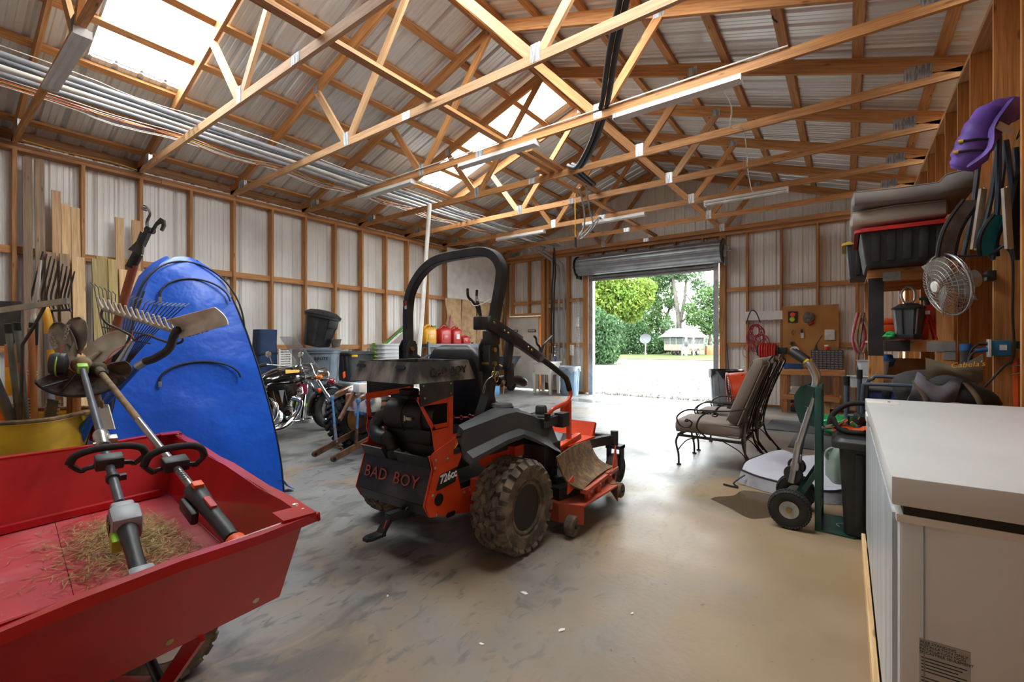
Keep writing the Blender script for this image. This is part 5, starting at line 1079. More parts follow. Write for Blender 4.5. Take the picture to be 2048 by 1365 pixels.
# ================================================================ hand truck
mk('truck_green', '14493f', .4, .1, '0f3a33', 6, coat=.3); mk('yellow_ring', 'd9b02a', .5)
def handtruck():
    t = thing('hand_truck', 'green and silver convertible hand truck standing on its toe plate', 'hand truck', (-.16, 3.98, 0), 0)
    for sy in (-1, 1):
        y_ = sy * .17
        B().beam((0, y_, .0), (.0, y_, 1.0), .045, .04, up=(1, 0, 0), bev=.006).obj('frame_rail', 'truck_green', t)
        a_ = B().cyl((-.115, y_ * .9, .58), (-.025, y_ * .9, .92), .02, 12).obj('alu_rail', 'alu', t); B().cyl((-.16, y_ * .9, .3), (-.115, y_ * .9, .6), .022, 12).obj('alu_rail', 'alu', t)
        B().tube(spline([(-.06, y_ * .9, .85), (-.035, y_ * .9, .95), (-.015, y_ * .9, 1.05), (-.04, y_ * .85, 1.13), (-.07, y_ * .75, 1.17)]), .021, 12).obj('handle_tube', 'alu', t)
        B().cyl((-.068, y_ * .76, 1.165), (-.08, y_ * .72, 1.178), .025, 12).obj('grip_ring', 'yellow_ring', t)
        B().tube([(-.078, y_ * .72, 1.176), (-.13, y_ * .6, 1.215), (-.17, y_ * .5, 1.245)], [.028, .03, .028], 12).obj('grip', 'dark_plastic', t)
        B().beam((0, y_, .42), (-.15, y_, .14), .012, .03, up=(1, 0, .5)).obj('axle_brace', 'truck_green', t); B().beam((-.08, y_ * .9, .86), (-.04, y_ * .9, 1.0), .05, .05).obj('rail_sleeve', 'truck_green', t)
        w_ = tyre(t, (-.165, sy * .24, .135), .135, .085, .065, 'rubber', 3, 40, .004, axis=(0, sy, 0), name='wheel', hub='galv'); B().cyl((-.165, sy * .25, .135), (-.165, sy * .29, .135), .018, 12).obj('hub_nut', 'gold_zinc', w_)
        c_ = B().lathe([(.02, -.016), (.058, -.018), (.062, -.01), (.062, .01), (.058, .018), (.02, .016)], (-.15, sy * .14, .36), (.3, 1, 0), 20).obj('caster', 'rubber', t); B().box((-.14, sy * .14, .42), (.05, .06, .06), bev=.008).beam((-.15, sy * .12, .36), (-.14, sy * .12, .43), .012, .04, up=(0, 1, 0)).obj('caster_fork', 'galv', c_)
    B().beam((-.165, -.24, .135), (-.165, .24, .135), .02, .02).obj('axle', 'black_steel', t)
    for z_ in (.12, .46, .66, .98): B().beam((0, -.17, z_), (0, .17, z_), .03, .035).obj('cross_bar', 'truck_green', t)
    B().prism([(-.1, -.14), (.0, -.17), (.0, .17), (-.1, .12), (-.135, .06), (-.135, -.03)], .02, (-.02, 0, .86), (1, 0, 0), (0, 0, 1)).obj('side_ear', 'truck_green', t); B().prism([(-.1, -.09), (.0, -.14), (.0, .14), (-.07, .1)], .012, (-.01, .16, .86), (1, 0, 0), (0, 0, 1)).obj('side_ear', 'truck_green', t)
    B().prism([(-.02, -.19), (.2, -.21), (.24, -.17), (.24, .17), (.2, .21), (-.02, .19)], .012, (0, 0, .007), (1, 0, 0), (0, 1, 0)).box((-.005, 0, .05), (.012, .36, .1)).obj('toe_plate', 'truck_green', t)
    B().tube(spline([(.12, -.05, .014), (.1, 0, .014), (.14, .03, .014), (.18, -.02, .014)]), .002, 5).obj('string_scrap', 'wire_white', t)
handtruck()
# ================================================================ patio chairs
mk('cushion', '7d6f62', .85, 0, '6e6156', 3, .35, .7, bump=.3, bscale=9); mk('iron', '2b2724', .45, .5, '3a332e', 12); mk('cord_tan', '8d8073', .7)
def pad(sec, mat, nm, t, cord=True, ang=60):
    """cushion lofted through sections of (centre, half-width vector, half-depth vector)"""
    rs = []
    for c, a, b_ in sec: rs.append([V(c) + V(a) * p[0] + V(b_) * p[1] for p in roundrect(2, 2, .35, 4)])
    o = B().rings(rs).obj(nm, mat, t, ang=ang); return o
def patio(loc, lab, first=None):
    if first: return dup(first, loc, 0, lab)
    t = thing('patio_chair', lab, 'chair', loc, 0, 'wrought iron patio chairs')   # faces -X, width along Y
    W_ = .31
    r6 = random.Random(2); sec = []
    for x, z_, h_, w in ((-.44, .41, .045, .9), (-.425, .41, .068, .98), (-.2, .415, .072, 1), (.05, .405, .07, 1), (.19, .395, .062, 1), (.21, .39, .045, .9)): sec.append(((x, 0, z_), (0, W_ * w, 0), (0, 0, h_)))
    c_ = pad(sec, 'cushion', 'seat_cushion', t)
    for z_ in (.455, .365):
        B().tube([(x, y_, z_ + (.01 if z_ > .4 else -.005)) for x, y_ in ((-.425, -W_ + .02), (.19, -W_), (.19, W_), (-.425, W_ - .02))], .006, 6, closed=True).obj('seat_piping', 'cord_tan', c_)
    up = V((.36, 0, .93)).normalized(); nn_ = V((.93, 0, -.36)).normalized(); sec = []
    for s, w, h_ in ((.0, .9, .03), (.02, .98, .06), (.3, 1, .065), (.55, .98, .062), (.66, .94, .06), (.7, .85, .03)): sec.append((V((.1, 0, .5)) + up * s + nn_ * .02, (0, W_ * w, 0), nn_ * h_))
    bk = pad(sec, 'cushion', 'back_cushion', t)
    for o_ in (.06, -.05):
        p = [V((.1, y_, .5)) + up * s + nn_ * (.02 + o_) for s, y_ in ((.01, -W_ + .01), (.66, -W_ + .02), (.66, W_ - .02), (.01, W_ - .01))]; B().tube(p, .006, 6, closed=True).obj('back_piping', 'cord_tan', bk)
    B().beam((-.4, -W_, .32), (.22, -W_, .31), .025, .025).obj('seat_rail', 'iron', t); B().beam((-.4, W_, .32), (.22, W_, .31), .025, .025).obj('seat_rail', 'iron', t); B().beam((-.4, -W_, .32), (-.4, W_, .32), .025, .025).obj('seat_rail', 'iron', t); B().beam((.22, -W_, .31), (.22, W_, .31), .025, .025).obj('seat_rail', 'iron', t)
    for sy in (-1, 1):
        y_ = sy * W_
        for x, rear in ((-.4, 0), (.22, 1)):
            p = spline([(x, y_, .32), (x - .025, y_, .24), (x + .0, y_, .12), (x + .005, y_, .012)]) if not rear else spline([(x, y_, .32), (x + .03, y_, .2), (x + .1, y_, .1), (x + .17, y_, .012)])
            l_ = B().tube(p, .011, 8).obj('leg', 'iron', t); e = p[-1]; B().cyl((e[0], e[1], 0), (e[0], e[1], .016), .024, 12).obj('foot_pad', 'iron', l_)
        B().tube(spline([(-.4, y_, .16), (-.36, y_, .22), (-.3, y_, .28), (-.2, y_, .31)]), .006, 6).obj('leg_scroll', 'iron', t); B().tube(spline([(.3, y_, .1), (.2, y_, .22), (.05, y_, .3)]), .006, 6).obj('leg_scroll', 'iron', t)
        B().tube(spline([(.22, y_, .31), (.24, y_, .5), (.32, y_, .75), (.42, y_ * .98, 1.0), (.46, y_ * .92, 1.1), (.44, y_ * .7, 1.13)]), .01, 8).obj('back_post', 'iron', t)
        a_ = B().tube(spline([(.28, y_ * 1.02, .66), (.1, y_ * 1.12, .62), (-.15, y_ * 1.18, .61), (-.3, y_ * 1.18, .6), (-.4, y_ * 1.15, .52), (-.37, y_ * 1.12, .43), (-.28, y_ * 1.12, .42), (-.25, y_ * 1.12, .47), (-.3, y_ * 1.12, .5), (-.32, y_ * 1.12, .475)]), .0085, 8).obj('arm', 'iron', t)
        B().tube(spline([(-.12, y_ * 1.02, .33), (-.2, y_ * 1.12, .42), (-.16, y_ * 1.18, .54), (-.06, y_ * 1.18, .6), (.0, y_ * 1.16, .585), (-.01, y_ * 1.16, .56), (-.05, y_ * 1.16, .565)]), .0085, 8).obj('arm_scroll', 'iron', a_)
        B().ball((-.3, y_ * 1.14, .485), (.02, .012, .014), 8, 6).obj('iron_rosette', 'iron', a_)
    for y_ in (-.2, 0, .2): B().tube(spline([(.24, y_, .4), (.3, y_ * .8, .65), (.38, y_ * .9, .9), (.44, y_ * .7, 1.1)]), .007, 6).obj('back_scroll', 'iron', t)
    B().tube(spline([(.44, -W_ * .7, 1.13), (.46, -.1, 1.17), (.46, .1, 1.17), (.44, W_ * .7, 1.13)]), .01, 8).obj('back_rail', 'iron', t)
    B().grid(lambda u, v: (.245 + .012 * sin(v * 9), -W_ + .01 + .03 * v + .02 * u, .52 - .45 * u), 8, 2, .003).obj('tie_ribbon', 'cord_tan', t)
    return t
c1 = patio((-1.06, 5.31, 0), 'wrought iron patio chair with taupe cushions, nearest the camera'); patio((-1.06, 6.12, 0), 'wrought iron patio chair with taupe cushions, behind the first one', c1)
# ================================================================ collapsed mesh canopy on the floor
mk('mesh_grey', 'cfced8', .6, 0, 'c0bec9', 3, alpha=.85); mk('nylon_grey', 'a9a7ad', .6, 0, '7f7d84', 4, bump=.4, bscale=8)
def canopy():
    t = thing('popup_canopy', 'collapsed grey mesh pop-up canopy lying on the floor behind the hand truck', 'canopy', (-.33, 5.0, 0), 0)
    out = [(-.46, -.34), (-.44, -.1), (-.26, .25), (-.12, .55), (.08, .75), (.3, .66), (.38, .3), (.36, -.1), (.3, -.45), (.02, -.52), (-.25, -.45)]
    O2 = spline([(*p, 0) for p in out + out[:1]], 5)[:-1]; n = len(O2)
    def hz(p): return .06 + .13 * max(0, 1 - abs((p[1] - .15) / .8)) + .02
    rings_ = []
    for k in (1, .75, .5, .25, .02):
        rings_.append([(p[0] * k - .05 * (1 - k), p[1] * k + .1 * (1 - k), hz(p) * (1 if k == 1 else 1) + .06 * sin((1 - k) * 3) + .004 * sin(i * .7 + k * 6)) for i, p in enumerate(O2)])
    B().rings(rings_, caps=False).obj('mesh_panel', 'mesh_grey', t, ang=80); B().tube(rings_[0], .008, 6, closed=True).obj('hoop_wire', 'piping_black', t)
    B().rings([rings_[0], [(p[0] * 1.05, p[1] * 1.05, .004) for p in O2]], caps=False).obj('side_wall', 'nylon_grey', t, ang=80)
    B().tube(spline([(-.42, -.4, .1), (-.5, -.46, .03), (-.46, -.52, .012), (-.58, -.5, .012)]), .008, 6).obj('tent_foot', 'black_cap', t)
canopy()
# ================================================================ mats, wet patch, puddles
mk('mat_rubber', '3a3a3b', .75, 0, '444443', 20); 
tag(B().box((0, 0, .006), (.95, 1.05, .012), bev=.003).obj('floor_mat', 'mat_rubber', None, (-.55, 8.35, 0)), 'dark rubber floor mat nearest the workbench', 'mat', 'dark rubber floor mats'); tag(B().box((0, 0, .006), (.75, 1.1, .012), bev=.003).obj('floor_mat', 'mat_rubber', None, (-.22, 7.2, 0)), 'dark rubber floor mat in front of the other, beside the canopy', 'mat', 'dark rubber floor mats')
def wetmat(name, col, alpha, rough):
    m = mk(name, col, rough, alpha=alpha, spec=.6); return m
wetmat('wet_floor', '3d2c1c', .5, .1); wetmat('water', '55585a', .35, .02)
def puddle(nm, lab, loc, pts, mat):
    P_ = spline([(*p, 0) for p in pts + pts[:1]], 6)[:-1]; b = B(); n = len(P_)
    b.faces([(p[0], p[1], .002) for p in P_], [tuple(range(n))]); o = b.obj(nm, mat, None, loc); tag(o, lab, 'puddle')
puddle('wet_patch', 'dark wet patch on the tan concrete beside the hand truck', (-.62, 4.1, 0), [(-.3, -.06), (-.12, -.2), (.02, -.33), (.1, -.3), (.22, -.1), (.24, .18), (.18, .34), (.02, .38), (-.12, .34), (-.16, .15), (-.26, .04)], 'wet_floor')
puddle('water_puddle', 'thin puddle inside the doorway nearest the sink', (-4.85, 9.35, 0), [(-.45, .02), (-.15, -.28), (.3, -.3), (.5, -.1), (.35, .15), (.0, .2), (-.25, .25)], 'water'); puddle('water_puddle', 'thin puddle inside the doorway nearest the middle', (-3.95, 9.15, 0), [(-.4, .0), (-.1, -.22), (.4, -.15), (.65, .1), (.3, .2), (-.1, .16)], 'water')
# ================================================================ bin, drum fan
mk('can_grey', '75797d', .5, 0, '676b6f', 5); mk('liner_black', '121214', .25, 0, '1c1c1e', 8, bump=.4, bscale=20); mk('can_blue', '7b93ab', .5, 0, '6b8299', 4); mk('liner_clear', 'c9d0d6', .3, 0, 'b4bcc4', 8, alpha=.6)
def bincan(nm, lab, loc, r, h_, mat, liner, grp=None):
    t = thing(nm, lab, 'trash can', loc, 0, grp)
    B().lathe([(r * .8, 0), (r * .82, .02), (r * .97, h_ - .04), (r * 1.04, h_ - .035), (r * 1.04, h_), (r * .96, h_), (r * .92, h_ - .06), (r * .78, .05), (.01, .05)], (0, 0, 0), (0, 0, 1), 32, caps=False).obj('can', mat, t)
    for i in range(10): a = 2 * pi * i / 10; B().beam((r * .84 * cos(a), r * .84 * sin(a), .08), (r * .965 * cos(a), r * .965 * sin(a), h_ - .1), .02, .008, up=(cos(a), sin(a), 0)).obj('rib', mat, t)
    if liner:
        rr = random.Random(int(r * 1000)); ph = [rr.uniform(0, 6) for _ in range(4)]
        def fn(u, v):
            a = 2 * pi * u; k = 1.05 + .02 * sin(9 * a + ph[0]) * v; drop = (.1 + .05 * sin(5 * a + ph[1]) + .03 * sin(11 * a)) * v; return (r * k * cos(a), r * k * sin(a), h_ + .012 - drop * (1 if v > .1 else 0))
        B().grid(fn, 40, 5).obj('liner', liner, t, ang=70)
        B().lathe([(r * .98, h_ + .012), (r * .9, h_ - .02), (r * .86, h_ - .2), (.01, h_ - .22)], (0, 0, 0), (0, 0, 1), 24, caps=False).obj('liner_inside', liner, t)
    return t
bincan('trash_can', 'grey trash can with black liner beside the doorway post', (-1.83, 9.3, 0), .29, .8, 'can_grey', 'liner_black'); bincan('trash_can', 'light blue trash can with clear liner between sink and door track', (-5.66, 10.15, 0), .26, .72, 'can_blue', 'liner_clear')
def drumfan():
    t = thing('drum_fan', 'orange drum fan standing behind the patio chairs', 'fan', (-1.35, 7.9, 0), 0); ax = V((.96, .3, .12)).normalized(); c = V((0, 0, .52)); r = .33
    B().lathe([(r, -.16), (r + .012, -.165), (r + .012, -.15), (r, -.14), (r, .14), (r + .012, .15), (r + .012, .165), (r, .16), (r - .01, .15), (r - .01, -.15), (r, -.16)], c, ax, 40, caps=False).obj('drum', 'orange_paint', t)
    for s in (-.155, .155):
        g = B()
        for k in range(1, 9): g.torus(c + ax * s, r * k / 8.5, .003, ax, 28, 4)
        g.obj('grille', 'black_steel', t)
    f = B(); u = ax.orthogonal().normalized(); w = ax.cross(u)
    for k in range(3):
        a = 2 * pi * k / 3; d = u * cos(a) + w * sin(a); e = ax.cross(d); f.obox(c + d * .17, d * .13, (e + ax * .5).normalized() * .09, (ax - e * .5).normalized() * .003)
    f.lathe([(.05, -.06), (.05, .06)], c, ax, 16); f.obj('blades', 'black_steel', t)
    sd = ax.cross(V((0, 0, 1))).normalized()
    for s in (-1, 1): B().tube([c + sd * s * (r + .03), c + sd * s * (r + .04) - V((0, 0, .3)), c + sd * s * (r + .04) + ax * .2 - V((0, 0, .51))], .012, 8).tube([c + sd * s * (r + .04) - V((0, 0, .3)), c + sd * s * (r + .04) - ax * .2 - V((0, 0, .51))], .012, 8).obj('stand', 'black_steel', t)
    B().tube(spline([c + sd * -.02 - ax * .0 + V((0, 0, r + .0)), c + V((.07, -.02, r * .97)), c + sd * .16 + V((0, 0, r * .88))]), .012, 8).obj('handle', 'black_cap', t)
drumfan()
# ================================================================ workbench, peg board and what is on them
def pegmat():
    m = mk('peg_board', 'b98346', .75, 0, 'a9743a', 3); nt = m.node_tree; n = nt.nodes; L = nt.links; p = n['Principled BSDF']; tc = n.new('ShaderNodeTexCoord'); mp = n.new('ShaderNodeMapping'); L.new(tc.outputs['Object'], mp.inputs[0]); mp.inputs['Scale'].default_value = (39.4, 39.4, 39.4)
    fr = n.new('ShaderNodeVectorMath'); fr.operation = 'FRACTION'; L.new(mp.outputs[0], fr.inputs[0]); sb = n.new('ShaderNodeVectorMath'); sb.operation = 'SUBTRACT'; sb.inputs[1].default_value = (.5, .5, .5); L.new(fr.outputs[0], sb.inputs[0])
    mu = n.new('ShaderNodeVectorMath'); mu.operation = 'MULTIPLY'; mu.inputs[1].default_value = (1, 0, 1); L.new(sb.outputs[0], mu.inputs[0]); ln = n.new('ShaderNodeVectorMath'); ln.operation = 'LENGTH'; L.new(mu.outputs[0], ln.inputs[0])
    cp = n.new('ShaderNodeMath'); cp.operation = 'LESS_THAN'; cp.inputs[1].default_value = .14; L.new(ln.outputs['Value'], cp.inputs[0])
    old = p.inputs['Base Color'].links[0].from_socket; mx = n.new('ShaderNodeMix'); mx.data_type = 'RGBA'; L.new(cp.outputs[0], mx.inputs[0]); L.new(old, mx.inputs[6]); mx.inputs[7].default_value = (.05, .03, .015, 1); L.new(mx.outputs[2], p.inputs['Base Color'])
pegmat()
tag(B().bx((-.46, 0, 0), (.46, .008, 1.22)).obj('peg_board', 'peg_board', None, (-.58, 10.56, .83)), 'brown perforated peg board above the workbench', 'peg board')
def bench():
    t = thing('workbench', 'narrow timber workbench with a lower shelf below the peg board', 'workbench', (-.52, 10.28, 0))
    B().bx((-.5, -.3, .775), (.5, .28, .82)).obj('top', 'fir', t); B().bx((-.5, -.31, .72), (.5, -.27, .825)).obj('apron', 'fir', t); B().bx((-.46, -.28, .3), (.44, .28, .335)).obj('shelf', 'fir', t); B().bx((-.46, -.3, .25), (.42, -.26, .34)).obj('shelf_apron', 'fir', t)
    for x in (-.43, .37):
        for y_ in (-.24, .24): B().bx((x - .045, y_ - .045, 0), (x + .045, y_ + .045, .775)).obj('leg', 'fir_dark', t)
bench()
G = 'small things on the workbench wall'
def small(nm, lab, cat, b, mat, loc, rot=None): return tag(b.obj(nm, mat, None, loc, rot), lab, cat, G)
def partsbin():
    t = thing('parts_cabinet', 'black small-parts cabinet with rows of clear drawers on the workbench', 'cabinet', (-.3, 10.36, .82), 0, G); B().bx((-.25, -.0, 0), (.25, .17, .36)).obj('case', 'black_plastic', t)
    m = B().box((0, -.004, 0), (.05, .02, .034), bev=.003).mesh('drawer'); m.materials.append(MT['drawer_clear'])
    for i in range(8):
        for j in range(8): link('drawer', m, t, (-.213 + i * .061, 0, .03 + j * .043))
mk('drawer_clear', '8b8d94', .25, 0, '6d6f77', 20, .4, .6); mk('blue_tray', '2a5f9e', .45); mk('steel_wool', '77726b', .9, 0, '5a554f', 40, bump=.8, bscale=80); mk('red_plastic', 'b3261f', .4, 0, '9c201a', 6); mk('neon_yellow', 'c6dc28', .5); mk('neon_red', 'e5472b', .5); mk('bag_clear', 'd5d4d2', .3, 0, 'c0bfbd', 12); mk('cardboard', '9a744c', .8, 0, '886540', 5); mk('paper', 'c9c6c0', .7, 0, 'aaa7a1', 20)
partsbin()
small('parts_tray', 'blue plastic parts tray on the workbench corner', 'tray', B().rings([[(a, q, z_) for a, q in roundrect(w, l, .02, 2)] for w, l, z_ in ((.3, .16, 0), (.34, .2, .1), (.36, .22, .1), (.32, .18, .095), (.28, .14, .01))]), 'blue_tray', (-.83, 10.2, .82))
t = thing('reflector_pack', 'black card pack with red and yellow reflectors on the peg board', 'pack', (-.86, 10.55, 1.83), 0, G); B().bx((-.08, -.01, -.11), (.08, .0, .11)).obj('card', 'black_print', t); B().lathe([(.001, .012), (.045, .008), (.047, 0)], (0, -.012, .045), (0, -1, 0), 16).obj('red_disc', 'neon_red', t); B().lathe([(.001, .012), (.045, .008), (.047, 0)], (-.01, -.012, -.045), (0, -1, 0), 16).obj('yellow_disc', 'neon_yellow', t)
t = thing('wire_brush', 'grey ball of steel wool on a red handle hung on the peg board', 'brush', (-.6, 10.505, 1.8), 0, G); blob('', '', '', 0, (.085, .06, .11), '', 5, .3).obj('wool', 'steel_wool', t, (0, 0, -.1)); B().cyl((.03, .03, -.08), (.05, .02, -.12), .05, 12).obj('cup', 'red_plastic', t)
small('wire_hook', 'small wire hook hanging on the peg board', 'hook', B().tube(spline([(0, 0, .06), (-.03, -.02, 0), (0, -.03, -.05), (.03, -.02, 0), (.02, 0, .04)]), .004, 5), 'steel_dark', (-.85, 10.558, 1.52)); 
t = thing('hose_fitting', 'black and silver fitting hanging on the peg board', 'fitting', (-.71, 10.557, 1.5), 0, G); B().box((0, -.01, .05), (.04, .03, .07)).obj('body', 'dark_plastic', t); B().box((.01, -.01, -.04), (.05, .02, .1)).obj('bag', 'bag_clear', t)
small('tape_roll', 'dark tape roll on a peg hook', 'tape', B().lathe([(.02, 0), (.045, 0), (.045, .04), (.02, .04), (.02, 0)], (0, 0, 0), (0, -1, 0), 20, caps=False), 'steel_dark', (-.86, 10.54, 1.3))
t = thing('wire_spool', 'white wire spool hanging below the dark tape', 'spool', (-.83, 10.53, 1.17), 0, G); B().lathe([(.025, 0), (.08, 0), (.08, .04), (.025, .04), (.025, 0)], (0, 0, 0), (0, -1, 0), 24, caps=False).obj('spool', 'white_paint', t); B().lathe([(.001, .045), (.03, .045), (.03, 0)], (0, 0, 0), (0, -1, 0), 16).obj('hub', 'steel_dark', t)
small('parts_pouch', 'clear pouch of parts pinned on the peg board', 'pouch', B().box((0, 0, 0), (.16, .02, .2), bev=.008).box((0, -.012, -.01), (.11, .004, .05)), 'bag_clear', (-.26, 10.53, 1.47))
small('scraper', 'small dark tool leaning on the parts cabinet', 'tool', B().beam((0, 0, 0), (.1, 0, .18), .01, .016).prism([(-.04, -.1), (.03, -.1), (.02, 0), (.0, .02)], .01, (0, 0, -.0), (1, 0, 0), (0, 0, 1)), 'steel_dark', (-.47, 10.42, 1.28))
t = thing('pill_bottle', 'small pink and white bottle on the parts cabinet', 'bottle', (-.31, 10.43, 1.18), 0, G); B().cyl((0, 0, 0), (0, 0, .07), .035, 14).obj('body', 'neon_red', t); B().cyl((0, 0, .07), (0, 0, .1), .033, 14).obj('cap', 'white_paint', t)
small('small_carton', 'small brown carton on the parts cabinet', 'carton', B().box((0, 0, .04), (.1, .07, .08)), 'cardboard', (-.18, 10.43, 1.18))
for i, z_ in enumerate((.34, .38, .415, .45)): small('paper_stack', ['lowest', 'second', 'third', 'topmost'][i] + ' pale box of the stack on the bench shelf', 'box', B().box((0, 0, .017), (.19 - .01 * i, .2, .034), (0, 0, .06 * i), .002), 'paper', (-.78, 10.2, z_))
small('tool_scraps', 'jumble of small tools on the bench shelf edge', 'tools', B().beam((-.1, 0, .01), (.08, .02, .01), .02, .015).beam((-.05, .04, .02), (.02, -.04, .02), .015, .015).box((.1, 0, .015), (.05, .04, .03)), 'steel_worn', (-.6, 10.05, .335)); small('hand_tool', 'orange handled tool on the bench shelf', 'tool', B().beam((-.06, 0, .01), (.08, .02, .012), .025, .02, bev=.004), 'orange_plastic', (-.25, 10.05, .335))
t = thing('tool_case', 'black tool case with red knob under the bench shelf', 'case', (-.66, 10.2, 0), 0, G); B().box((0, 0, .12), (.42, .22, .22), bev=.025).obj('case', 'black_plastic', t); B().ball((-.16, -.12, .15), (.035, .02, .035), 10, 6).obj('knob', 'red_plastic', t); B().box((.02, -.11, .15), (.2, .02, .03), bev=.008).obj('handle', 'dark_plastic', t)
small('wood_block', 'wood offcut standing under the bench shelf', 'block', B().box((0, 0, .11), (.14, .06, .22)), 'pine_pale', (-.32, 10.15, 0))
# white board with cords, hose reel
tag(B().bx((-.34, 0, 0), (.36, .02, .18)).obj('white_board', 'white_paint', None, (-1.38, 10.57, 1.79)), 'white painted board nailed across two studs', 'board')
mk('cord_red', 'a32a3e', .5, 0, '8a2233', 6); mk('hose_red', 'c62a22', .5)
def coil(nm, lab, c, rx, rz_, n, mat, seed, r=.007):
    rr = random.Random(seed); pts = []
    for i in range(n * 14):
        a = 2 * pi * i / 14; k = rr.uniform(.8, 1.15) if i % 5 == 0 else 1; w = .75 + .35 * sin(i * .37 + seed); pts.append((rx * w * cos(a) * k, -.03 - .04 * (i / (n * 14)) - .02 * sin(i), rz_ * w * sin(a) * k - .2 * (w - .7)))
    t = tag(B().tube(spline(pts, 3), r, 6).obj(nm, mat, None, c), lab, 'cord', 'cords on the white board'); return t
coil('cord_coil', 'dark red extension cord coil hanging from the white board', (-1.5, 10.5, 1.5), .15, .26, 9, 'cord_red', 1); coil('cord_coil', 'second red cord coil drooping below the first', (-1.42, 10.44, 1.35), .17, .2, 5, 'cord_red', 4, .006); coil('cord_coil', 'thin pink cord loops hanging lowest', (-1.6, 10.42, 1.18), .12, .22, 2, 'cord_red', 7, .005)
tag(B().tube(spline([(-.14, 0, -.18), (-.06, -.04, .05), (0, -.04, .09), (.06, -.04, .02), (.12, 0, -.16)]), .011, 8).obj('hanging_hook', 'cable_black', None, (-1.55, 10.53, 1.9)), 'black rubber hook hung over the white board', 'hook')
t = thing('hose_reel', 'red hose wound on a wall reel below the cords', 'hose reel', (-1.28, 10.42, 1.16))
for i in range(7): B().torus((-.13 + i * .043, 0, 0), .13 + .006 * (i % 2), .02, (1, 0, 0), 26, 8).obj('hose_turn', 'hose_red', t)
B().cyl((-.2, 0, 0), (.2, 0, 0), .05, 14).cyl((-.18, 0, 0), (-.17, 0, 0), .11, 20).cyl((.17, 0, 0), (.18, 0, 0), .12, 20).obj('reel', 'steel_dark', t); B().box((.25, .07, 0), (.14, .2, .13), bev=.01).obj('bracket', 'dark_plastic', t)
tag(B().tube([(-2.05, 10.5, 1.3), (-1.98, 10.45, .0)], .01, 8).obj('garden_stake', 'truck_green'), 'thin green stake leaning by the door post', 'stake')
for i, (x, y_, a) in enumerate(((-1.35, 1.94, .022), (-1.04, 1.79, .019), (-3.18, 2.5, .02), (-1.27, 1.5, .012), (-.83, 2.1, .01), (-1.9, 1.5, .01))):
    tag(B().prism([(-a, -a * .4), (a * .6, -a * .5), (a, a * .1), (a * .2, a * .5), (-a * .7, a * .3)], .004, (0, 0, .002)).obj('paint_chip', 'white_paint', None, (x, y_, 0), (0, 0, i * 1.1)), ['largest white paint chip on the concrete in front of the mower tyre', 'white paint chip on the tan concrete, second largest', 'white paint chip between red cart and mower', 'small white chip nearest the camera', 'tiny white chip towards the wet patch', 'tiny white chip below the mower hitch'][i], 'paint chip', 'paint chips on the floor')
# ================================================================ shelf frame by the stud wall
mk('black_smear', '1d1c1b', .8, 0, '2c2825', 9); 
def shelf():
    t = thing('shelf_frame', 'heavy timber shelf frame, one post painted black, beside the stud wall', 'shelf', (.42, 5.0, 0))
    for x, w in ((-.22, .1), (.21, .1)):
        for y_ in (0, .95): B().bx((x - w / 2, y_ - .045, 0), (x + w / 2, y_ + .045, 1.92)).obj('post', 'wood_near', t)
    B().bx((-.272, -.047, 1.2), (-.168, -.044, 1.86)).obj('black_paint', 'black_smear', t); B().bx((-.165, -.0485, 1.24), (-.0, -.0465, 1.33)).obj('black_paint', 'black_smear', t)
    for z_ in (.62, 1.235, 1.83):
        B().bx((-.275, -.046 if z_ != 1.235 else -.046, z_), (.265, -.008, z_ + .095)).obj('rail', 'wood_near', t); B().bx((-.275, .92, z_), (.265, .958, z_ + .095)).obj('rail', 'wood_near', t); B().bx((-.27, -.04, z_ + .075 if z_ < 1.8 else 1.915), (.26, .99, z_ + .095 if z_ < 1.8 else 1.935)).obj('shelf_board', 'wood_near', t)
    B().bx((-.175, -.0495, 1.83), (-.06, -.047, 1.905)).obj('metal_strap', 'galv', t); B().bx((.1, -.0495, 1.235), (.27, -.047, 1.32)).bx((.2, -.0495, 1.17), (.27, -.047, 1.24)).obj('metal_strap', 'galv', t); B().bx((.1, -.0495, 1.83), (.2, -.047, 1.9)).obj('metal_strap', 'galv', t)
shelf()
GS = 'things on the timber shelf'
# middle shelf: lantern, orange case, jack stand, bottles
def lantern():
    t = thing('camp_lantern', 'black hexagonal lantern with carabiner handle on the timber shelf', 'lantern', (.41, 4.96, 1.345), 0, GS)
    B().lathe([(.085, 0), (.09, .012), (.09, .03), (.06, .035)], n=6).obj('base', 'dark_plastic', t)
    b = B().lathe([(.078, .03), (.098, .24)], n=6); b.obj('body', 'tote_grey', t); B().lathe([(.11, .24), (.115, .25), (.06, .285), (.03, .29)], n=6).obj('cap', 'dark_plastic', t)
    for i in range(6): a = pi / 3 * i; B().beam((.079 * cos(a), .079 * sin(a), .035), (.099 * cos(a), .099 * sin(a), .238), .008, .008).obj('edge_strip', 'galv' if i in (2, 3, 5) else 'dark_plastic', t)
    B().tube(spline([(-.03, 0, .3), (-.045, 0, .37), (-.01, 0, .425), (.035, 0, .4), (.04, 0, .33), (.02, 0, .3), (-.03, 0, .3)]), .009, 8).obj('carabiner', 'galv', t)
lantern()
def case(nm, lab, loc, d, mat, cat='case', grp=GS, lidmat=None):
    t = thing(nm, lab, cat, loc, 0, grp); B().box((0, 0, d[2] * .36), (d[0], d[1], d[2] * .72), bev=.015, taper=(1.03, 1.03)).obj('body', mat, t); B().box((0, 0, d[2] * .86), (d[0] * 1.05, d[1] * 1.05, d[2] * .26), bev=.015).obj('lid', lidmat or mat, t); return t
case('tool_case', 'bright orange plastic case behind the lantern', (.38, 5.3, 1.335), (.36, .22, .19), 'orange_plastic')
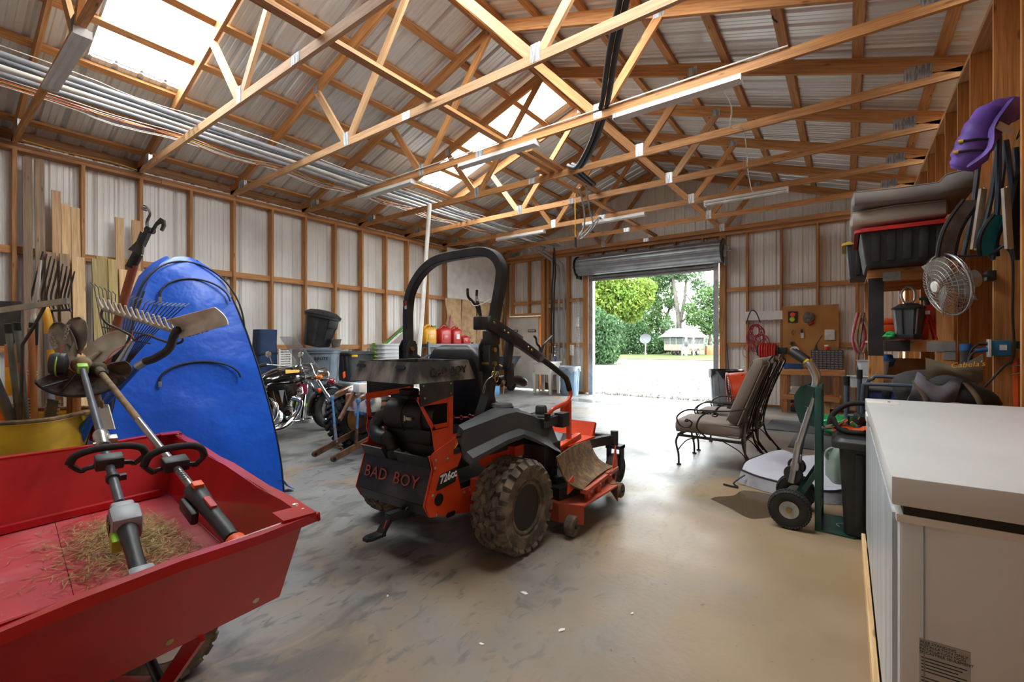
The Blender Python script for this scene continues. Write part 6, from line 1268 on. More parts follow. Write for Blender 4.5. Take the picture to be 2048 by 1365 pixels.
def jack():
    t = thing('jack_stand', 'red steel jack stand at the shelf post', 'jack stand', (.53, 5.03, 1.335), 0, GS)
    for a in range(4):
        q = pi / 4 + a * pi / 2; B().beam((.02 * cos(q), .02 * sin(q), .24), (.09 * cos(q), .09 * sin(q), 0), .045, .012, up=(cos(q), sin(q), 0)).obj('leg', 'red_plastic', t)
    B().box((0, 0, .22), (.08, .08, .12), taper=(.8, .8)).obj('collar', 'red_plastic', t); B().cyl((0, 0, .2), (0, 0, .33), .02, 10).box((0, 0, .335), (.1, .05, .02)).obj('ratchet_post', 'steel_dark', t); B().box((0, -.045, .22), (.03, .004, .03)).obj('label', 'white_print', t)
jack()
tag(blob('', '', '', 0, (.05, .04, .035), '', 8, .3).obj('green_rag', 'bag_green', None, (.29, 4.98, 1.335)), 'small green cloth under the lantern edge', 'cloth', GS); tag(B().ball((0, 0, .025), .026, 12, 8).obj('hitch_ball', 'chrome', None, (.22, 5.0, 1.335)), 'shiny hitch ball beside the green cloth', 'ball', GS)
for i, (x, y_, h_, m1, m2, lb) in enumerate(((.21, 5.5, .19, 'blue_tray', 'white_paint', 'teal bottle with white cap at the shelf back'), (.27, 5.6, .22, 'dark_plastic', 'dark_plastic', 'black bottle at the shelf back'), (.3, 5.45, .2, 'white_paint', 'blue_tray', 'white bottle at the shelf back'), (.45, 5.7, .26, 'tote_grey', 'dark_plastic', 'grey canister at the shelf back'))):
    t = thing('spray_bottle', lb, 'bottle', (x, y_, 1.335), 0, GS); B().lathe([(.03, 0), (.034, .01), (.034, h_ * .65), (.015, h_ * .8), (.012, h_ * .85)], n=14).obj('body', m1, t); B().cyl((0, 0, h_ * .85), (0, 0, h_), .016, 12).obj('cap', m2, t)
# lower shelf: boxes, clear bins
t = thing('cardboard_box', 'open brown cardboard box on the lower shelf', 'box', (.42, 5.25, .717), 0, GS); B().box((0, 0, .13), (.34, .3, .26)).obj('body', 'cardboard', t); B().box((0, -.2, .26), (.33, .12, .005), (.2, 0, 0)).obj('flap', 'cardboard', t)
tag(B().box((0, 0, .22), (.46, .03, .44)).obj('cardboard_sheet', 'cardboard', None, (.42, 5.75, .72)), 'flat brown cardboard standing at the shelf back', 'cardboard', GS)
mk('bin_clear', 'd3d6d8', .25, 0, 'bfc3c6', 5, alpha=.75); mk('blue_rag', '2a6fb5', .8)
t = thing('clear_bin', 'clear plastic bin with a blue cloth on the shelf', 'bin', (.2, 5.55, 1.0), 0, GS); B().rings([[(a, q, z_) for a, q in roundrect(w, l, .03, 3)] for w, l, z_ in ((.2, .2, 0), (.24, .24, .14), (.26, .26, .14), (.23, .23, .13), (.18, .18, .01))]).obj('bin', 'bin_clear', t); blob('', '', '', 0, (.07, .06, .06), '', 3, .3).obj('cloth', 'blue_rag', t, (.1, 0, .08))
t = thing('clear_bin', 'white plastic bin stuck out past the black post', 'bin', (.1, 5.3, .9), 0, GS); B().rings([[(a, q, z_) for a, q in roundrect(w, l, .03, 3)] for w, l, z_ in ((.14, .16, 0), (.18, .2, .1), (.2, .22, .1), (.17, .19, .09), (.12, .14, .01))]).obj('bin', 'bin_clear', t)
# folding cot frame and blue bins behind the freezer
mk('tube_steel', '5d6876', .4, .3, '4c5663', 7); mk('bin_blue', '3a4680', .35, 0, '2e3866', 5, alpha=.9)
def blueboxes():
    for i in range(2):
        t = thing('tackle_box', ['lower', 'upper'][i] + ' translucent blue organiser box stacked behind the freezer', 'box', (.34, 4.6, .62 + i * .17), 0, 'blue organiser boxes'); B().box((0, 0, .08), (.42, .26, .155), bev=.012).obj('body', 'bin_blue', t); B().box((0, 0, .155), (.44, .28, .02), bev=.005).obj('lid', 'tote_grey', t)
        for x in (-.1, .12): B().box((x, -.135, .13), (.05, .015, .05), bev=.004).obj('latch', 'dark_plastic', t)
    t = thing('box_stand', 'low dark crate under the blue organiser boxes', 'crate', (.34, 4.6, 0), 0); B().box((0, 0, .31), (.44, .28, .61), bev=.01).obj('body', 'tote_grey', t)
    for z_ in (.15, .3, .45): B().box((0, -.142, z_), (.42, .01, .02)).obj('ridge', 'tote_black', t)
blueboxes()
def cot():
    t = thing('folding_cot', 'folded grey tube cot frame standing behind the freezer corner', 'cot', (.06, 4.38, 0), 0, None)
    for p in ([(.0, -.1, .0), (0, -.1, .6), (.03, -.1, .72), (.04, -.1, .96), (.09, -.1, 1.0), (.5, -.12, 1.0)], [(.06, .08, 0), (.06, .08, .9), (.1, .08, 1.03), (.16, .08, 1.05), (.5, .04, 1.05)]): B().tube(spline(p, 4), .014, 8).obj('frame_tube', 'tube_steel', t)
    B().cyl((-.06, -.02, 0), (-.06, -.02, 1.0), .018, 10).obj('leg_tube', 'tube_steel', t); B().cyl((-.06, -.02, .98), (-.06, -.02, 1.05), .021, 10).obj('leg_cap', 'black_cap', t); B().cyl((.02, .04, 0), (.02, .04, 1.05), .016, 10).obj('leg_tube', 'tube_steel', t); B().cyl((.02, .04, 1.03), (.02, .04, 1.1), .02, 10).obj('leg_cap', 'black_cap', t)
    for z_ in (.3, .55, .75): B().cyl((-.06, -.02, z_), (.05, -.1, z_), .011, 8).obj('link_bar', 'tube_steel', t)
cot()
mk('pack_olive', '6a5f4c', .85, 0, '574d3d', 6, bump=.4, bscale=12); mk('pack_grey', '77737a', .85, 0, '636067', 6, bump=.4, bscale=12); mk('pack_dark', '3a3836', .85, 0, '2b2928', 6)
def backpack():
    t = thing('backpack', 'slumped olive and grey pack with yellow lettering on the freezer end', 'bag', (.54, 4.42, .7), 0)
    def fn(u, v):
        a = 2 * pi * u; p = pi * v; k = 1 + .12 * sin(3 * a + 2 * p) + .1 * sin(5 * p + a); return V((.26 * cos(a) * sin(p) * k, .17 * sin(a) * sin(p) * k, .2 - .22 * cos(p) * k))
    B().grid(fn, 26, 18).obj('body', 'pack_dark', t, ang=70)
    def fl(u, v): return V((-.2 + .24 * u + .06 * v, -.15 - .05 * sin(v * 3) - .03 * sin(u * 4), .16 + .2 * v + .05 * sin(u * 6 + v * 2)))
    B().grid(fl, 14, 10, .015).obj('flap', 'pack_grey', t, ang=70)
    def f2(u, v): return V((-.1 + .28 * u, -.19 - .03 * sin(v * 3) * sin(u * 3), .34 + .13 * v + .04 * u + .035 * sin(u * 5 + v * 2)))
    f_ = B().grid(f2, 10, 6, .02).obj('pocket', 'pack_olive', t, ang=70); text('embroidery', "Cabela's", .05, 'yellow_bright', f_, frame((.1, -.228, .462), (1, 0, .12), (-.1, .05, 1)), .002, 1, .3)
    for a0 in (-.16, .1): B().tube(spline([(a0, -.18, .34), (a0 + .06, -.24, .2), (a0 + .02, -.24, .05), (a0 - .06, -.2, 0)]), .025, 8, flat=(.35, 1)).obj('strap', 'pack_olive', t)
    B().tube(spline([(-.22, -.1, .02), (-.1, -.24, .14), (.05, -.26, .2), (.18, -.22, .1), (.26, -.12, .02)]), .02, 8, flat=(.5, 1)).obj('strap', 'pack_grey', t)
    B().box((-.0, -.0, -.02), (.5, .3, .06)).obj('base', 'pack_dark', t)
backpack()
tag(B().box((0, 0, .32), (.5, .32, .64), bev=.01).obj('storage_crate', 'tote_black', None, (.6, 4.27, 0)), 'black crate under the olive pack behind the freezer', 'crate')
t = thing('rifle_case', 'tall dark camouflage tube standing by the shelf post', 'tube', (.72, 4.75, 0), 0); B().cyl((0, 0, 0), (0, 0, 1.25), .035, 12).obj('tube', 'pack_dark', t); B().cyl((0, 0, .85), (0, 0, 1.15), .036, 12).obj('camo_sleeve', 'steel_wool', t); B().cyl((0, 0, 1.25), (0, 0, 1.3), .037, 12).obj('cap', 'blue_tray', t)
# top: cushions, black totes
GT = 'things on top of the timber shelf'
tote('storage_tote', 'black tote with red lid high on the timber shelf', (.38, 5.05, 1.94), 0, .6, .8, .3, 'tote_black', 'red_plastic', GT, 5, .04, .03)
tote('storage_tote', 'black tote with yellow clips overhanging the shelf end', (.2, 5.75, 1.94), 0, .42, .5, .36, 'tote_black', 'yellow_ring', GT, 3, .04, .03)
mk('cushion_grey', '8b8580', .85, 0, '78726d', 3, bump=.25, bscale=9); mk('cushion_beige', 'a39a8d', .85, 0, '938a7e', 3, bump=.2, bscale=9)
def slab(nm, lab, loc, sec, mat):
    t = thing(nm, lab, 'cushion', loc, 0, GT); rs = []
    for x, z_, w, h_ in sec: rs.append([(x, w * p[0], z_ + h_ * p[1]) for p in roundrect(2, 2, .4, 4)])
    B().rings(rs).obj('pad', mat, t, ang=60)
    for s in (-1, 1): B().tube([(x, s * w * .97, z_ + h_ * .8) for x, z_, w, h_ in sec], .006, 6).obj('piping', mat, t)
slab('seat_cushion', 'beige seat cushion lying on the red-lidded tote', (.3, 5.05, 2.245), [(-.28, .06, .3, .03), (-.26, .075, .38, .07), (0, .08, .4, .078), (.3, .08, .38, .07), (.32, .07, .3, .03)], 'cushion_beige')
slab('back_cushion', 'long grey back cushion on the very top of the shelf', (.33, 5.0, 2.395), [(-.3, .07, .33, .03), (-.28, .075, .42, .065), (0, .06, .42, .06), (.22, .055, .42, .06), (.26, .085, .42, .085), (.4, .1, .42, .09), (.43, .09, .36, .04)], 'cushion_grey')
# ================================================================ wall fan
mk('fan_wire', 'a9a49c', .4, .6, '8a8379', 9); mk('fan_blade', '9a958d', .3, .3, '857f76', 6, alpha=.75)
def wallfan():
    c = V((.56, 4.3, 1.71)); t = thing('wall_fan', 'round wire-guard fan clamped to the stud wall below the folded chairs', 'fan', c); ax = V((-.93, -.36, -.22)).normalized(); r = .215
    for s in (.06, -.05):
        for k in range(1, 9): B_ = None
        b = B()
        for k in range(1, 8): b.torus(ax * s * (1.2 - .9 * (k / 7.5) ** 3), r * k / 7.3, .0018, ax, 30, 4)
        u = ax.orthogonal().normalized(); w = ax.cross(u)
        for k in range(40):
            a = 2 * pi * k / 40; d = u * cos(a) + w * sin(a); b.tube([ax * s * 1.2 + d * .04, ax * s * 1.0 + d * r * .7, ax * s * .3 + d * r], .0013, 4)
        b.obj('wire_guard', 'fan_wire', t)
    B().torus((0, 0, 0), r, .006, ax, 40, 6).obj('guard_band', 'galv', t)
    B().lathe([(.001, .085), (.035, .082), (.04, .07)], (0, 0, 0), ax, 20).obj('badge', 'white_paint', t)
    u = ax.orthogonal().normalized(); w = ax.cross(u)
    for k in range(3):
        a = 2 * pi * k / 3 + .5; d = u * cos(a) + w * sin(a); e = ax.cross(d); B().grid(lambda p, q: d * (.04 + .16 * p) + (e * .9 + ax * .35) * ((q - .5) * .2 * (.5 + .6 * p)) + ax * .01 * sin(p * 3), 6, 6, .003).obj('blade', 'fan_blade', t, ang=70)
    B().lathe([(.05, 0), (.065, .05), (.06, .11), (.02, .13)], -ax * .05, -ax, 18).obj('motor', 'galv', t)
    m = -ax * .16; B().tube([m, m + V((.02, .02, .02)), V((.25, .2, .06))], .012, 8).obj('arm', 'tube_steel', t); B().box((.24, .2, .06), (.05, .09, .07), bev=.008).obj('clamp', 'dark_plastic', t)
wallfan()
# ================================================================ folded chairs and purple bag hung on the studs
mk('chair_tube', '45464c', .35, .4, '56575d', 8); mk('chair_tube_blue', '46566c', .35, .4, '3a485a', 8); mk('arm_tan', 'a89c8f', .6, 0, '7c7268', 5); mk('chair_fabric', '858284', .85, 0, '5a5759', 5, bump=.3, bscale=30); mk('chair_teal', '23899a', .8, 0, '175a66', 5, bump=.3, bscale=30); mk('chair_black', '161618', .8, 0, '222224', 6); mk('purple', '7353b5', .6, 0, '4b3182', 4, bump=.45, bscale=7)
GC = 'folded chairs hung on the stud wall'
def hung(lab, P, tube_, fab, dx):
    """a folded camp chair hanging by its frame; P = list of world points: tops, bottoms"""
    o = V(P[0]); t = thing('folding_chair', lab, 'chair', o, 0, GC); L_ = [V(p) - o for p in P]
    for a, b_ in ((0, 3), (1, 4), (2, 5)): B().tube(spline([L_[a] + V((0, .0, .03)), L_[a].lerp(L_[b_], .5) + V((.01, 0, 0)), L_[b_]], 4), .0155, 8).obj('frame_tube', tube_, t)
    B().beam(L_[6], L_[7], .042, .02, up=(.6, -.8, 0), bev=.003).obj('armrest', 'arm_tan', t)
    for q in (L_[6], L_[7]): B().ball(q + V((.005, -.015, 0)), .007, 6, 5).obj('rivet', 'zinc', t)
    a, b_ = L_[8], L_[9]; sd = V((.8, .6, 0)) * .075
    def fn(u, v): m = a.lerp(b_, u); return m + sd * (v - .5) * 1.6 + V((.0, -.04, 0)) * sin(pi * u) + V((-.05, 0, 0)) * sin(pi * u) * .7
    B().grid(fn, 12, 4, .02).obj('seat_sling', fab, t, ang=70); B().tube([V(fn(i / 12, 0)) for i in range(13)], .012, 6).tube([V(fn(i / 12, 1)) for i in range(13)], .01, 6).obj('sling_edge', 'chair_black', t)
    B().tube([L_[3], L_[9], L_[5]], .01, 6).obj('cross_tube', tube_, t)
    return t
hung('folded grey camp chair with tan armrest hung on the stud wall', [(0.738, 4.396, 2.659), (0.829, 4.462, 2.625), (0.861, 4.424, 2.620), (0.647, 4.390, 1.883), (0.746, 4.402, 2.044), (0.761, 4.351, 1.898), (0.725, 4.262, 2.324), (0.677, 4.226, 1.921), (0.680, 4.291, 2.267), (0.548, 4.256, 1.891)], 'chair_tube', 'chair_fabric', 0)
hung('folded teal camp chair with tan armrest hung beside the grey one', [(0.796, 4.252, 2.626), (0.833, 4.279, 2.593), (0.885, 4.318, 2.544), (0.775, 4.299, 1.855), (0.880, 4.314, 1.976), (0.881, 4.252, 1.996), (0.802, 4.132, 2.279), (0.820, 4.145, 1.896), (0.815, 4.266, 2.138), (0.757, 4.285, 1.881)], 'chair_tube_blue', 'chair_teal', 0)
hung('folded navy camp chair hung nearest the picture edge', [(0.917, 4.279, 2.539), (0.955, 4.307, 2.539), (0.968, 4.317, 2.507), (0.906, 4.271, 1.964), (0.932, 4.290, 1.964), (0.931, 4.227, 1.984), (0.916, 4.216, 2.392), (0.926, 4.224, 1.953), (0.932, 4.290, 2.380), (0.911, 4.275, 1.837)], 'chair_tube_blue', 'chair_black', 0)
def purple():
    pts = [V(p) for p in ((1.015, 4.475, 2.896), (0.915, 4.377, 2.852), (0.815, 4.266, 2.804), (0.736, 4.208, 2.739), (0.676, 4.164, 2.609), (0.636, 4.159, 2.504), (0.613, 4.179, 2.456))]; o = pts[3]; t = thing('carry_bag', 'purple drawstring carry bag hung across the folded chairs', 'bag', o, 0)
    p2 = spline([p - o for p in pts], 5); n = len(p2); rad = [.05 + .055 * min(1, i / n * 2.2) * (1 - max(0, (i / n - .75) * 3.2)) for i in range(n)]; rad = [r * (1 + .06 * sin(i * 1.9)) for i, r in enumerate(rad)]
    B().tube(p2, rad, 16, flat=(1, .8)).obj('bag', 'purple', t, ang=75)
    B().tube(spline([p2[12] + V((.05, -.09, .05)), p2[17] + V((.03, -.1, -.02)), p2[22] + V((.06, -.1, -.04)), p2[27] + V((.0, -.06, -.03))], 5), .022, 6, flat=(.25, 1)).obj('strap', 'purple', t)
    for k in (21, 24):
        q = p2[k]; B().tube([q + V((-.07, -.08, .02)), q + V((.0, -.1, .01)), q + V((.08, -.07, .0))], .008, 6).obj('cord', 'chair_black', t); B().cyl(q + V((-.085, -.075, .024)), q + V((-.06, -.085, .02)), .011, 8).obj('cord_lock', 'sun_yellow', t)
    B().tube(spline([p2[4] + V((0, -.06, 0)), p2[5] + V((0, -.06, -.12)), p2[6] + V((-.01, -.05, -.22)), p2[5] + V((.02, -.05, -.12)), p2[4] + V((.02, -.06, -.02))]), .003, 5).obj('drawstring', 'chair_black', t)
    B().box(p2[14] + V((.05, -.08, -.1)), (.1, .004, .05), (0, .5, .6)).obj('tag', 'white_paint', t)
    B().tube([p2[1] + V((0, -.03, .1)), p2[1] + V((.0, -.03, .0))], .008, 6).obj('hang_peg', 'pine_pale', t)
purple()
# ================================================================ outlet box and cords on the studs
mk('box_blue', '1f7fb5', .45)
t = thing('outlet_box', 'blue electrical outlet box on a stud with cords plugged in', 'outlet', (.84, 4.45, 1.27)); B().box((0, .02, 0), (.1, .07, .105), bev=.008).obj('box', 'box_blue', t); B().box((-.055, .0, 0), (.012, .07, .12)).obj('cover', 'white_paint', t); B().box((.01, -.018, .005), (.035, .002, .035)).obj('sticker', 'white_paint', t); B().cyl((-.12, 0, -.02), (-.06, 0, -.01), .016, 10).obj('plug', 'blue_tray', t); B().cyl((-.1, .02, .03), (-.06, .0, .03), .012, 10).obj('plug', 'black_cap', t)
tag(B().tube(spline([(.74, 4.45, 1.26), (.69, 4.44, 1.2), (.67, 4.44, 1.0), (.69, 4.44, .92), (.76, 4.44, 1.0), (.85, 4.44, 1.14), (.9, 4.44, 1.22), (.895, 4.44, 1.5), (.895, 4.44, 1.85), (.86, 4.44, 1.95), (.8, 4.46, 1.97)]), .007, 8).obj('extension_lead', 'cable_black'), 'black power cord looping down the studs to the blue outlet', 'cord'); tag(B().tube(spline([(.74, 4.46, 1.3), (.7, 4.46, 1.25), (.68, 4.46, 1.1), (.67, 4.46, .75)]), .006, 8).obj('extension_lead', 'cable_black'), 'second black cord dropping straight from the blue outlet', 'cord')
tag(B().tube([(.93, 4.49, .6), (.925, 4.49, 1.05), (.92, 4.485, 1.2)], .02, 8).obj('orange_handle_tool', 'orange_plastic'), 'orange tool handle hanging behind the cord loop', 'tool'); tag(B().prism([(-.04, -.2), (.04, -.2), (.03, .1), (-.0, .2)], .02, (.94, 4.48, .72), (1, 0, 0), (0, 0, 1)).obj('machete', 'dark_plastic'), 'dark blade leaning on the stud above the freezer', 'blade')
tag(B().box((0, 0, 0), (.04, .03, .05), bev=.005).obj('wall_switch', 'dark_plastic', None, (0.939, 4.470, 1.293)), 'small black switch fixed to the near stud', 'switch')
t = thing('hanging_screwdriver', 'bundle of thin metal rods hung at the picture edge', 'rods', (0.940, 4.450, 1.127)); B().cyl((0, 0, -.25), (0, 0, .2), .008, 8).obj('rod', 'steel_worn', t); B().tube([(-.06, -.01, .02), (.05, -.01, .04)], .004, 6).obj('pin', 'steel_worn', t); B().tube([(-.06, -.01, -.04), (.05, -.02, .0)], .004, 6).obj('pin', 'gold_zinc', t)
tag(B().tube(spline([(.145, 5.9, 1.62), (.1, 5.85, 1.2), (.09, 5.8, .9), (.14, 5.9, .75)]), .007, 6).obj('drooping_lead', 'cable_black'), 'dark cord drooping beside the black shelf post', 'cord')
for i, (dx, m) in enumerate(((0, 'cord_red'), (.03, 'dirty_tan'))): tag(B().tube(spline([(.09 + dx, 5.9, 1.62), (.05 + dx, 5.86, 1.35), (.1 + dx, 5.86, 1.2), (.15 + dx, 5.9, 1.4), (.1 + dx, 5.9, 1.62)]), .012, 6).obj('rope_loop', m), ['dull red rope loop', 'tan rope loop'][i] + ' hung at the far end of the timber shelf', 'rope')
# ================================================================ motorcycle
mk('bike_black', '0b0b0c', .12, .2, '131314', 3, coat=1); mk('bike_red', '7a1030', .15, .1, '5c0c24', 4, coat=1); mk('amber', 'e8761a', .25); mk('windshield', 'cfd3d2', .08, 0, 'bfc4c3', 3, alpha=.38); mk('leather', '141313', .5, 0, '1e1c1b', 9, bump=.2, bscale=40); mk('gold_decal', 'c99a2a', .35, .3)
def bike():
    t = thing('motorcycle', 'black cruiser motorcycle with chrome engine and clear windshield behind the tent', 'motorcycle', (-6.25, 3.05, 0), 4)
    def wheel(y_, r, w):
        a = tyre(t, (0, y_, r), r, w, r * .66, 'rubber', tread=False, axis=(1, 0, 0), name='wheel', hub='chrome'); b = B()
        for k in range(18): q = 2 * pi * k / 18; b.cyl((0, y_, r), (0, y_ + r * .64 * cos(q), r + r * .64 * sin(q)), .004, 5)
        b.obj('spokes', 'chrome', a); B().cyl((-.06, y_, r), (.06, y_, r), .035, 14).obj('hub', 'chrome', a); B().cyl((.065, y_, r), (.07, y_, r), r * .42, 24).obj('brake_disc', 'galv', a)
    wheel(.88, .32, .13); wheel(-.8, .32, .17)
    def fender(y_, r, a0, a1, w, m='bike_black'):
        def fn(u, v):
            a = R(a0 + (a1 - a0) * u); s = (v - .5) * 2; rr = r * (1 - .1 * s * s); return (s * w, y_ + rr * cos(a), .32 + rr * sin(a))
        B().grid(fn, 20, 8, .004).obj('fender', m, t, ang=70)
    fender(.88, .385, 5, 190, .1); fender(-.8, .4, 10, 190, .13)
    for sx in (-.12, .12):
        f = B().cyl((sx, .86, .32), (sx, .5, .86), .03, 14).obj('fork_tube', 'chrome', t); B().cyl((sx, .86, .32), (sx, .7, .56), .038, 14).obj('fork_leg', 'chrome', f)
    B().box((0, .5, .8), (.32, .1, .08), (R(-33), 0, 0), .02).obj('fork_yoke', 'chrome', t)
    B().lathe([(.04, -.12), (.09, -.08), (.1, .05), (.105, .06), (.1, .075)], (0, .7, .84), (0, 1, -.05), 22).obj('headlight', 'chrome', t); B().lathe([(.001, .085), (.09, .075)], (0, .7, .84), (0, 1, -.05), 22).obj('lens', 'bin_clear', t)
    for sx in (-.2, .2): B().ball((sx, .54, .82), (.04, .05, .04), 12, 8).obj('turn_signal', 'amber', t); B().cyl((sx, .5, .82), (0, .5, .82), .01, 8).obj('signal_stem', 'chrome', t)
    def ws(u, v): a = (u - .5) * 1.5; w = .27 * (1 - .25 * v ** 3); return (w * sin(a) * 1.2, .62 - .42 * v - .1 * (1 - cos(a)) * 1.3, .88 + .52 * v)
    B().grid(ws, 14, 12, .004).obj('windshield', 'windshield', t, ang=80); B().tube([ws(u / 14, .25) for u in range(15)], .007, 6).tube([(.12, .55, .78), (.13, .45, 1.02)], .008, 6).tube([(-.12, .55, .78), (-.13, .45, 1.02)], .008, 6).obj('windshield_bracket', 'chrome', t)
    # tank, seat
    rs = []
    for y_, w, zc, h_ in ((.42, .03, .8, .04), (.38, .1, .83, .08), (.2, .17, .84, .115), (0, .18, .83, .11), (-.15, .15, .8, .085), (-.25, .1, .76, .05)): rs.append([(w * p[0], y_, zc + h_ * p[1]) for p in roundrect(2, 2, .9, 5)])
    B().rings(rs).obj('fuel_tank', 'bike_black', t, ang=70); B().tube(spline([(.0, .4, .93), (0, .2, .965), (0, 0, .95), (0, -.2, .86)]), .03, 10, flat=(.4, 1)).obj('tank_console', 'chrome', t); B().prism([(-.1, -.03), (.1, -.02), (.12, .02), (-.08, .035)], .004, (.155, .15, .92), (0, 1, 0), (-.6, 0, .8)).obj('tank_decal', 'gold_decal', t)
    rs = []
    for y_, w, zc, h_ in ((-.15, .12, .74, .04), (-.4, .17, .69, .06), (-.65, .17, .72, .07), (-.95, .13, .8, .06), (-1.05, .08, .82, .03)): rs.append([(w * p[0], y_, zc + h_ * p[1]) for p in roundrect(2, 2, .7, 4)])
    B().rings(rs).obj('seat', 'leather', t, ang=70)
    B().tube(spline([(-.42, .02, .98), (-.36, .12, 1.0), (-.2, .38, .96), (0, .45, .92), (.2, .38, .96), (.36, .12, 1.0), (.42, .02, .98)]), .013, 10).obj('handlebar', 'chrome', t)
    for sx in (-1, 1):
        B().cyl((sx * .37, .1, 1.0), (sx * .44, -.03, .975), .019, 10).obj('grip', 'rubber', t); m_ = B().tube([(sx * .33, .16, 1.0), (sx * .37, .14, 1.12)], .007, 6).obj('mirror_stem', 'chrome', t); B().ball((sx * .39, .13, 1.15), (.07, .02, .045), 12, 8).obj('mirror', 'chrome', m_); B().tube([(sx * .34, .16, 1.0), (sx * .4, .1, 1.02), (sx * .43, .02, 1.0)], .007, 6).obj('brake_lever', 'chrome', t)
    # engine
    for y_, a in ((.12, -.5), (-.12, .5)):
        d = V((0, -a, 1)).normalized(); p = V((0, y_ * .4, .42)); b = B()
        for k in range(8): b.obox(p + d * (.06 + k * .024), (.085, 0, 0), V((0, 1, a)).normalized() * .085, d * .007)
        b.obj('cylinder_fins', 'black_steel', t); B().obox(p + d * .28, (.08, 0, 0), V((0, 1, a)).normalized() * .085, d * .04, .02).obj('cylinder_head', 'chrome', t)
    B().prism([(-.2, .16), (.2, .16), (.22, .1), (.03, -.16), (-.03, -.16), (-.22, .1)], .06, (.16, -.0, .6), (0, 1, 0), (0, 0, 1)).obj('air_cleaner', 'chrome', t)
    for k in range(3): B().prism([(-.035, .08), (.035, .08), (.012, -.1)], .012, (.19, -.1 + k * .08, .6), (0, 1, 0), (0, 0, 1)).obj('cleaner_flute', 'chrome' if k != 1 else 'galv', t)
    B().box((.13, .24, .64), (.06, .16, .12), (.2, 0, 0), .02).obj('side_cover', 'chrome', t); B().box((.1, .34, .66), (.1, .14, .16), bev=.03).obj('horn_cover', 'bike_red', t)
    B().box((0, 0, .33), (.24, .42, .22), bev=.04).obj('crankcase', 'black_steel', t); B().lathe([(.13, 0), (.13, .03), (.1, .05), (.02, .055)], (.12, -.1, .32), (1, 0, 0), 24).lathe([(.08, 0), (.08, .03), (.03, .045)], (.12, .12, .34), (1, 0, 0), 20).obj('engine_cover', 'chrome', t)
    B().tube(spline([(.1, .14, .56), (.2, .24, .52), (.19, .22, .38), (.18, .06, .2), (.18, -.2, .16), (.2, -1.1, .2)]), [.034] * 16 + [.045] * 15, 12).tube(spline([(.1, -.12, .58), (.2, -.1, .46), (.2, -.16, .3), (.2, -.4, .24), (.21, -1.15, .28)]), [.034] * 12 + [.045] * 13, 12).obj('exhaust_pipes', 'chrome', t)
    B().cyl((.1, .16, .26), (.32, .22, .26), .012, 8).beam((.3, .08, .255), (.3, .34, .265), .08, .02, bev=.006).obj('footboard', 'chrome', t)
    B().tube([(.0, .42, .78), (.1, .38, .6), (.12, .32, .25)], .018, 8).tube([(0, .42, .78), (-.1, .38, .6), (-.12, .32, .25)], .018, 8).obj('frame_tube', 'bike_black', t); B().tube([(-.1, -.1, .2), (-.25, .0, .01)], .012, 8).obj('kickstand', 'black_steel', t)
    B().box((.16, -.85, .5), (.16, .5, .26), bev=.05).obj('saddle_bag', 'leather', t)
bike()
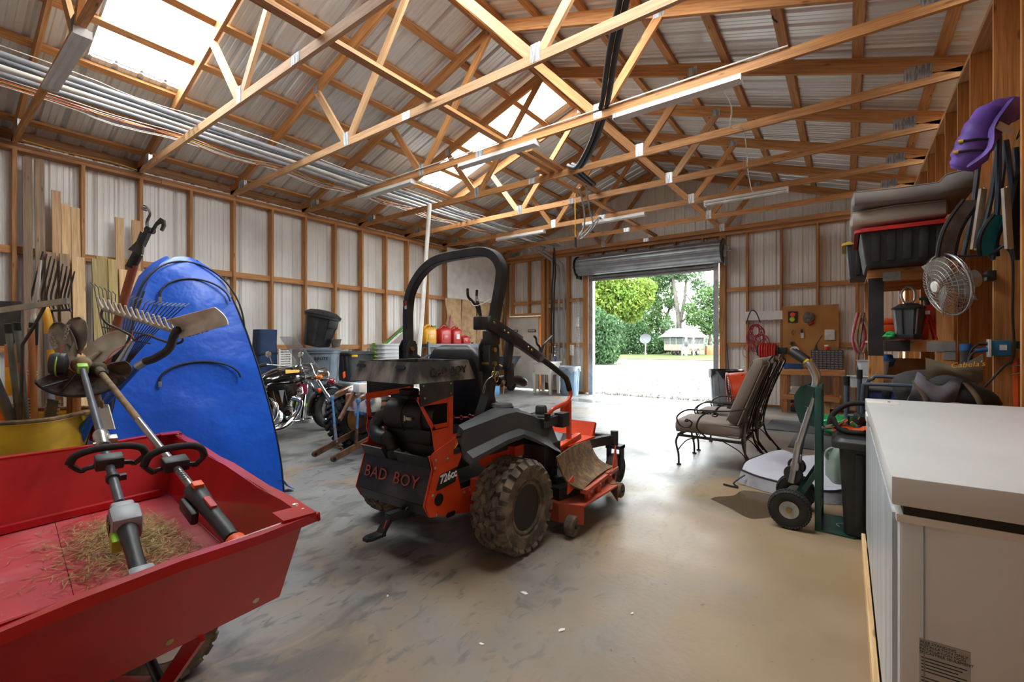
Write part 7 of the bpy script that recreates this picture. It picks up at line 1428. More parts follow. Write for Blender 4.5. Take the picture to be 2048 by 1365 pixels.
# ================================================================ old tractor
mk('rust_white', 'e2ddd2', .6, 0, '8a4a22', 3, .55, .62); mk('rust_metal', '6d4a30', .8, .2, '4d3423', 12, bump=.4, bscale=40); mk('rim_yellow', '8a5a22', .7, 0, '5f3c18', 7); mk('tractor_blue', '5d93bd', .5, 0, '4a7ba3', 8); mk('lamp_red', '8d1320', .15, coat=1); mk('seat_brown', '4a3a30', .7)
def tractor():
    t = thing('tractor', 'old compact tractor with rusty white fenders and a rear lift hitch', 'tractor', (-4.52, 3.5, 0), 0)
    for sx in (-1, 1):
        c = (sx * .55, 0, .36); w_ = tyre(t, c, .36, .28, .21, 'rubber', tread=False, axis=(-sx if sx < 0 else 1, 0, 0), name='rear_wheel', hub='rim_yellow')
        b = B(); a_ = V((1, 0, 0))
        for i in range(26):
            for s in (-1, 1):
                th = 2 * pi * (i + (.5 if s > 0 else 0)) / 26; d = V((0, cos(th), sin(th))); tn = V((0, -sin(th), cos(th))); X_ = (a_ * s * .8 + tn * .55).normalized(); T_ = d.cross(X_)
                b.obox(V(c) + d * .352 + a_ * s * .065, X_ * .075, T_ * .018, d * .016, taper=(.9, .7))
                th2 = th + .12; d2 = V((0, cos(th2), sin(th2))); b.obox(V(c) + d2 * .34 + a_ * s * .13, a_ * .02, V((0, -sin(th2), cos(th2))) * .022, d2 * .02)
        b.obj('tread', 'rubber', w_, ang=30)
        def fn(u, v):
            a = R(125 - 100 * u); rr = .45; return (sx * (.3 + .3 * v), rr * cos(a) * 1.05, .36 + rr * sin(a) - .05 * v * v)
        f_ = B().grid(fn, 16, 8, .008).obj('fender', 'rust_white', t, ang=70)
        B().prism([(.44 * cos(R(a)) * 1.05, .44 * sin(R(a))) for a in range(20, 131, 10)], .01, (sx * .3, 0, .36), (0, 1, 0), (0, 0, 1)).obj('fender_side', 'rust_white', f_)
        B().ball((sx * .52, -.36, .84), .045, 12, 8).obj('tail_lamp', 'lamp_red', f_); B().cyl((sx * .6, -.33, .78), (sx * .6, -.37, .83), .012, 8).obj('lamp_stem', 'dark_plastic', f_); B().cyl((sx * .7, -.43, .72), (sx * .7, -.4, .73), .03, 12).obj('reflector', 'neon_red', f_)
        fr = tyre(t, (sx * .42, 1.5, .25), .25, .14, .14, 'rubber', tread=False, axis=(sx, 0, 0), name='front_wheel', hub='rim_yellow')
        B().prism([(-.02, .04), (.01, .06), (.015, -.01), (-.015, -.03)], .01, (sx * .5, -.2, .9), (0, 1, 0), (0, 0, 1)).obj('slow_marker', 'orange_plastic', t) if sx < 0 else None
    B().box((0, .1, .42), (.42, .6, .34), bev=.03).cyl((-.5, 0, .36), (.5, 0, .36), .08, 14).obj('rear_axle_case', 'rust_metal', t); B().box((0, .7, .5), (.3, .9, .3), bev=.03).obj('transmission', 'rust_metal', t)
    B().box((0, 1.35, .75), (.46, .75, .42), bev=.05).obj('hood', 'rust_white', t); B().box((0, 1.74, .72), (.4, .03, .36)).obj('grille', 'dark_plastic', t); B().beam((-.42, 1.5, .3), (.42, 1.5, .3), .07, .07).obj('front_axle', 'rust_metal', t)
    B().tube([(0, .95, .95), (0, .8, 1.06)], .02, 10).obj('steering_column', 'black_steel', t); B().torus((0, .79, 1.07), .2, .014, (0, -.55, .83), 28, 8).tube([(-.2, .79, 1.07), (.2, .79, 1.07)], .009, 6).tube([(0, .79, 1.07), (0, .62, .96)], .009, 6).obj('steering_wheel', 'tube_steel', t)
    def st(u, v): a = (u - .5) * 2; return (a * .24, .02 + .02 * a * a + (0 if v < .5 else -.03), .74 + .36 * v - .1 * a * a * v ** 2)
    B().grid(st, 12, 8, .03).obj('seat_back', 'seat_brown', t, ang=70); B().box((0, .2, .72), (.46, .38, .06), bev=.025).obj('seat_pan', 'seat_brown', t); B().tube([st(u / 12, 1) for u in range(13)], .014, 6).obj('seat_trim', 'white_paint', t); B().box((0, -.04, 1.06), (.14, .004, .025)).obj('seat_label', 'gold_decal', t)
    # rear lift: block, rocker, rods, lower arms
    B().box((0, -.28, .62), (.4, .22, .2), bev=.02).cyl((-.28, -.3, .74), (.28, -.3, .74), .035, 12).box((.06, -.36, .8), (.12, .12, .1), bev=.01).obj('hydraulic_block', 'rust_white', t); b = B()
    for i in range(10): b.box((rnd.uniform(-.1, .25), -.38 + rnd.random() * .05, rnd.uniform(.5, .85)), (.05, .05, .05), (rnd.random(), rnd.random(), 0), .01)
    b.obj('fittings', 'tractor_blue', t)
    for sx in (-1, 1):
        x = sx * .2; a1 = V((x * 1.0, -.08, .3)); a2 = V((x * .9 - .0, -.77, .09)); ar = B().beam(a1, a2, .025, .065).lathe([(.034, -.014), (.034, .014)], a2, (1, 0, 0), 14).obj('lower_arm', 'rust_metal', t); B().lathe([(.014, -.02), (.018, .02)], a2, (1, 0, 0), 12).obj('ball_end', 'dark_rim', ar)
        rk = V((x * 1.15, -.28, .76)); re = V((x * 1.25, -.52, .68)); B().beam(rk, re, .025, .045).obj('rocker_arm', 'rust_metal', t); lo = a1.lerp(a2, .62); B().cyl(re, re.lerp(lo, .62), .013, 10).obj('lift_rod', 'tractor_blue', t); B().cyl(re.lerp(lo, .6), lo, .017, 10).obj('lift_rod', 'rust_metal' if sx > 0 else 'galv', t); B().obox(re, (.02, 0, 0), (0, .02, 0), (0, 0, .022), .005).obj('rod_clevis', 'tractor_blue', t)
    b = B()
    for i in range(11): b.torus((-.17 + i * .034, -.5 - .02 * sin(i * .3), .15 - .05 * sin(i * pi / 10)), .02, .006, (0, 1, 0) if i % 2 else (0, 0, 1), 10, 5)
    b.obj('check_chain', 'rust_metal', t)
    B().beam((.0, -.4, .75), (.25, -.75, .5), .03, .04).obj('top_link', 'rust_metal', t)
tractor()
# ================================================================ bins and boxes along the left wall
GB = 'bins and boxes along the left wall'
mk('brute_grey', '74818d', .5, 0, '66727e', 4); mk('pot_tan', '6d6358', .8, 0, '5a5147', 6); mk('bag_navy', '223a5e', .7, 0, '1a2d4b', 4, bump=.4, bscale=8); mk('clear_white', 'f0f1f2', .3, 0, 'e2e4e6', 4, alpha=.85); mk('tote_white', 'b7bec4', .4, 0, 'a6adb4', 4)
t = bincan('trash_can', 'large grey trash can with lid standing on a clear tote', (-7.3, 4.35, .32), .31, .86, 'brute_grey', None, GB)
B().lathe([(.335, .86), (.34, .885), (.3, .9), (.2, .905), (.19, .915), (.01, .915)], n=32).obj('lid', 'brute_grey', t); text('can_print', 'BRUTE', .075, 'black_print', t, frame((.27, -.16, .73), (.5, .86, 0), (0, 0, 1)), .001, 1.0, 0, .002)
for a in (-60, 120): B().box((.33 * cos(R(a)), .33 * sin(R(a)), .66), (.04, .14, .05), (0, 0, R(a)), .012).obj('handle', 'brute_grey', t)
t = thing('trash_can', 'black trash can tipped sideways on top of the grey can', 'trash can', (-7.42, 4.33, 1.255), 0, GB); t.rotation_euler = (R(-8), R(9), 0)
B().lathe([(.2, 0), (.21, .02), (.27, .5), (.3, .51), (.3, .54)], n=28).obj('can', 'tote_black', t); B().lathe([(.305, .54), (.31, .56), (.22, .62), (.1, .64), (.01, .645)], n=28).obj('lid', 'tote_black', t); B().box((.265, .05, .43), (.06, .18, .14), bev=.01).obj('handle', 'tote_black', t)
for k in range(8): a = 2 * pi * k / 8; B().beam((.215 * cos(a), .215 * sin(a), .04), (.268 * cos(a), .268 * sin(a), .48), .05, .008, up=(cos(a), sin(a), 0)).obj('rib', 'tote_black', t)
tag(B().lathe([(.06, 0), (.065, .01), (.085, .12), (.092, .12), (.092, .14), (.078, .14), (.06, .02)], n=20).obj('plant_pot', 'pot_tan', None, (-7.12, 4.52, 1.24)), 'small tan flower pot on the grey can lid', 'pot', GB)
t = thing('tall_bag', 'tall navy blue fabric bag standing behind the motorcycle', 'bag', (-7.6, 3.55, 0), 0, GB); B().rings([[(a + .01 * sin(z_ * 9), q, z_) for a, q in roundrect(.26 + .01 * sin(z_ * 7), .3, .05, 3)] for z_ in (0, .3, .6, .9, 1.1, 1.3, 1.5, 1.53)]).obj('body', 'bag_navy', t); B().box((0, 0, 1.14), (.275, .31, .03)).obj('strap', 'chair_black', t)
t = thing('wire_rack', 'small white rack between navy bag and windshield', 'rack', (-7.1, 3.62, 0), 0, GB)
for y_ in (-.09, .09): B().bx((-.02, y_ - .01, 0), (.02, y_ + .01, 1.22)).obj('upright', 'white_paint', t)
for k in range(14): B().bx((-.015, -.09, .7 + k * .037), (.015, .09, .715 + k * .037)).obj('rung', 'white_paint', t)
tote('storage_tote', 'clear tote with lime green lid on the floor under the grey can', (-7.3, 4.3, 0), 0, .5, .7, .31, 'clear_white', 'lime', GB, 3, .035, .015)
tote('storage_tote', 'dark grey tote with yellow clip beside the grey can', (-7.4, 5.1, .62), 0, .45, .55, .54, 'tote_grey', 'tote_grey', GB, 3, .05, .02); tag(B().box((0, 0, 0), (.03, .12, .04), bev=.005).obj('yellow_clip', 'sun_yellow', None, (-7.14, 4.9, 1.08)), 'yellow clip on the dark grey tote', 'clip', GB)
tote('storage_tote', 'pale grey tote under the dark grey one', (-7.35, 5.1, .3), 0, .5, .6, .31, 'tote_white', 'tote_white', GB, 3, .04, .02); tote('storage_tote', 'pale tote at the bottom of the wall stack', (-7.35, 5.1, 0), 0, .5, .6, .3, 'tote_white', 'tote_grey', GB, 3, .04, .02)
for i in range(5):
    t = thing('clear_tub', ['lowest', 'second', 'middle', 'fourth', 'topmost'][i] + ' of the nested clear plastic tubs', 'tub', (-7.2, 5.75, .82 + i * .075), 0, GB); B().rings([[(a, q, z_) for a, q in roundrect(w, l, .05, 3)] for w, l, z_ in ((.4, .62, 0), (.46, .7, .16), (.5, .76, .16), (.5, .76, .18), (.45, .69, .17), (.39, .61, .01))]).obj('shell', 'clear_white', t); B().box((.0, -.385, .17), (.1, .03, .05), bev=.006).obj('latch', 'lime', t)
tag(B().box((0, 0, .41), (.5, .75, .82), bev=.01).obj('plastic_chest', 'tote_white', None, (-7.2, 5.75, 0)), 'pale plastic drawer unit under the nested clear tubs', 'drawers', GB)
r8 = random.Random(8)
for i in range(11): tag(B().cyl((0, 0, 0), (.02 + r8.uniform(-.03, .05), .55 + r8.uniform(-.05, .12), .36 + r8.uniform(-.06, .05)), .012, 7).obj('garden_stake', 'red_plastic' if i in (2,) else ('white_paint' if i > 8 else 'bright_green'), None, (-7.28 + .02 * i, 5.6 + r8.uniform(-.05, .05), 1.24)) if 0 else (lambda o: o)(B().cyl((0, 0, 0), (.02 + r8.uniform(-.03, .05), .5 + r8.uniform(-.08, .1) - (.2 if i > 8 else 0), .36 + r8.uniform(-.06, .05) - (.14 if i > 8 else 0)), .012, 7).obj('garden_stake', mk('stake_red', 'a8322a', .5) if i == 2 else (MT['white_paint'] if i > 8 else mk('bright_green', '4e9a2c', .45)), None, (-7.3 + .022 * i, 5.58, 1.27))), ('red' if i == 2 else 'white' if i > 8 else 'green') + ' plastic stake of the bundle in the clear tubs', 'stake', 'garden stakes in the clear tubs')
# ================================================================ metal shelf with fuel cans
mk('shelf_blue', '4e5a68', .45, .2, '434e5b', 6); mk('can_red', 'c0271f', .4, 0, 'a81f19', 5); mk('can_yellow', 'e3a71a', .4, 0, 'cf9414', 5)
t = thing('metal_shelf', 'blue-grey steel shelf unit along the left wall holding fuel cans', 'shelf', (-7.55, 7.85, 0))
for x in (-.25, .25):
    for y_ in (-1.0, 1.0): B().box((x, y_, .67), (.04, .04, 1.34)).obj('post', 'shelf_blue', t)
for z_ in (.1, .7, 1.26): B().box((0, 0, z_ + .03), (.52, 2.02, .02)).obj('deck', 'shelf_blue', t); B().box((.26, 0, z_), (.015, 2.02, .07)).obj('edge_rail', 'shelf_blue', t); B().box((-.26, 0, z_), (.015, 2.02, .07)).obj('edge_rail', 'shelf_blue', t)
GF = 'fuel cans on the steel shelf'
def jerry(lab, y_, w, h_, mat, x=-7.5, sc=1):
    t = thing('fuel_can', lab, 'fuel can', (x, y_, 1.301), 0, GF); b = B()
    b.rings([[(a, q + sh, z_) for a, q in roundrect(.2 * sc * k2, w * k, .04, 3)] for z_, k, k2, sh in ((0, .94, .94, 0), (.02, 1, 1, 0), (h_ * .62, 1, 1, 0), (h_ * .76, .95, .97, .02 * w), (h_ * .86, .66, .8, .12 * w), (h_ * .89, .4, .5, .2 * w))]); b.obj('body', mat, t, ang=50)
    B().tube(spline([(0, -.42 * w, h_ * .6), (0, -.3 * w, h_ * .85), (0, 0, h_), (0, .22 * w, h_ * .92)]), .022 * sc, 10).obj('handle', mat, t); B().cyl((0, .25 * w, h_ * .88), (0, .27 * w, h_ * .98), .03 * sc, 12).obj('cap', 'black_cap', t); B().box((.1 * sc, 0, h_ * .35), (.012, w * .5, h_ * .3), bev=.004).obj('molded_panel', mat, t); return t
jerry('yellow diesel can at the near end of the steel shelf', 7.02, .36, .42, 'can_yellow', sc=1.1); jerry('red fuel can with tall handle next to the yellow one', 7.5, .36, .42, 'can_red'); t = jerry('red fuel can with white label, second of the red ones', 7.88, .3, .4, 'can_red'); B().box((.108, 0, .17), (.004, .1, .12)).obj('label', 'white_print', t); jerry('small red fuel can at the end of the row', 8.22, .26, .2, 'can_red', sc=.8)
t = thing('small_engine_part', 'black and grey boxed part behind the red cans', 'box', (-7.68, 8.05, 1.301), 0, GF); B().box((0, 0, .17), (.14, .2, .34), bev=.015).obj('body', 'dark_plastic', t); B().box((.075, 0, .2), (.01, .12, .16)).obj('face', 'tube_steel', t)
t = thing('pour_spout', 'green and black pour spout lying on the yellow can side', 'spout', (-7.62, 7.3, 1.301), 0, GF); B().cyl((0, 0, 0), (0, 0, .36), .03, 10).obj('tube', 'black_cap', t); B().box((.01, .0, .38), (.06, .12, .04), (.4, 0, 0), .01).obj('nozzle', 'bright_green', t)
for i, (y_, z_, m, lb, d) in enumerate(((7.2, .745, 'cardboard', 'brown carton on the steel shelf middle deck', (.3, .4, .3)), (7.9, .745, 'tote_grey', 'grey box on the steel shelf middle deck', (.3, .5, .25)), (8.5, .745, 'white_paint', 'white box on the steel shelf middle deck', (.3, .35, .3)))): tag(B().box((0, 0, d[2] / 2), d, bev=.01).obj('storage_box', m, None, (-7.55, y_, z_)), lb, 'box', GF)
# white plastic pole
tag(B().tube([(-5.2, 4.55, .0), (-5.45, 4.98, 1.8), (-5.8, 5.47, 3.7)], .035, 14).obj('plastic_pipe', 'pvc_white'), 'long white plastic pipe leaning up against the roof trusses', 'pipe')
# ================================================================ foam panel and insulation on the left wall
tag(B().bx((-7.98, 8.1, 2.44), (-7.95, 10.42, 3.69)).obj('foam_panel', 'foam_white'), 'white foam insulation panel high on the left wall', 'panel')
for i, (a, c) in enumerate(((8.08, 8.62), (8.66, 9.22), (9.26, 9.82), (9.86, 10.38))):
    def bt(u, v, a=a, c=c, i=i):
        s = (2 * u - 1); return (-7.99 + .05 * (1 - s ** 4) + .02 * sin(5 * v + i * 2 + 3 * u), a + (c - a) * u + (.05 * sin(4 * v + i) if i == 0 else .02 * sin(5 * v + i)) * (1 - v), (.95 if i else 1.35 + .45 * (1 - u) ** 2) + (2.44 - (.95 if i else 1.35 + .45 * (1 - u) ** 2)) * v)
    lab = ['torn', 'second', 'third', 'last'][i] + ' kraft-faced insulation batt below the foam panel'
    t = thing('insulation_batt', lab, 'insulation', (0, 0, 0), 0, 'kraft insulation batts'); B().grid(bt, 12, 16, .05).obj('facing', 'kraft', t, ang=70)
    b = B()
    for k in range(10): z_ = 1.1 + k * .12; yy = (a + c) / 2; b.box((-7.953, yy + .01 * (k % 2), z_), (.002, .05, .05), (.3 * (k % 3), 0, 0))
    b.obj('facing_print', mk('print_red', 'a8624c', .7), t) if i else None
    if i == 0: blob('', '', '', 0, (.08, .14, .55), '', 5, .3).obj('fibre_fill', 'fibre_pink', t, (-7.98, 8.22, .95))
# ================================================================ sink corner by the man door
def sink():
    t = thing('utility_sink', 'white plastic utility sink on four legs by the man door', 'sink', (-6.35, 10.15, 0), 0)
    B().rings([[(a, q, z_) for a, q in roundrect(w, l, .04, 3)] for w, l, z_ in ((.5, .44, .5), (.56, .5, .8), (.62, .56, .8), (.62, .56, .84), (.54, .48, .84), (.48, .42, .54))]).obj('basin', 'white_paint', t)
    for x in (-.24, .24):
        for y_ in (-.2, .2): B().obox((x, y_, .27), (.03, 0, 0), (0, .03, 0), (0, 0, .27), taper=(1.6, 1.6)).obj('leg', 'white_paint', t)
    B().tube(spline([(.05, .18, .84), (.05, .18, 1.0), (.05, .1, 1.05), (.05, .02, 1.0)]), .012, 8).obj('faucet', 'chrome', t); B().tube([(0, 0, .5), (0, 0, .3), (.08, .1, .25)], .025, 8).obj('drain', 'pvc_white', t)
sink()
tag(B().lathe([(.02, 0), (.06, 0), (.06, .26), (.02, .26), (.02, 0)], n=20, caps=False).obj('paper_towel', 'paper', None, (-5.78, 10.48, 1.0)), 'white paper towel roll on the door wall above the blue can', 'paper towel')
t = thing('glove_box', 'white dispenser box on the wall beside the door track', 'dispenser', (-5.63, 10.52, 1.72)); B().box((0, 0, .13), (.07, .1, .3), bev=.01).obj('body', 'white_paint', t)
for z_ in (.0, .28): B().box((.03, -.01, z_), (.16, .1, .008)).obj('bracket', 'galv', t)
for i, (x, z0, lb) in enumerate(((-6.4, .98, 'thick black cable, nearest the man door'), (-6.33, .95, 'thick black cable beside the grey conduit'))): tag(B().tube(spline([(x, 10.48, z0), (x, 10.47, 1.8), (x + .02, 10.47, 2.8), (x + .1, 10.4, 3.2), (x + .35 + .25 * i, 10.0 - .5 * i, 3.62)]), .022, 10).obj('wall_cable', 'cable_black'), lb + ' running up the door wall', 'cable', 'cables up the door wall')
for i, x in enumerate((-6.2, -6.05)): tag(B().tube(spline([(x, 10.52, .9), (x, 10.52, 2.0), (x, 10.52, 3.2), (x - .05, 10.4, 3.45), (x - .25, 9.9, 3.72)]), .03, 10).obj('wall_conduit', 'pvc_grey'), ['grey plastic conduit above the faucet', 'grey plastic conduit nearest the blue can'][i], 'conduit', 'grey conduits above the sink')
tag(B().bx((-6.55, 10.54, 2.28), (-6.03, 10.58, 2.38)).obj('mounting_block', 'pine_green'), 'short treated board the cables are strapped to', 'board'); tag(B().tube([(-6.28, 10.46, 1.3), (-6.28, 10.46, 1.0), (-6.3, 10.4, .94)], .018, 8).ball((-6.28, 10.45, 1.22), .035, 8, 6).ball((-6.28, 10.45, 1.1), .03, 8, 6).obj('valve_pipe', 'chrome'), 'metal water valve and pipe above the sink', 'valve')
t = thing('soap_bottle', 'small blue bottle on the sink ledge', 'bottle', (-6.2, 10.36, .84)); B().cyl((0, 0, 0), (0, 0, .13), .03, 12).obj('body', 'blue_tray', t); B().cyl((0, 0, .13), (0, 0, .17), .012, 8).obj('pump', 'white_paint', t)
t = thing('wheelbarrow', 'grey wheelbarrow tray propped beside the man door', 'wheelbarrow', (-7.4, 9.7, 0)); B().rings([[(a, q, z_) for a, q in roundrect(w, l, .06, 3)] for w, l, z_ in ((.35, .4, .6), (.62, .7, .95), (.66, .74, .96), (.6, .68, .94), (.33, .38, .63))]).obj('tray', 'tube_steel', t); tyre(t, (0, .3, .2), .2, .1, .1, 'rubber', tread=False, axis=(1, 0, 0), name='wheel')
for s in (-.2, .2): B().tube([(s, .3, .2), (s, 0, .58), (s * 1.5, -.7, .8)], .02, 8).tube([(s, -.2, .6), (s * 1.1, -.35, .0)], .018, 8).obj('handle', 'fir', t)
for i, (x, y_, d, m, lb) in enumerate(((-7.62, 9.0, (.25, .2, .3), 'sun_yellow', 'yellow box by the insulation'), (-7.3, 9.05, (.3, .25, .22), 'tractor_blue', 'light blue box by the insulation'), (-7.82, 9.75, (.16, .3, .42), 'cardboard', 'brown carton by the man door'))): tag(B().box((0, 0, d[2] / 2), d, bev=.01).obj('storage_box', m, None, (x, y_, 0)), lb, 'box')
# ================================================================ strip lights under the trusses
mk('lamp_white', 'dddcd8', .4, 0, 'cfcec9', 4); mk('lamp_tube', 'f0f0ee', .3)
def strip(lab, x0, x1, k, bare=False):
    Y = YF - (8 - k) * 1.2192; t = thing('strip_light', lab, 'light fixture', ((x0 + x1) / 2, Y, 3.72), 0, 'strip lights under the trusses'); L = x1 - x0
    pr = [(-.03, 0), (-.032, -.025), (-.055, -.045), (-.056, -.06), (-.022, -.048), (0, -.066), (.022, -.048), (.056, -.06), (.055, -.045), (.032, -.025), (.03, 0)] if not bare else [(-.05, 0), (-.055, -.02), (-.045, -.04), (.045, -.04), (.055, -.02), (.05, 0)]
    B().rings([[(x, a, b_) for a, b_ in pr] for x in (-L / 2, L / 2)]).obj('housing', 'lamp_white', t, ang=25)
    if bare:
        for s in (-.025, .025): B().cyl((-L / 2 + .03, s, -.06), (L / 2 - .03, s, -.06), .014, 10).obj('tube', 'lamp_tube', t)
        for s in (-1, 1): B().box((s * (L / 2 - .015), 0, -.06), (.02, .09, .05)).obj('lamp_holder', 'white_paint', t)
    else:
        for s in (-1, 1): B().box((s * L / 2, 0, -.04), (.006, .11, .06)).obj('end_cap', 'lamp_white', t)
strip('strip light above the red cart under the nearest truss', -5.95, -4.7, 0); strip('strip light at the top edge under the nearest truss', -3.9, -2.65, 0)
strip('strip light under the fourth truss, nearest the left wall', -6.4, -5.12, 3); strip('strip light under the fourth truss, in the middle', -4.18, -2.95, 3); strip('strip light under the fourth truss, nearest the stud wall', -1.97, -.76, 3)
strip('strip light under the seventh truss, nearest the left wall', -6.44, -5.16, 6); strip('strip light under the seventh truss, in the middle', -4.24, -2.98, 6); strip('strip light with bare tubes under the seventh truss', -1.95, -.72, 6, True)
# ================================================================ conduits and wires on the bottom chords
GP = 'plastic conduits lying on the trusses'
for i, (x, m) in enumerate(((-5.98, 'pvc_grey'), (-6.1, 'pvc_grey'), (-6.24, 'pvc_white'), (-6.4, 'pvc_grey'))):
    pts = [(x - .0 + .02 * sin(k * 1.3 + i) - .03 * k / 12, YR + .3 + k * (10.2 - YR - .3) / 12, 3.842 + (.005 if k % 2 else 0)) for k in range(13)]
    tag(B().tube(spline(pts, 3), .03 - .003 * (i % 2), 10).obj('roof_conduit', m), ['grey conduit run nearest the middle of the roof', 'grey conduit run, second from the middle', 'off-white conduit run, third from the middle', 'grey conduit run nearest the left wall'][i] + ' on the trusses', 'conduit', GP)
r9 = random.Random(9)
WN = {'wire_white': 'white', 'wire_yellow': 'yellow', 'wire_red': 'red', 'wire_orange': 'orange'}
for i, m in enumerate(('wire_white', 'wire_red', 'wire_yellow', 'wire_white', 'wire_orange', 'wire_white', 'wire_white', 'wire_white')):
    x0 = -6.48 - .035 * i if i < 7 else -5.8; pts = []
    for k in range(8):
        Y = YF - (8 - k) * 1.2192; pts.append((x0 + r9.uniform(-.03, .03), Y, 3.83)); pts.append((x0 + r9.uniform(-.06, .06), Y + .6, 3.83 - r9.uniform(.0, .07)))
    tag(B().tube(spline([(x0, YR + .4, 3.83)] + pts, 3), .006, 6).obj('roof_wire', m), '%s wire sagging along the trusses, %s from the conduits' % (WN[m], ['first', 'second', 'third', 'fourth', 'fifth', 'sixth', 'seventh', 'alone on the middle side'][i]), 'wire', 'wires along the trusses')
# hanging black cables by the ridge
for i in range(2): tag(B().tube(spline([V(p) + V((.07 * i, 0, 0)) for p in ((-1.25, 3.2, 4.3), (-1.75, 3.9, 4.05), (-2.1, 4.45, 3.84), (-2.45, 4.9, 3.7), (-2.85, 5.3, 3.62), (-3.2, 5.72, 3.84), (-3.3, 6.6, 3.84))]), .028, 10).obj('roof_cable', 'cable_black'), ['thick black cable draped through the trusses, outer one', 'thick black cable draped through the trusses, inner one'][i], 'cable', 'black cables in the roof')
for i in range(2): tag(B().tube(spline([(-3.45 + .12 * i, 6.5, 3.8), (-3.55 + .1 * i, 6.85, 3.55), (-3.6 + .16 * i, 6.95, 3.3), (-3.68 + .1 * i, 6.9, 3.1), (-3.72 + .1 * i, 7.4, 3.4), (-3.9, 8.2, 3.8)]), .014, 8).obj('flex_conduit', 'pvc_grey'), ['grey flexible conduit loop by the yellow strap', 'second grey flexible conduit loop by the yellow strap'][i], 'conduit', 'flexible conduit loops')
t = thing('pull_strap', 'yellow strap with black hook hanging from the roof brace', 'strap', (-3.72, 6.85, 3.83)); B().tube([(0, 0, 0), (.005, 0, -.35), (0, .01, -.74)], .016, 8, flat=(.4, 1)).obj('strap', 'wire_yellow', t); B().tube(spline([(0, .01, -.72), (0, .01, -.84), (.01, .01, -.9)]), .022, 8).obj('hook', 'black_cap', t)
tag(B().tube(spline([(-.95, 4.5, 3.7), (-.9, 4.8, 3.6), (-1.0, 5.3, 3.62), (-.95, 5.72, 3.74), (-1.0, 6.3, 3.62), (-1.1, 6.94, 3.74), (-1.15, 7.6, 3.62), (-1.2, 8.16, 3.74)]), .007, 6).obj('lamp_cord', 'wire_white'), 'white lamp cord sagging from truss to truss on the stud wall side', 'cord'); tag(B().tube(spline([(-6.4, 4.47, 3.815), (-4.6, 4.47, 3.82), (-3.0, 4.47, 3.815), (-1.2, 4.47, 3.82), (-.4, 4.47, 3.82)]), .008, 6).obj('lamp_cord', 'wire_white'), 'white lamp cord laid along the fourth truss', 'cord')
tag(B().tube(spline([(-.55, 4.85, 4.5), (-.53, 4.86, 4.42), (-.56, 4.87, 4.36), (-.52, 4.88, 4.3)]), .008, 6).obj('roof_twig', 'steel_dark'), 'thin dark twig stuck in the roof ribs', 'twig')
tag(B().tube(spline([(-8.0, .9, 3.76), (-8.0, 1.3, 3.74), (-8.0, 1.7, 3.76), (-8.0, 2.0, 3.735)]), .006, 6).obj('plate_wire', 'wire_yellow'), 'yellow wire lying on the left wall plate', 'wire')
# ================================================================ outdoors through the door
def groundmat(name, a, b_, c, s1, s2, bump):
    m = bpy.data.materials.new(name); MT[name] = m; m.use_nodes = True; nt = m.node_tree; n = nt.nodes; L = nt.links; p = n['Principled BSDF']; p.inputs['Roughness'].default_value = .95; p.inputs['Specular IOR Level'].default_value = .1
    tc = n.new('ShaderNodeTexCoord')
    def nz(sc): x = n.new('ShaderNodeTexNoise'); x.inputs['Scale'].default_value = sc; x.inputs['Detail'].default_value = 6; L.new(tc.outputs['Object'], x.inputs[0]); return x.outputs[0]
    def mix(f, lo, hi, A, B_):
        r = n.new('ShaderNodeMapRange'); r.inputs[1].default_value = lo; r.inputs[2].default_value = hi; L.new(f, r.inputs[0]); x = n.new('ShaderNodeMix'); x.data_type = 'RGBA'; L.new(r.outputs[0], x.inputs[0])
        for i, q in ((6, A), (7, B_)):
            if isinstance(q, str): x.inputs[i].default_value = (*lin(q), 1)
            else: L.new(q, x.inputs[i])
        return x.outputs[2]
    f = nz(s1); g = nz(s2); q = mix(g, .42, .6, a, b_); q = mix(f, .56, .66, q, c); L.new(q, p.inputs['Base Color'])
    bp = n.new('ShaderNodeBump'); bp.inputs['Strength'].default_value = bump; bp.inputs['Distance'].default_value = .05; L.new(g, bp.inputs['Height']); L.new(bp.outputs[0], p.inputs['Normal'])
groundmat('gravel', '4f4d4a', '3c3a38', '43432f', .5, 9, .8); groundmat('lawn', '2f3a1c', '3b4820', '454c2a', .3, 5, .5)
g = B()
g.faces([(-60, YF + .1, -.06), (30, YF + .1, -.06), (60, 47, -.04), (-70, 47, -.04)], [(0, 1, 2, 3)]); struct(g.obj('ground_gravel', 'gravel', ang=0))
g = B(); g.faces([(-90, 40, -.05), (90, 36, -.05), (140, 220, .4), (-200, 220, .4)], [(0, 1, 2, 3)]); struct(g.obj('ground_lawn', 'lawn', None, (0, 0, .03), ang=0))
g = B(); g.faces([(-60, YR - 40, -.08), (60, YR - 40, -.08), (60, YR - .1, -.06), (-60, YR - .1, -.06)], [(0, 1, 2, 3)]); struct(g.obj('ground_rear', 'gravel', ang=0))
g = B(); r3 = random.Random(31)
for i in range(500):
    p = V((r3.uniform(-6, -1.5), YF + .25 + abs(r3.gauss(0, .35)), -.06)) if i < 260 else V((r3.uniform(-14, 2), YF + r3.uniform(1, 14), -.06))
    for k in range(7): a = r3.uniform(0, 6.3); d = V((cos(a), sin(a), r3.uniform(.8, 2))) * r3.uniform(.02, .05); w = V((-sin(a), cos(a), 0)) * .004; g.faces([p - w, p + w, p + d], [(0, 1, 2)])
tag(g.obj('grass_tufts', 'lawn'), 'sparse grass tufts growing in the gravel outside the door', 'grass', kind='stuff')
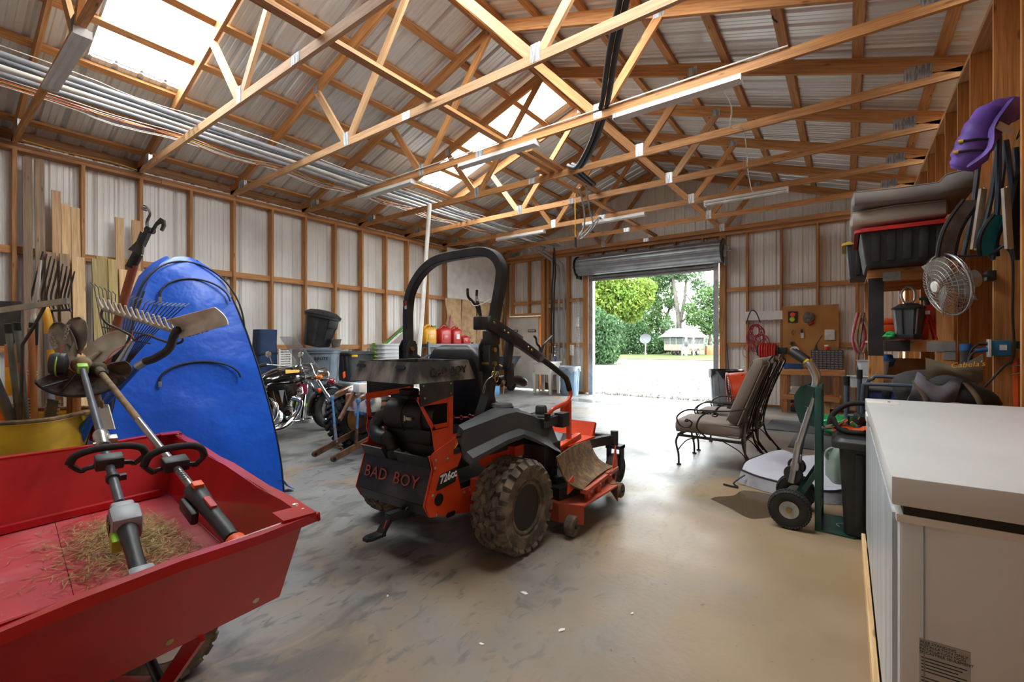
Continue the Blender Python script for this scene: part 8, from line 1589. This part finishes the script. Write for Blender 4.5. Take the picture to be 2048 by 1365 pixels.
def leafmat(name, c1, c2):
    m = mk(name, c1, .6, 0, c2, .7, .35, .65); nt = m.node_tree; n = nt.nodes; L = nt.links; p = n['Principled BSDF']; tr = n.new('ShaderNodeBsdfTranslucent'); L.new(p.inputs['Base Color'].links[0].from_socket, tr.inputs[0]); mx = n.new('ShaderNodeMixShader'); mx.inputs[0].default_value = .35; L.new(p.outputs[0], mx.inputs[1]); L.new(tr.outputs[0], mx.inputs[2]); L.new(mx.outputs[0], n['Material Output'].inputs[0]); p.inputs['Specular IOR Level'].default_value = .2
leafmat('leaf_lime', '66772c', '4e6727'); leafmat('leaf_green', '3a5330', '4b6236'); leafmat('leaf_deep', '30482c', '3d5634'); leafmat('leaf_pale', '546848', '475e40'); mk('bark', '4a463c', .9, 0, '36332c', 3)
def foliage(clumps, n, sz, seed, droop=0):
    r = random.Random(seed); b = B(); tot = sum(c[3] ** 2 for c in clumps)
    for cx, cy, cz, rad, fz in clumps:
        for i in range(int(n * (1.9 if sz < .24 else 1.15) * rad ** 2 / tot)):
            while 1:
                q = V((r.uniform(-1, 1), r.uniform(-1, 1), r.uniform(-1, 1)))
                if .25 < q.length < 1: break
            p = V((cx + q.x * rad, cy + q.y * rad, cz + q.z * rad * fz)); s = sz * r.uniform(.8, 1.7); u = V((r.gauss(0, 1), r.gauss(0, 1), r.gauss(0, 1) - droop)).normalized(); w = u.orthogonal().normalized(); w = (w * cos(i) + u.cross(w) * sin(i)) * s * .45; u = u * s
            b.faces([p - u * .5, p + w * .6, p + u * .6, p - w * .6], [(0, 1, 2, 3)])
    return b
def tree(nm, lab, u, dd, trunk, clumps, n, sz, leaf, seed, droop=0, grp='trees beyond the gravel yard'):
    """u: sideways, dd: ahead of the camera; clumps in (side, ahead, z, radius, flatten)"""
    f = V((-.5934, .8049, 0)); r = V((.8049, .5934, 0)); o = f * dd + r * u; t = thing(nm, lab, 'tree', o, 36.4, grp)
    foliage(clumps, n, sz, seed, droop).obj('foliage', leaf, t, ang=0)
    for pts, r0 in trunk: k = len(spline(pts, 4)); B().tube(spline(pts, 4), [r0 * (1 - .75 * i / k) for i in range(k)], 8).obj('trunk', 'bark', t)
    return t
sx = lambda px, d: (px - 1024) / 908 * d
tree('weeping_shrub', 'drooping grey-green shrub filling the door opening beside the track', sx(1196, 30), 30, [([(0, 0, 0), (.1, .2, 1.5), (0, .3, 3)], .15)], [(-.6, 0, 1.0, 1.1, 1.1), (.3, .2, 1.5, 1.2, 1.1), (.5, -.2, .7, .9, .9), (-.4, .3, 2.6, 1.3, 1), (.8, .4, 2.4, .9, 1), (-1.6, .2, 2.0, 1.4, 1.2)], 7000, .16, 'leaf_deep', 1, 1.5)
tree('broad_tree', 'bright lime-leaved tree overhanging the shrub', sx(1215, 33), 33, [([(0, 0, 0), (0, 0, 2), (.4, 0, 5)], .25)], [(-1.2, 0, 4.4, 1.9, .9), (.8, -.3, 4.5, 1.7, .9), (2.1, 0, 4.6, 1.3, .8), (.2, 0, 6.0, 1.9, .8), (1.7, .2, 3.6, 1.0, .8), (-2.5, 0, 5.6, 2.2, .9), (2.6, 0, 5.3, 1.0, .8)], 9000, .2, 'leaf_lime', 2, .6)
tree('broad_tree', 'mid green tree rising behind the lime one', sx(1312, 58), 58, [([(0, 0, 0), (.2, 0, 4), (0, 0, 9)], .3)], [(-1.5, 0, 6, 2.4, .9), (.8, 0, 7.5, 2.0, .9), (-.5, 0, 9.5, 2.4, .8), (.4, 0, 4.2, 1.7, .8), (-2, 0, 3, 2.2, .8)], 7000, .26, 'leaf_green', 3)
tree('tall_tree', 'ivy-clad leaning tree with thin crown left of the trailer roof', sx(1331, 60), 60, [([(0, 0, 0), (-.3, 0, 3), (-1.0, 0, 6), (-1.5, 0, 10.5)], .42), ([(-.3, 0, 3.2), (.7, 0, 7), (.9, 0, 11)], .22), ([(-.9, 0, 5.5), (-1.8, 0, 8), (-2.2, 0, 11)], .18)], [(-1.6, 0, 10.8, 2.2, .7), (1.2, 0, 10.5, 1.6, .7), (-.3, 0, 12.5, 2.4, .7), (-.5, 0, 2.0, .9, 2), (-1.0, .0, 6, .7, 2.0), (.9, 0, 6.5, 1.0, .8)], 5200, .26, 'leaf_pale', 4)
tree('tall_tree', 'bare-stemmed tree with crooked branch above the trailer', sx(1358, 56), 56, [([(0, 0, 0), (0, 0, 3.5), (-.4, 0, 7), (-1, 0, 11)], .45), ([(0, 0, 3.5), (.7, 0, 7), (1.0, 0, 11.5)], .3), ([(.1, 0, 3.8), (1.4, 0, 5.0), (1.7, 0, 6.0), (1.0, 0, 7.2), (.2, 0, 8.4)], .16)], [(-1.4, 0, 10.5, 1.8, .7), (1.2, 0, 10.2, 1.9, .8), (2.6, 0, 8.5, 1.2, .7), (.2, 0, 12.6, 2.6, .7), (-1.3, 0, 3.6, 1.0, .7), (1.8, 0, 4.0, 1.0, .6)], 5200, .24, 'leaf_pale', 5)
tree('broad_tree', 'leafy tree at the door edge behind the orange box', sx(1418, 54), 54, [([(0, 0, 0), (.1, 0, 3), (0, 0, 7)], .22)], [(-1.2, 0, 4.6, 1.7, .7), (1.0, 0, 5.2, 1.8, .7), (-.4, 0, 6.8, 1.6, .7), (1.3, 0, 7.6, 1.5, .7), (.2, 0, 3.2, 1.5, .6), (2.4, 0, 4.2, 1.8, .8), (-2.3, 0, 5.6, .9, .7)], 6500, .24, 'leaf_green', 6)
tree('hedge_shrub', 'dark undergrowth behind the satellite dish', sx(1268, 56), 56, [([(0, 0, 0), (0, 0, 1.5)], .15)], [(-2, 0, 1.2, 1.8, .9), (.5, 0, 1.4, 1.7, .9), (2.6, 0, 1.2, 1.6, .9), (-4, 0, 1.6, 2, .9), (4.4, 0, 1.3, 1.4, .9), (0, .5, 3.2, 1.8, .8)], 7500, .22, 'leaf_deep', 7)
tree('hedge_shrub', 'pale far tree line behind the trailer', sx(1400, 90), 90, [([(0, 0, 0), (0, 0, 4)], .2)], [(-12, 0, 3.5, 4.5, .9), (-5, 0, 2.2, 3, .9), (1, 0, 2.0, 2.8, .8), (6, 0, 3, 3.5, .9), (13, 0, 4, 4.5, .9), (-20, 0, 5, 6, .9)], 9000, .4, 'leaf_pale', 8)
# trailer with canopy and screened sides
mk('trailer_tan', '6b5c4c', .7, 0, '564a3d', 3); mk('canvas_white', 'a9a9aa', .7, 0, '9a9a9b', 2); mk('frame_green', '5c7366', .6); mk('screen_dark', '3a3c3a', .6, 0, '2d2f2d', 3, alpha=.75); mk('rubber_far', '26241f', .9); mk('dish_grey', '2b2d31', .6); mk('post_tan', '6d665a', .8)
def out_at(px, d, z=0): return tuple(V((-.5934, .8049, 0)) * d + V((.8049, .5934, 0)) * sx(px, d) + V((0, 0, z)))
def trailer():
    t = thing('screen_trailer', 'parked trailer with white canopy roof and screened sides in the yard', 'trailer', out_at(1368, 52), 36.4 + 40); L2, W2 = 2.3, 1.1
    B().box((0, 0, .62), (2 * L2, 2 * W2, .14)).obj('bed', 'trailer_tan', t)
    for sy in (-1, 1):
        for i in range(6): B().bx((-L2 + i * .94 - .03, sy * W2 - .03, .65), (-L2 + i * .94 + .03, sy * W2 + .03, 2.2)).obj('side_post', 'frame_green', t)
        B().bx((-L2, sy * W2 - .02, .66), (L2, sy * W2 + .02, 1.25)).obj('side_board', 'trailer_tan', t); B().bx((-L2, sy * W2 - .01, 1.27), (L2, sy * W2 + .01, 2.18)).obj('screen', 'screen_dark', t); B().bx((-L2, sy * W2 - .03, 1.24), (L2, sy * W2 + .03, 1.29)).bx((-L2, sy * W2 - .03, 2.15), (L2, sy * W2 + .03, 2.21)).obj('side_rail', 'frame_green', t)
    for sx_ in (-1, 1):
        B().bx((sx_ * L2 - .02, -W2, .66), (sx_ * L2 + .02, W2, 1.25)).obj('end_board', 'trailer_tan', t); B().bx((sx_ * L2 - .01, -W2, 1.27), (sx_ * L2 + .01, W2, 2.18)).obj('screen', 'screen_dark', t)
        for k in range(4): B().bx((sx_ * L2 - .03, -W2 + k * .733 - .03, .65), (sx_ * L2 + .03, -W2 + k * .733 + .03, 2.2)).obj('end_post', 'frame_green', t)
    B().prism([(-W2 - .45, 2.05), (0, 3.0), (W2 + .45, 2.05), (W2 + .42, 2.0), (0, 2.93), (-W2 - .42, 2.0)], 2 * L2 + .9, (0, 0, 0), (0, 1, 0), (0, 0, 1)).obj('canopy_roof', 'canvas_white', t, ang=20)
    for sx_ in (-1, 1): B().prism([(-W2 - .4, 2.08), (0, 2.95), (W2 + .4, 2.08)], .02, (sx_ * (L2 + .43), 0, 0), (0, 1, 0), (0, 0, 1)).obj('canopy_gable', 'canvas_white', t)
    for x in (-.2, .75):
        for sy in (-1, 1): w_ = tyre(t, (x, sy * (W2 + .12), .36), .36, .2, .2, 'rubber_far', tread=False, axis=(0, sy, 0), name='wheel', hub='canvas_white'); 
    B().tube(arcpts((.75, -W2 - .14, .36), .44, 10, 170, 10, (1, 0, 0), (0, 0, 1)), .05, 6).tube(arcpts((-.2, -W2 - .14, .36), .44, 10, 170, 10, (1, 0, 0), (0, 0, 1)), .05, 6).obj('wheel_arch', 'trailer_tan', t); B().box((-L2 - .05, -W2 + .1, .8), (.06, .14, .14)).obj('tail_lamp', 'lamp_red', t)
    for x in (-L2, L2 - .3): B().cyl((x, -W2 - .3, 0), (x, -W2 - .3, 2.1), .03, 8).obj('canopy_leg', 'frame_green', t)
trailer()
t = thing('satellite_dish', 'grey satellite dish on a pole in the grass', 'satellite dish', out_at(1291, 49)); B().cyl((0, 0, 0), (0, 0, 1.5), .05, 10).obj('pole', 'galv', t)
B().lathe([(.001, 0), (.3, .03), (.5, .1), (.58, .16), (.5, .12), (.3, .05), (.001, .02)], (0, 0, 1.8), (.2, -1, .35), 28).obj('dish', 'dish_grey', t); B().cyl((0, 0, 1.45), (.0, .05, 1.8), .05, 8).obj('mount', 'galv', t); B().tube([(0, -.1, 1.3), (.12, -.6, 1.75)], .02, 6).box((.12, -.6, 1.78), (.1, .12, .1)).obj('feed_arm', 'galv', t)
tag(B().box((0, 0, .55), (1.5, 1.1, 1.1), bev=.02).obj('orange_bin', mk('bin_orange', 'b8552a', .6, 0, 'a04822', 3), None, out_at(1424, 53), (0, 0, R(30))), 'orange box standing behind the trailer', 'box')
t = thing('power_pedestal', 'weathered post with a grey meter box in front of the trailer', 'post', out_at(1373, 46)); B().box((0, 0, 1.15), (.14, .14, 2.3)).obj('post', 'post_tan', t); B().box((0, -.12, 1.3), (.36, .14, .5), bev=.02).obj('meter_box', 'dish_grey', t)
tag(B().box((0, 0, 1.0), (.12, .12, 2.0)).box((0, 0, 1.6), (.3, .06, .12)).obj('wooden_post', 'post_tan', None, out_at(1387, 47)), 'second weathered post beside the meter post', 'post'); tag(B().tube([(0, 0, 0), (0, 0, .9), (-.15, 0, 1.2)], .05, 8).obj('stand_pipe', 'canvas_white', None, out_at(1364, 45)), 'pale stand pipe beside the meter post', 'pipe')
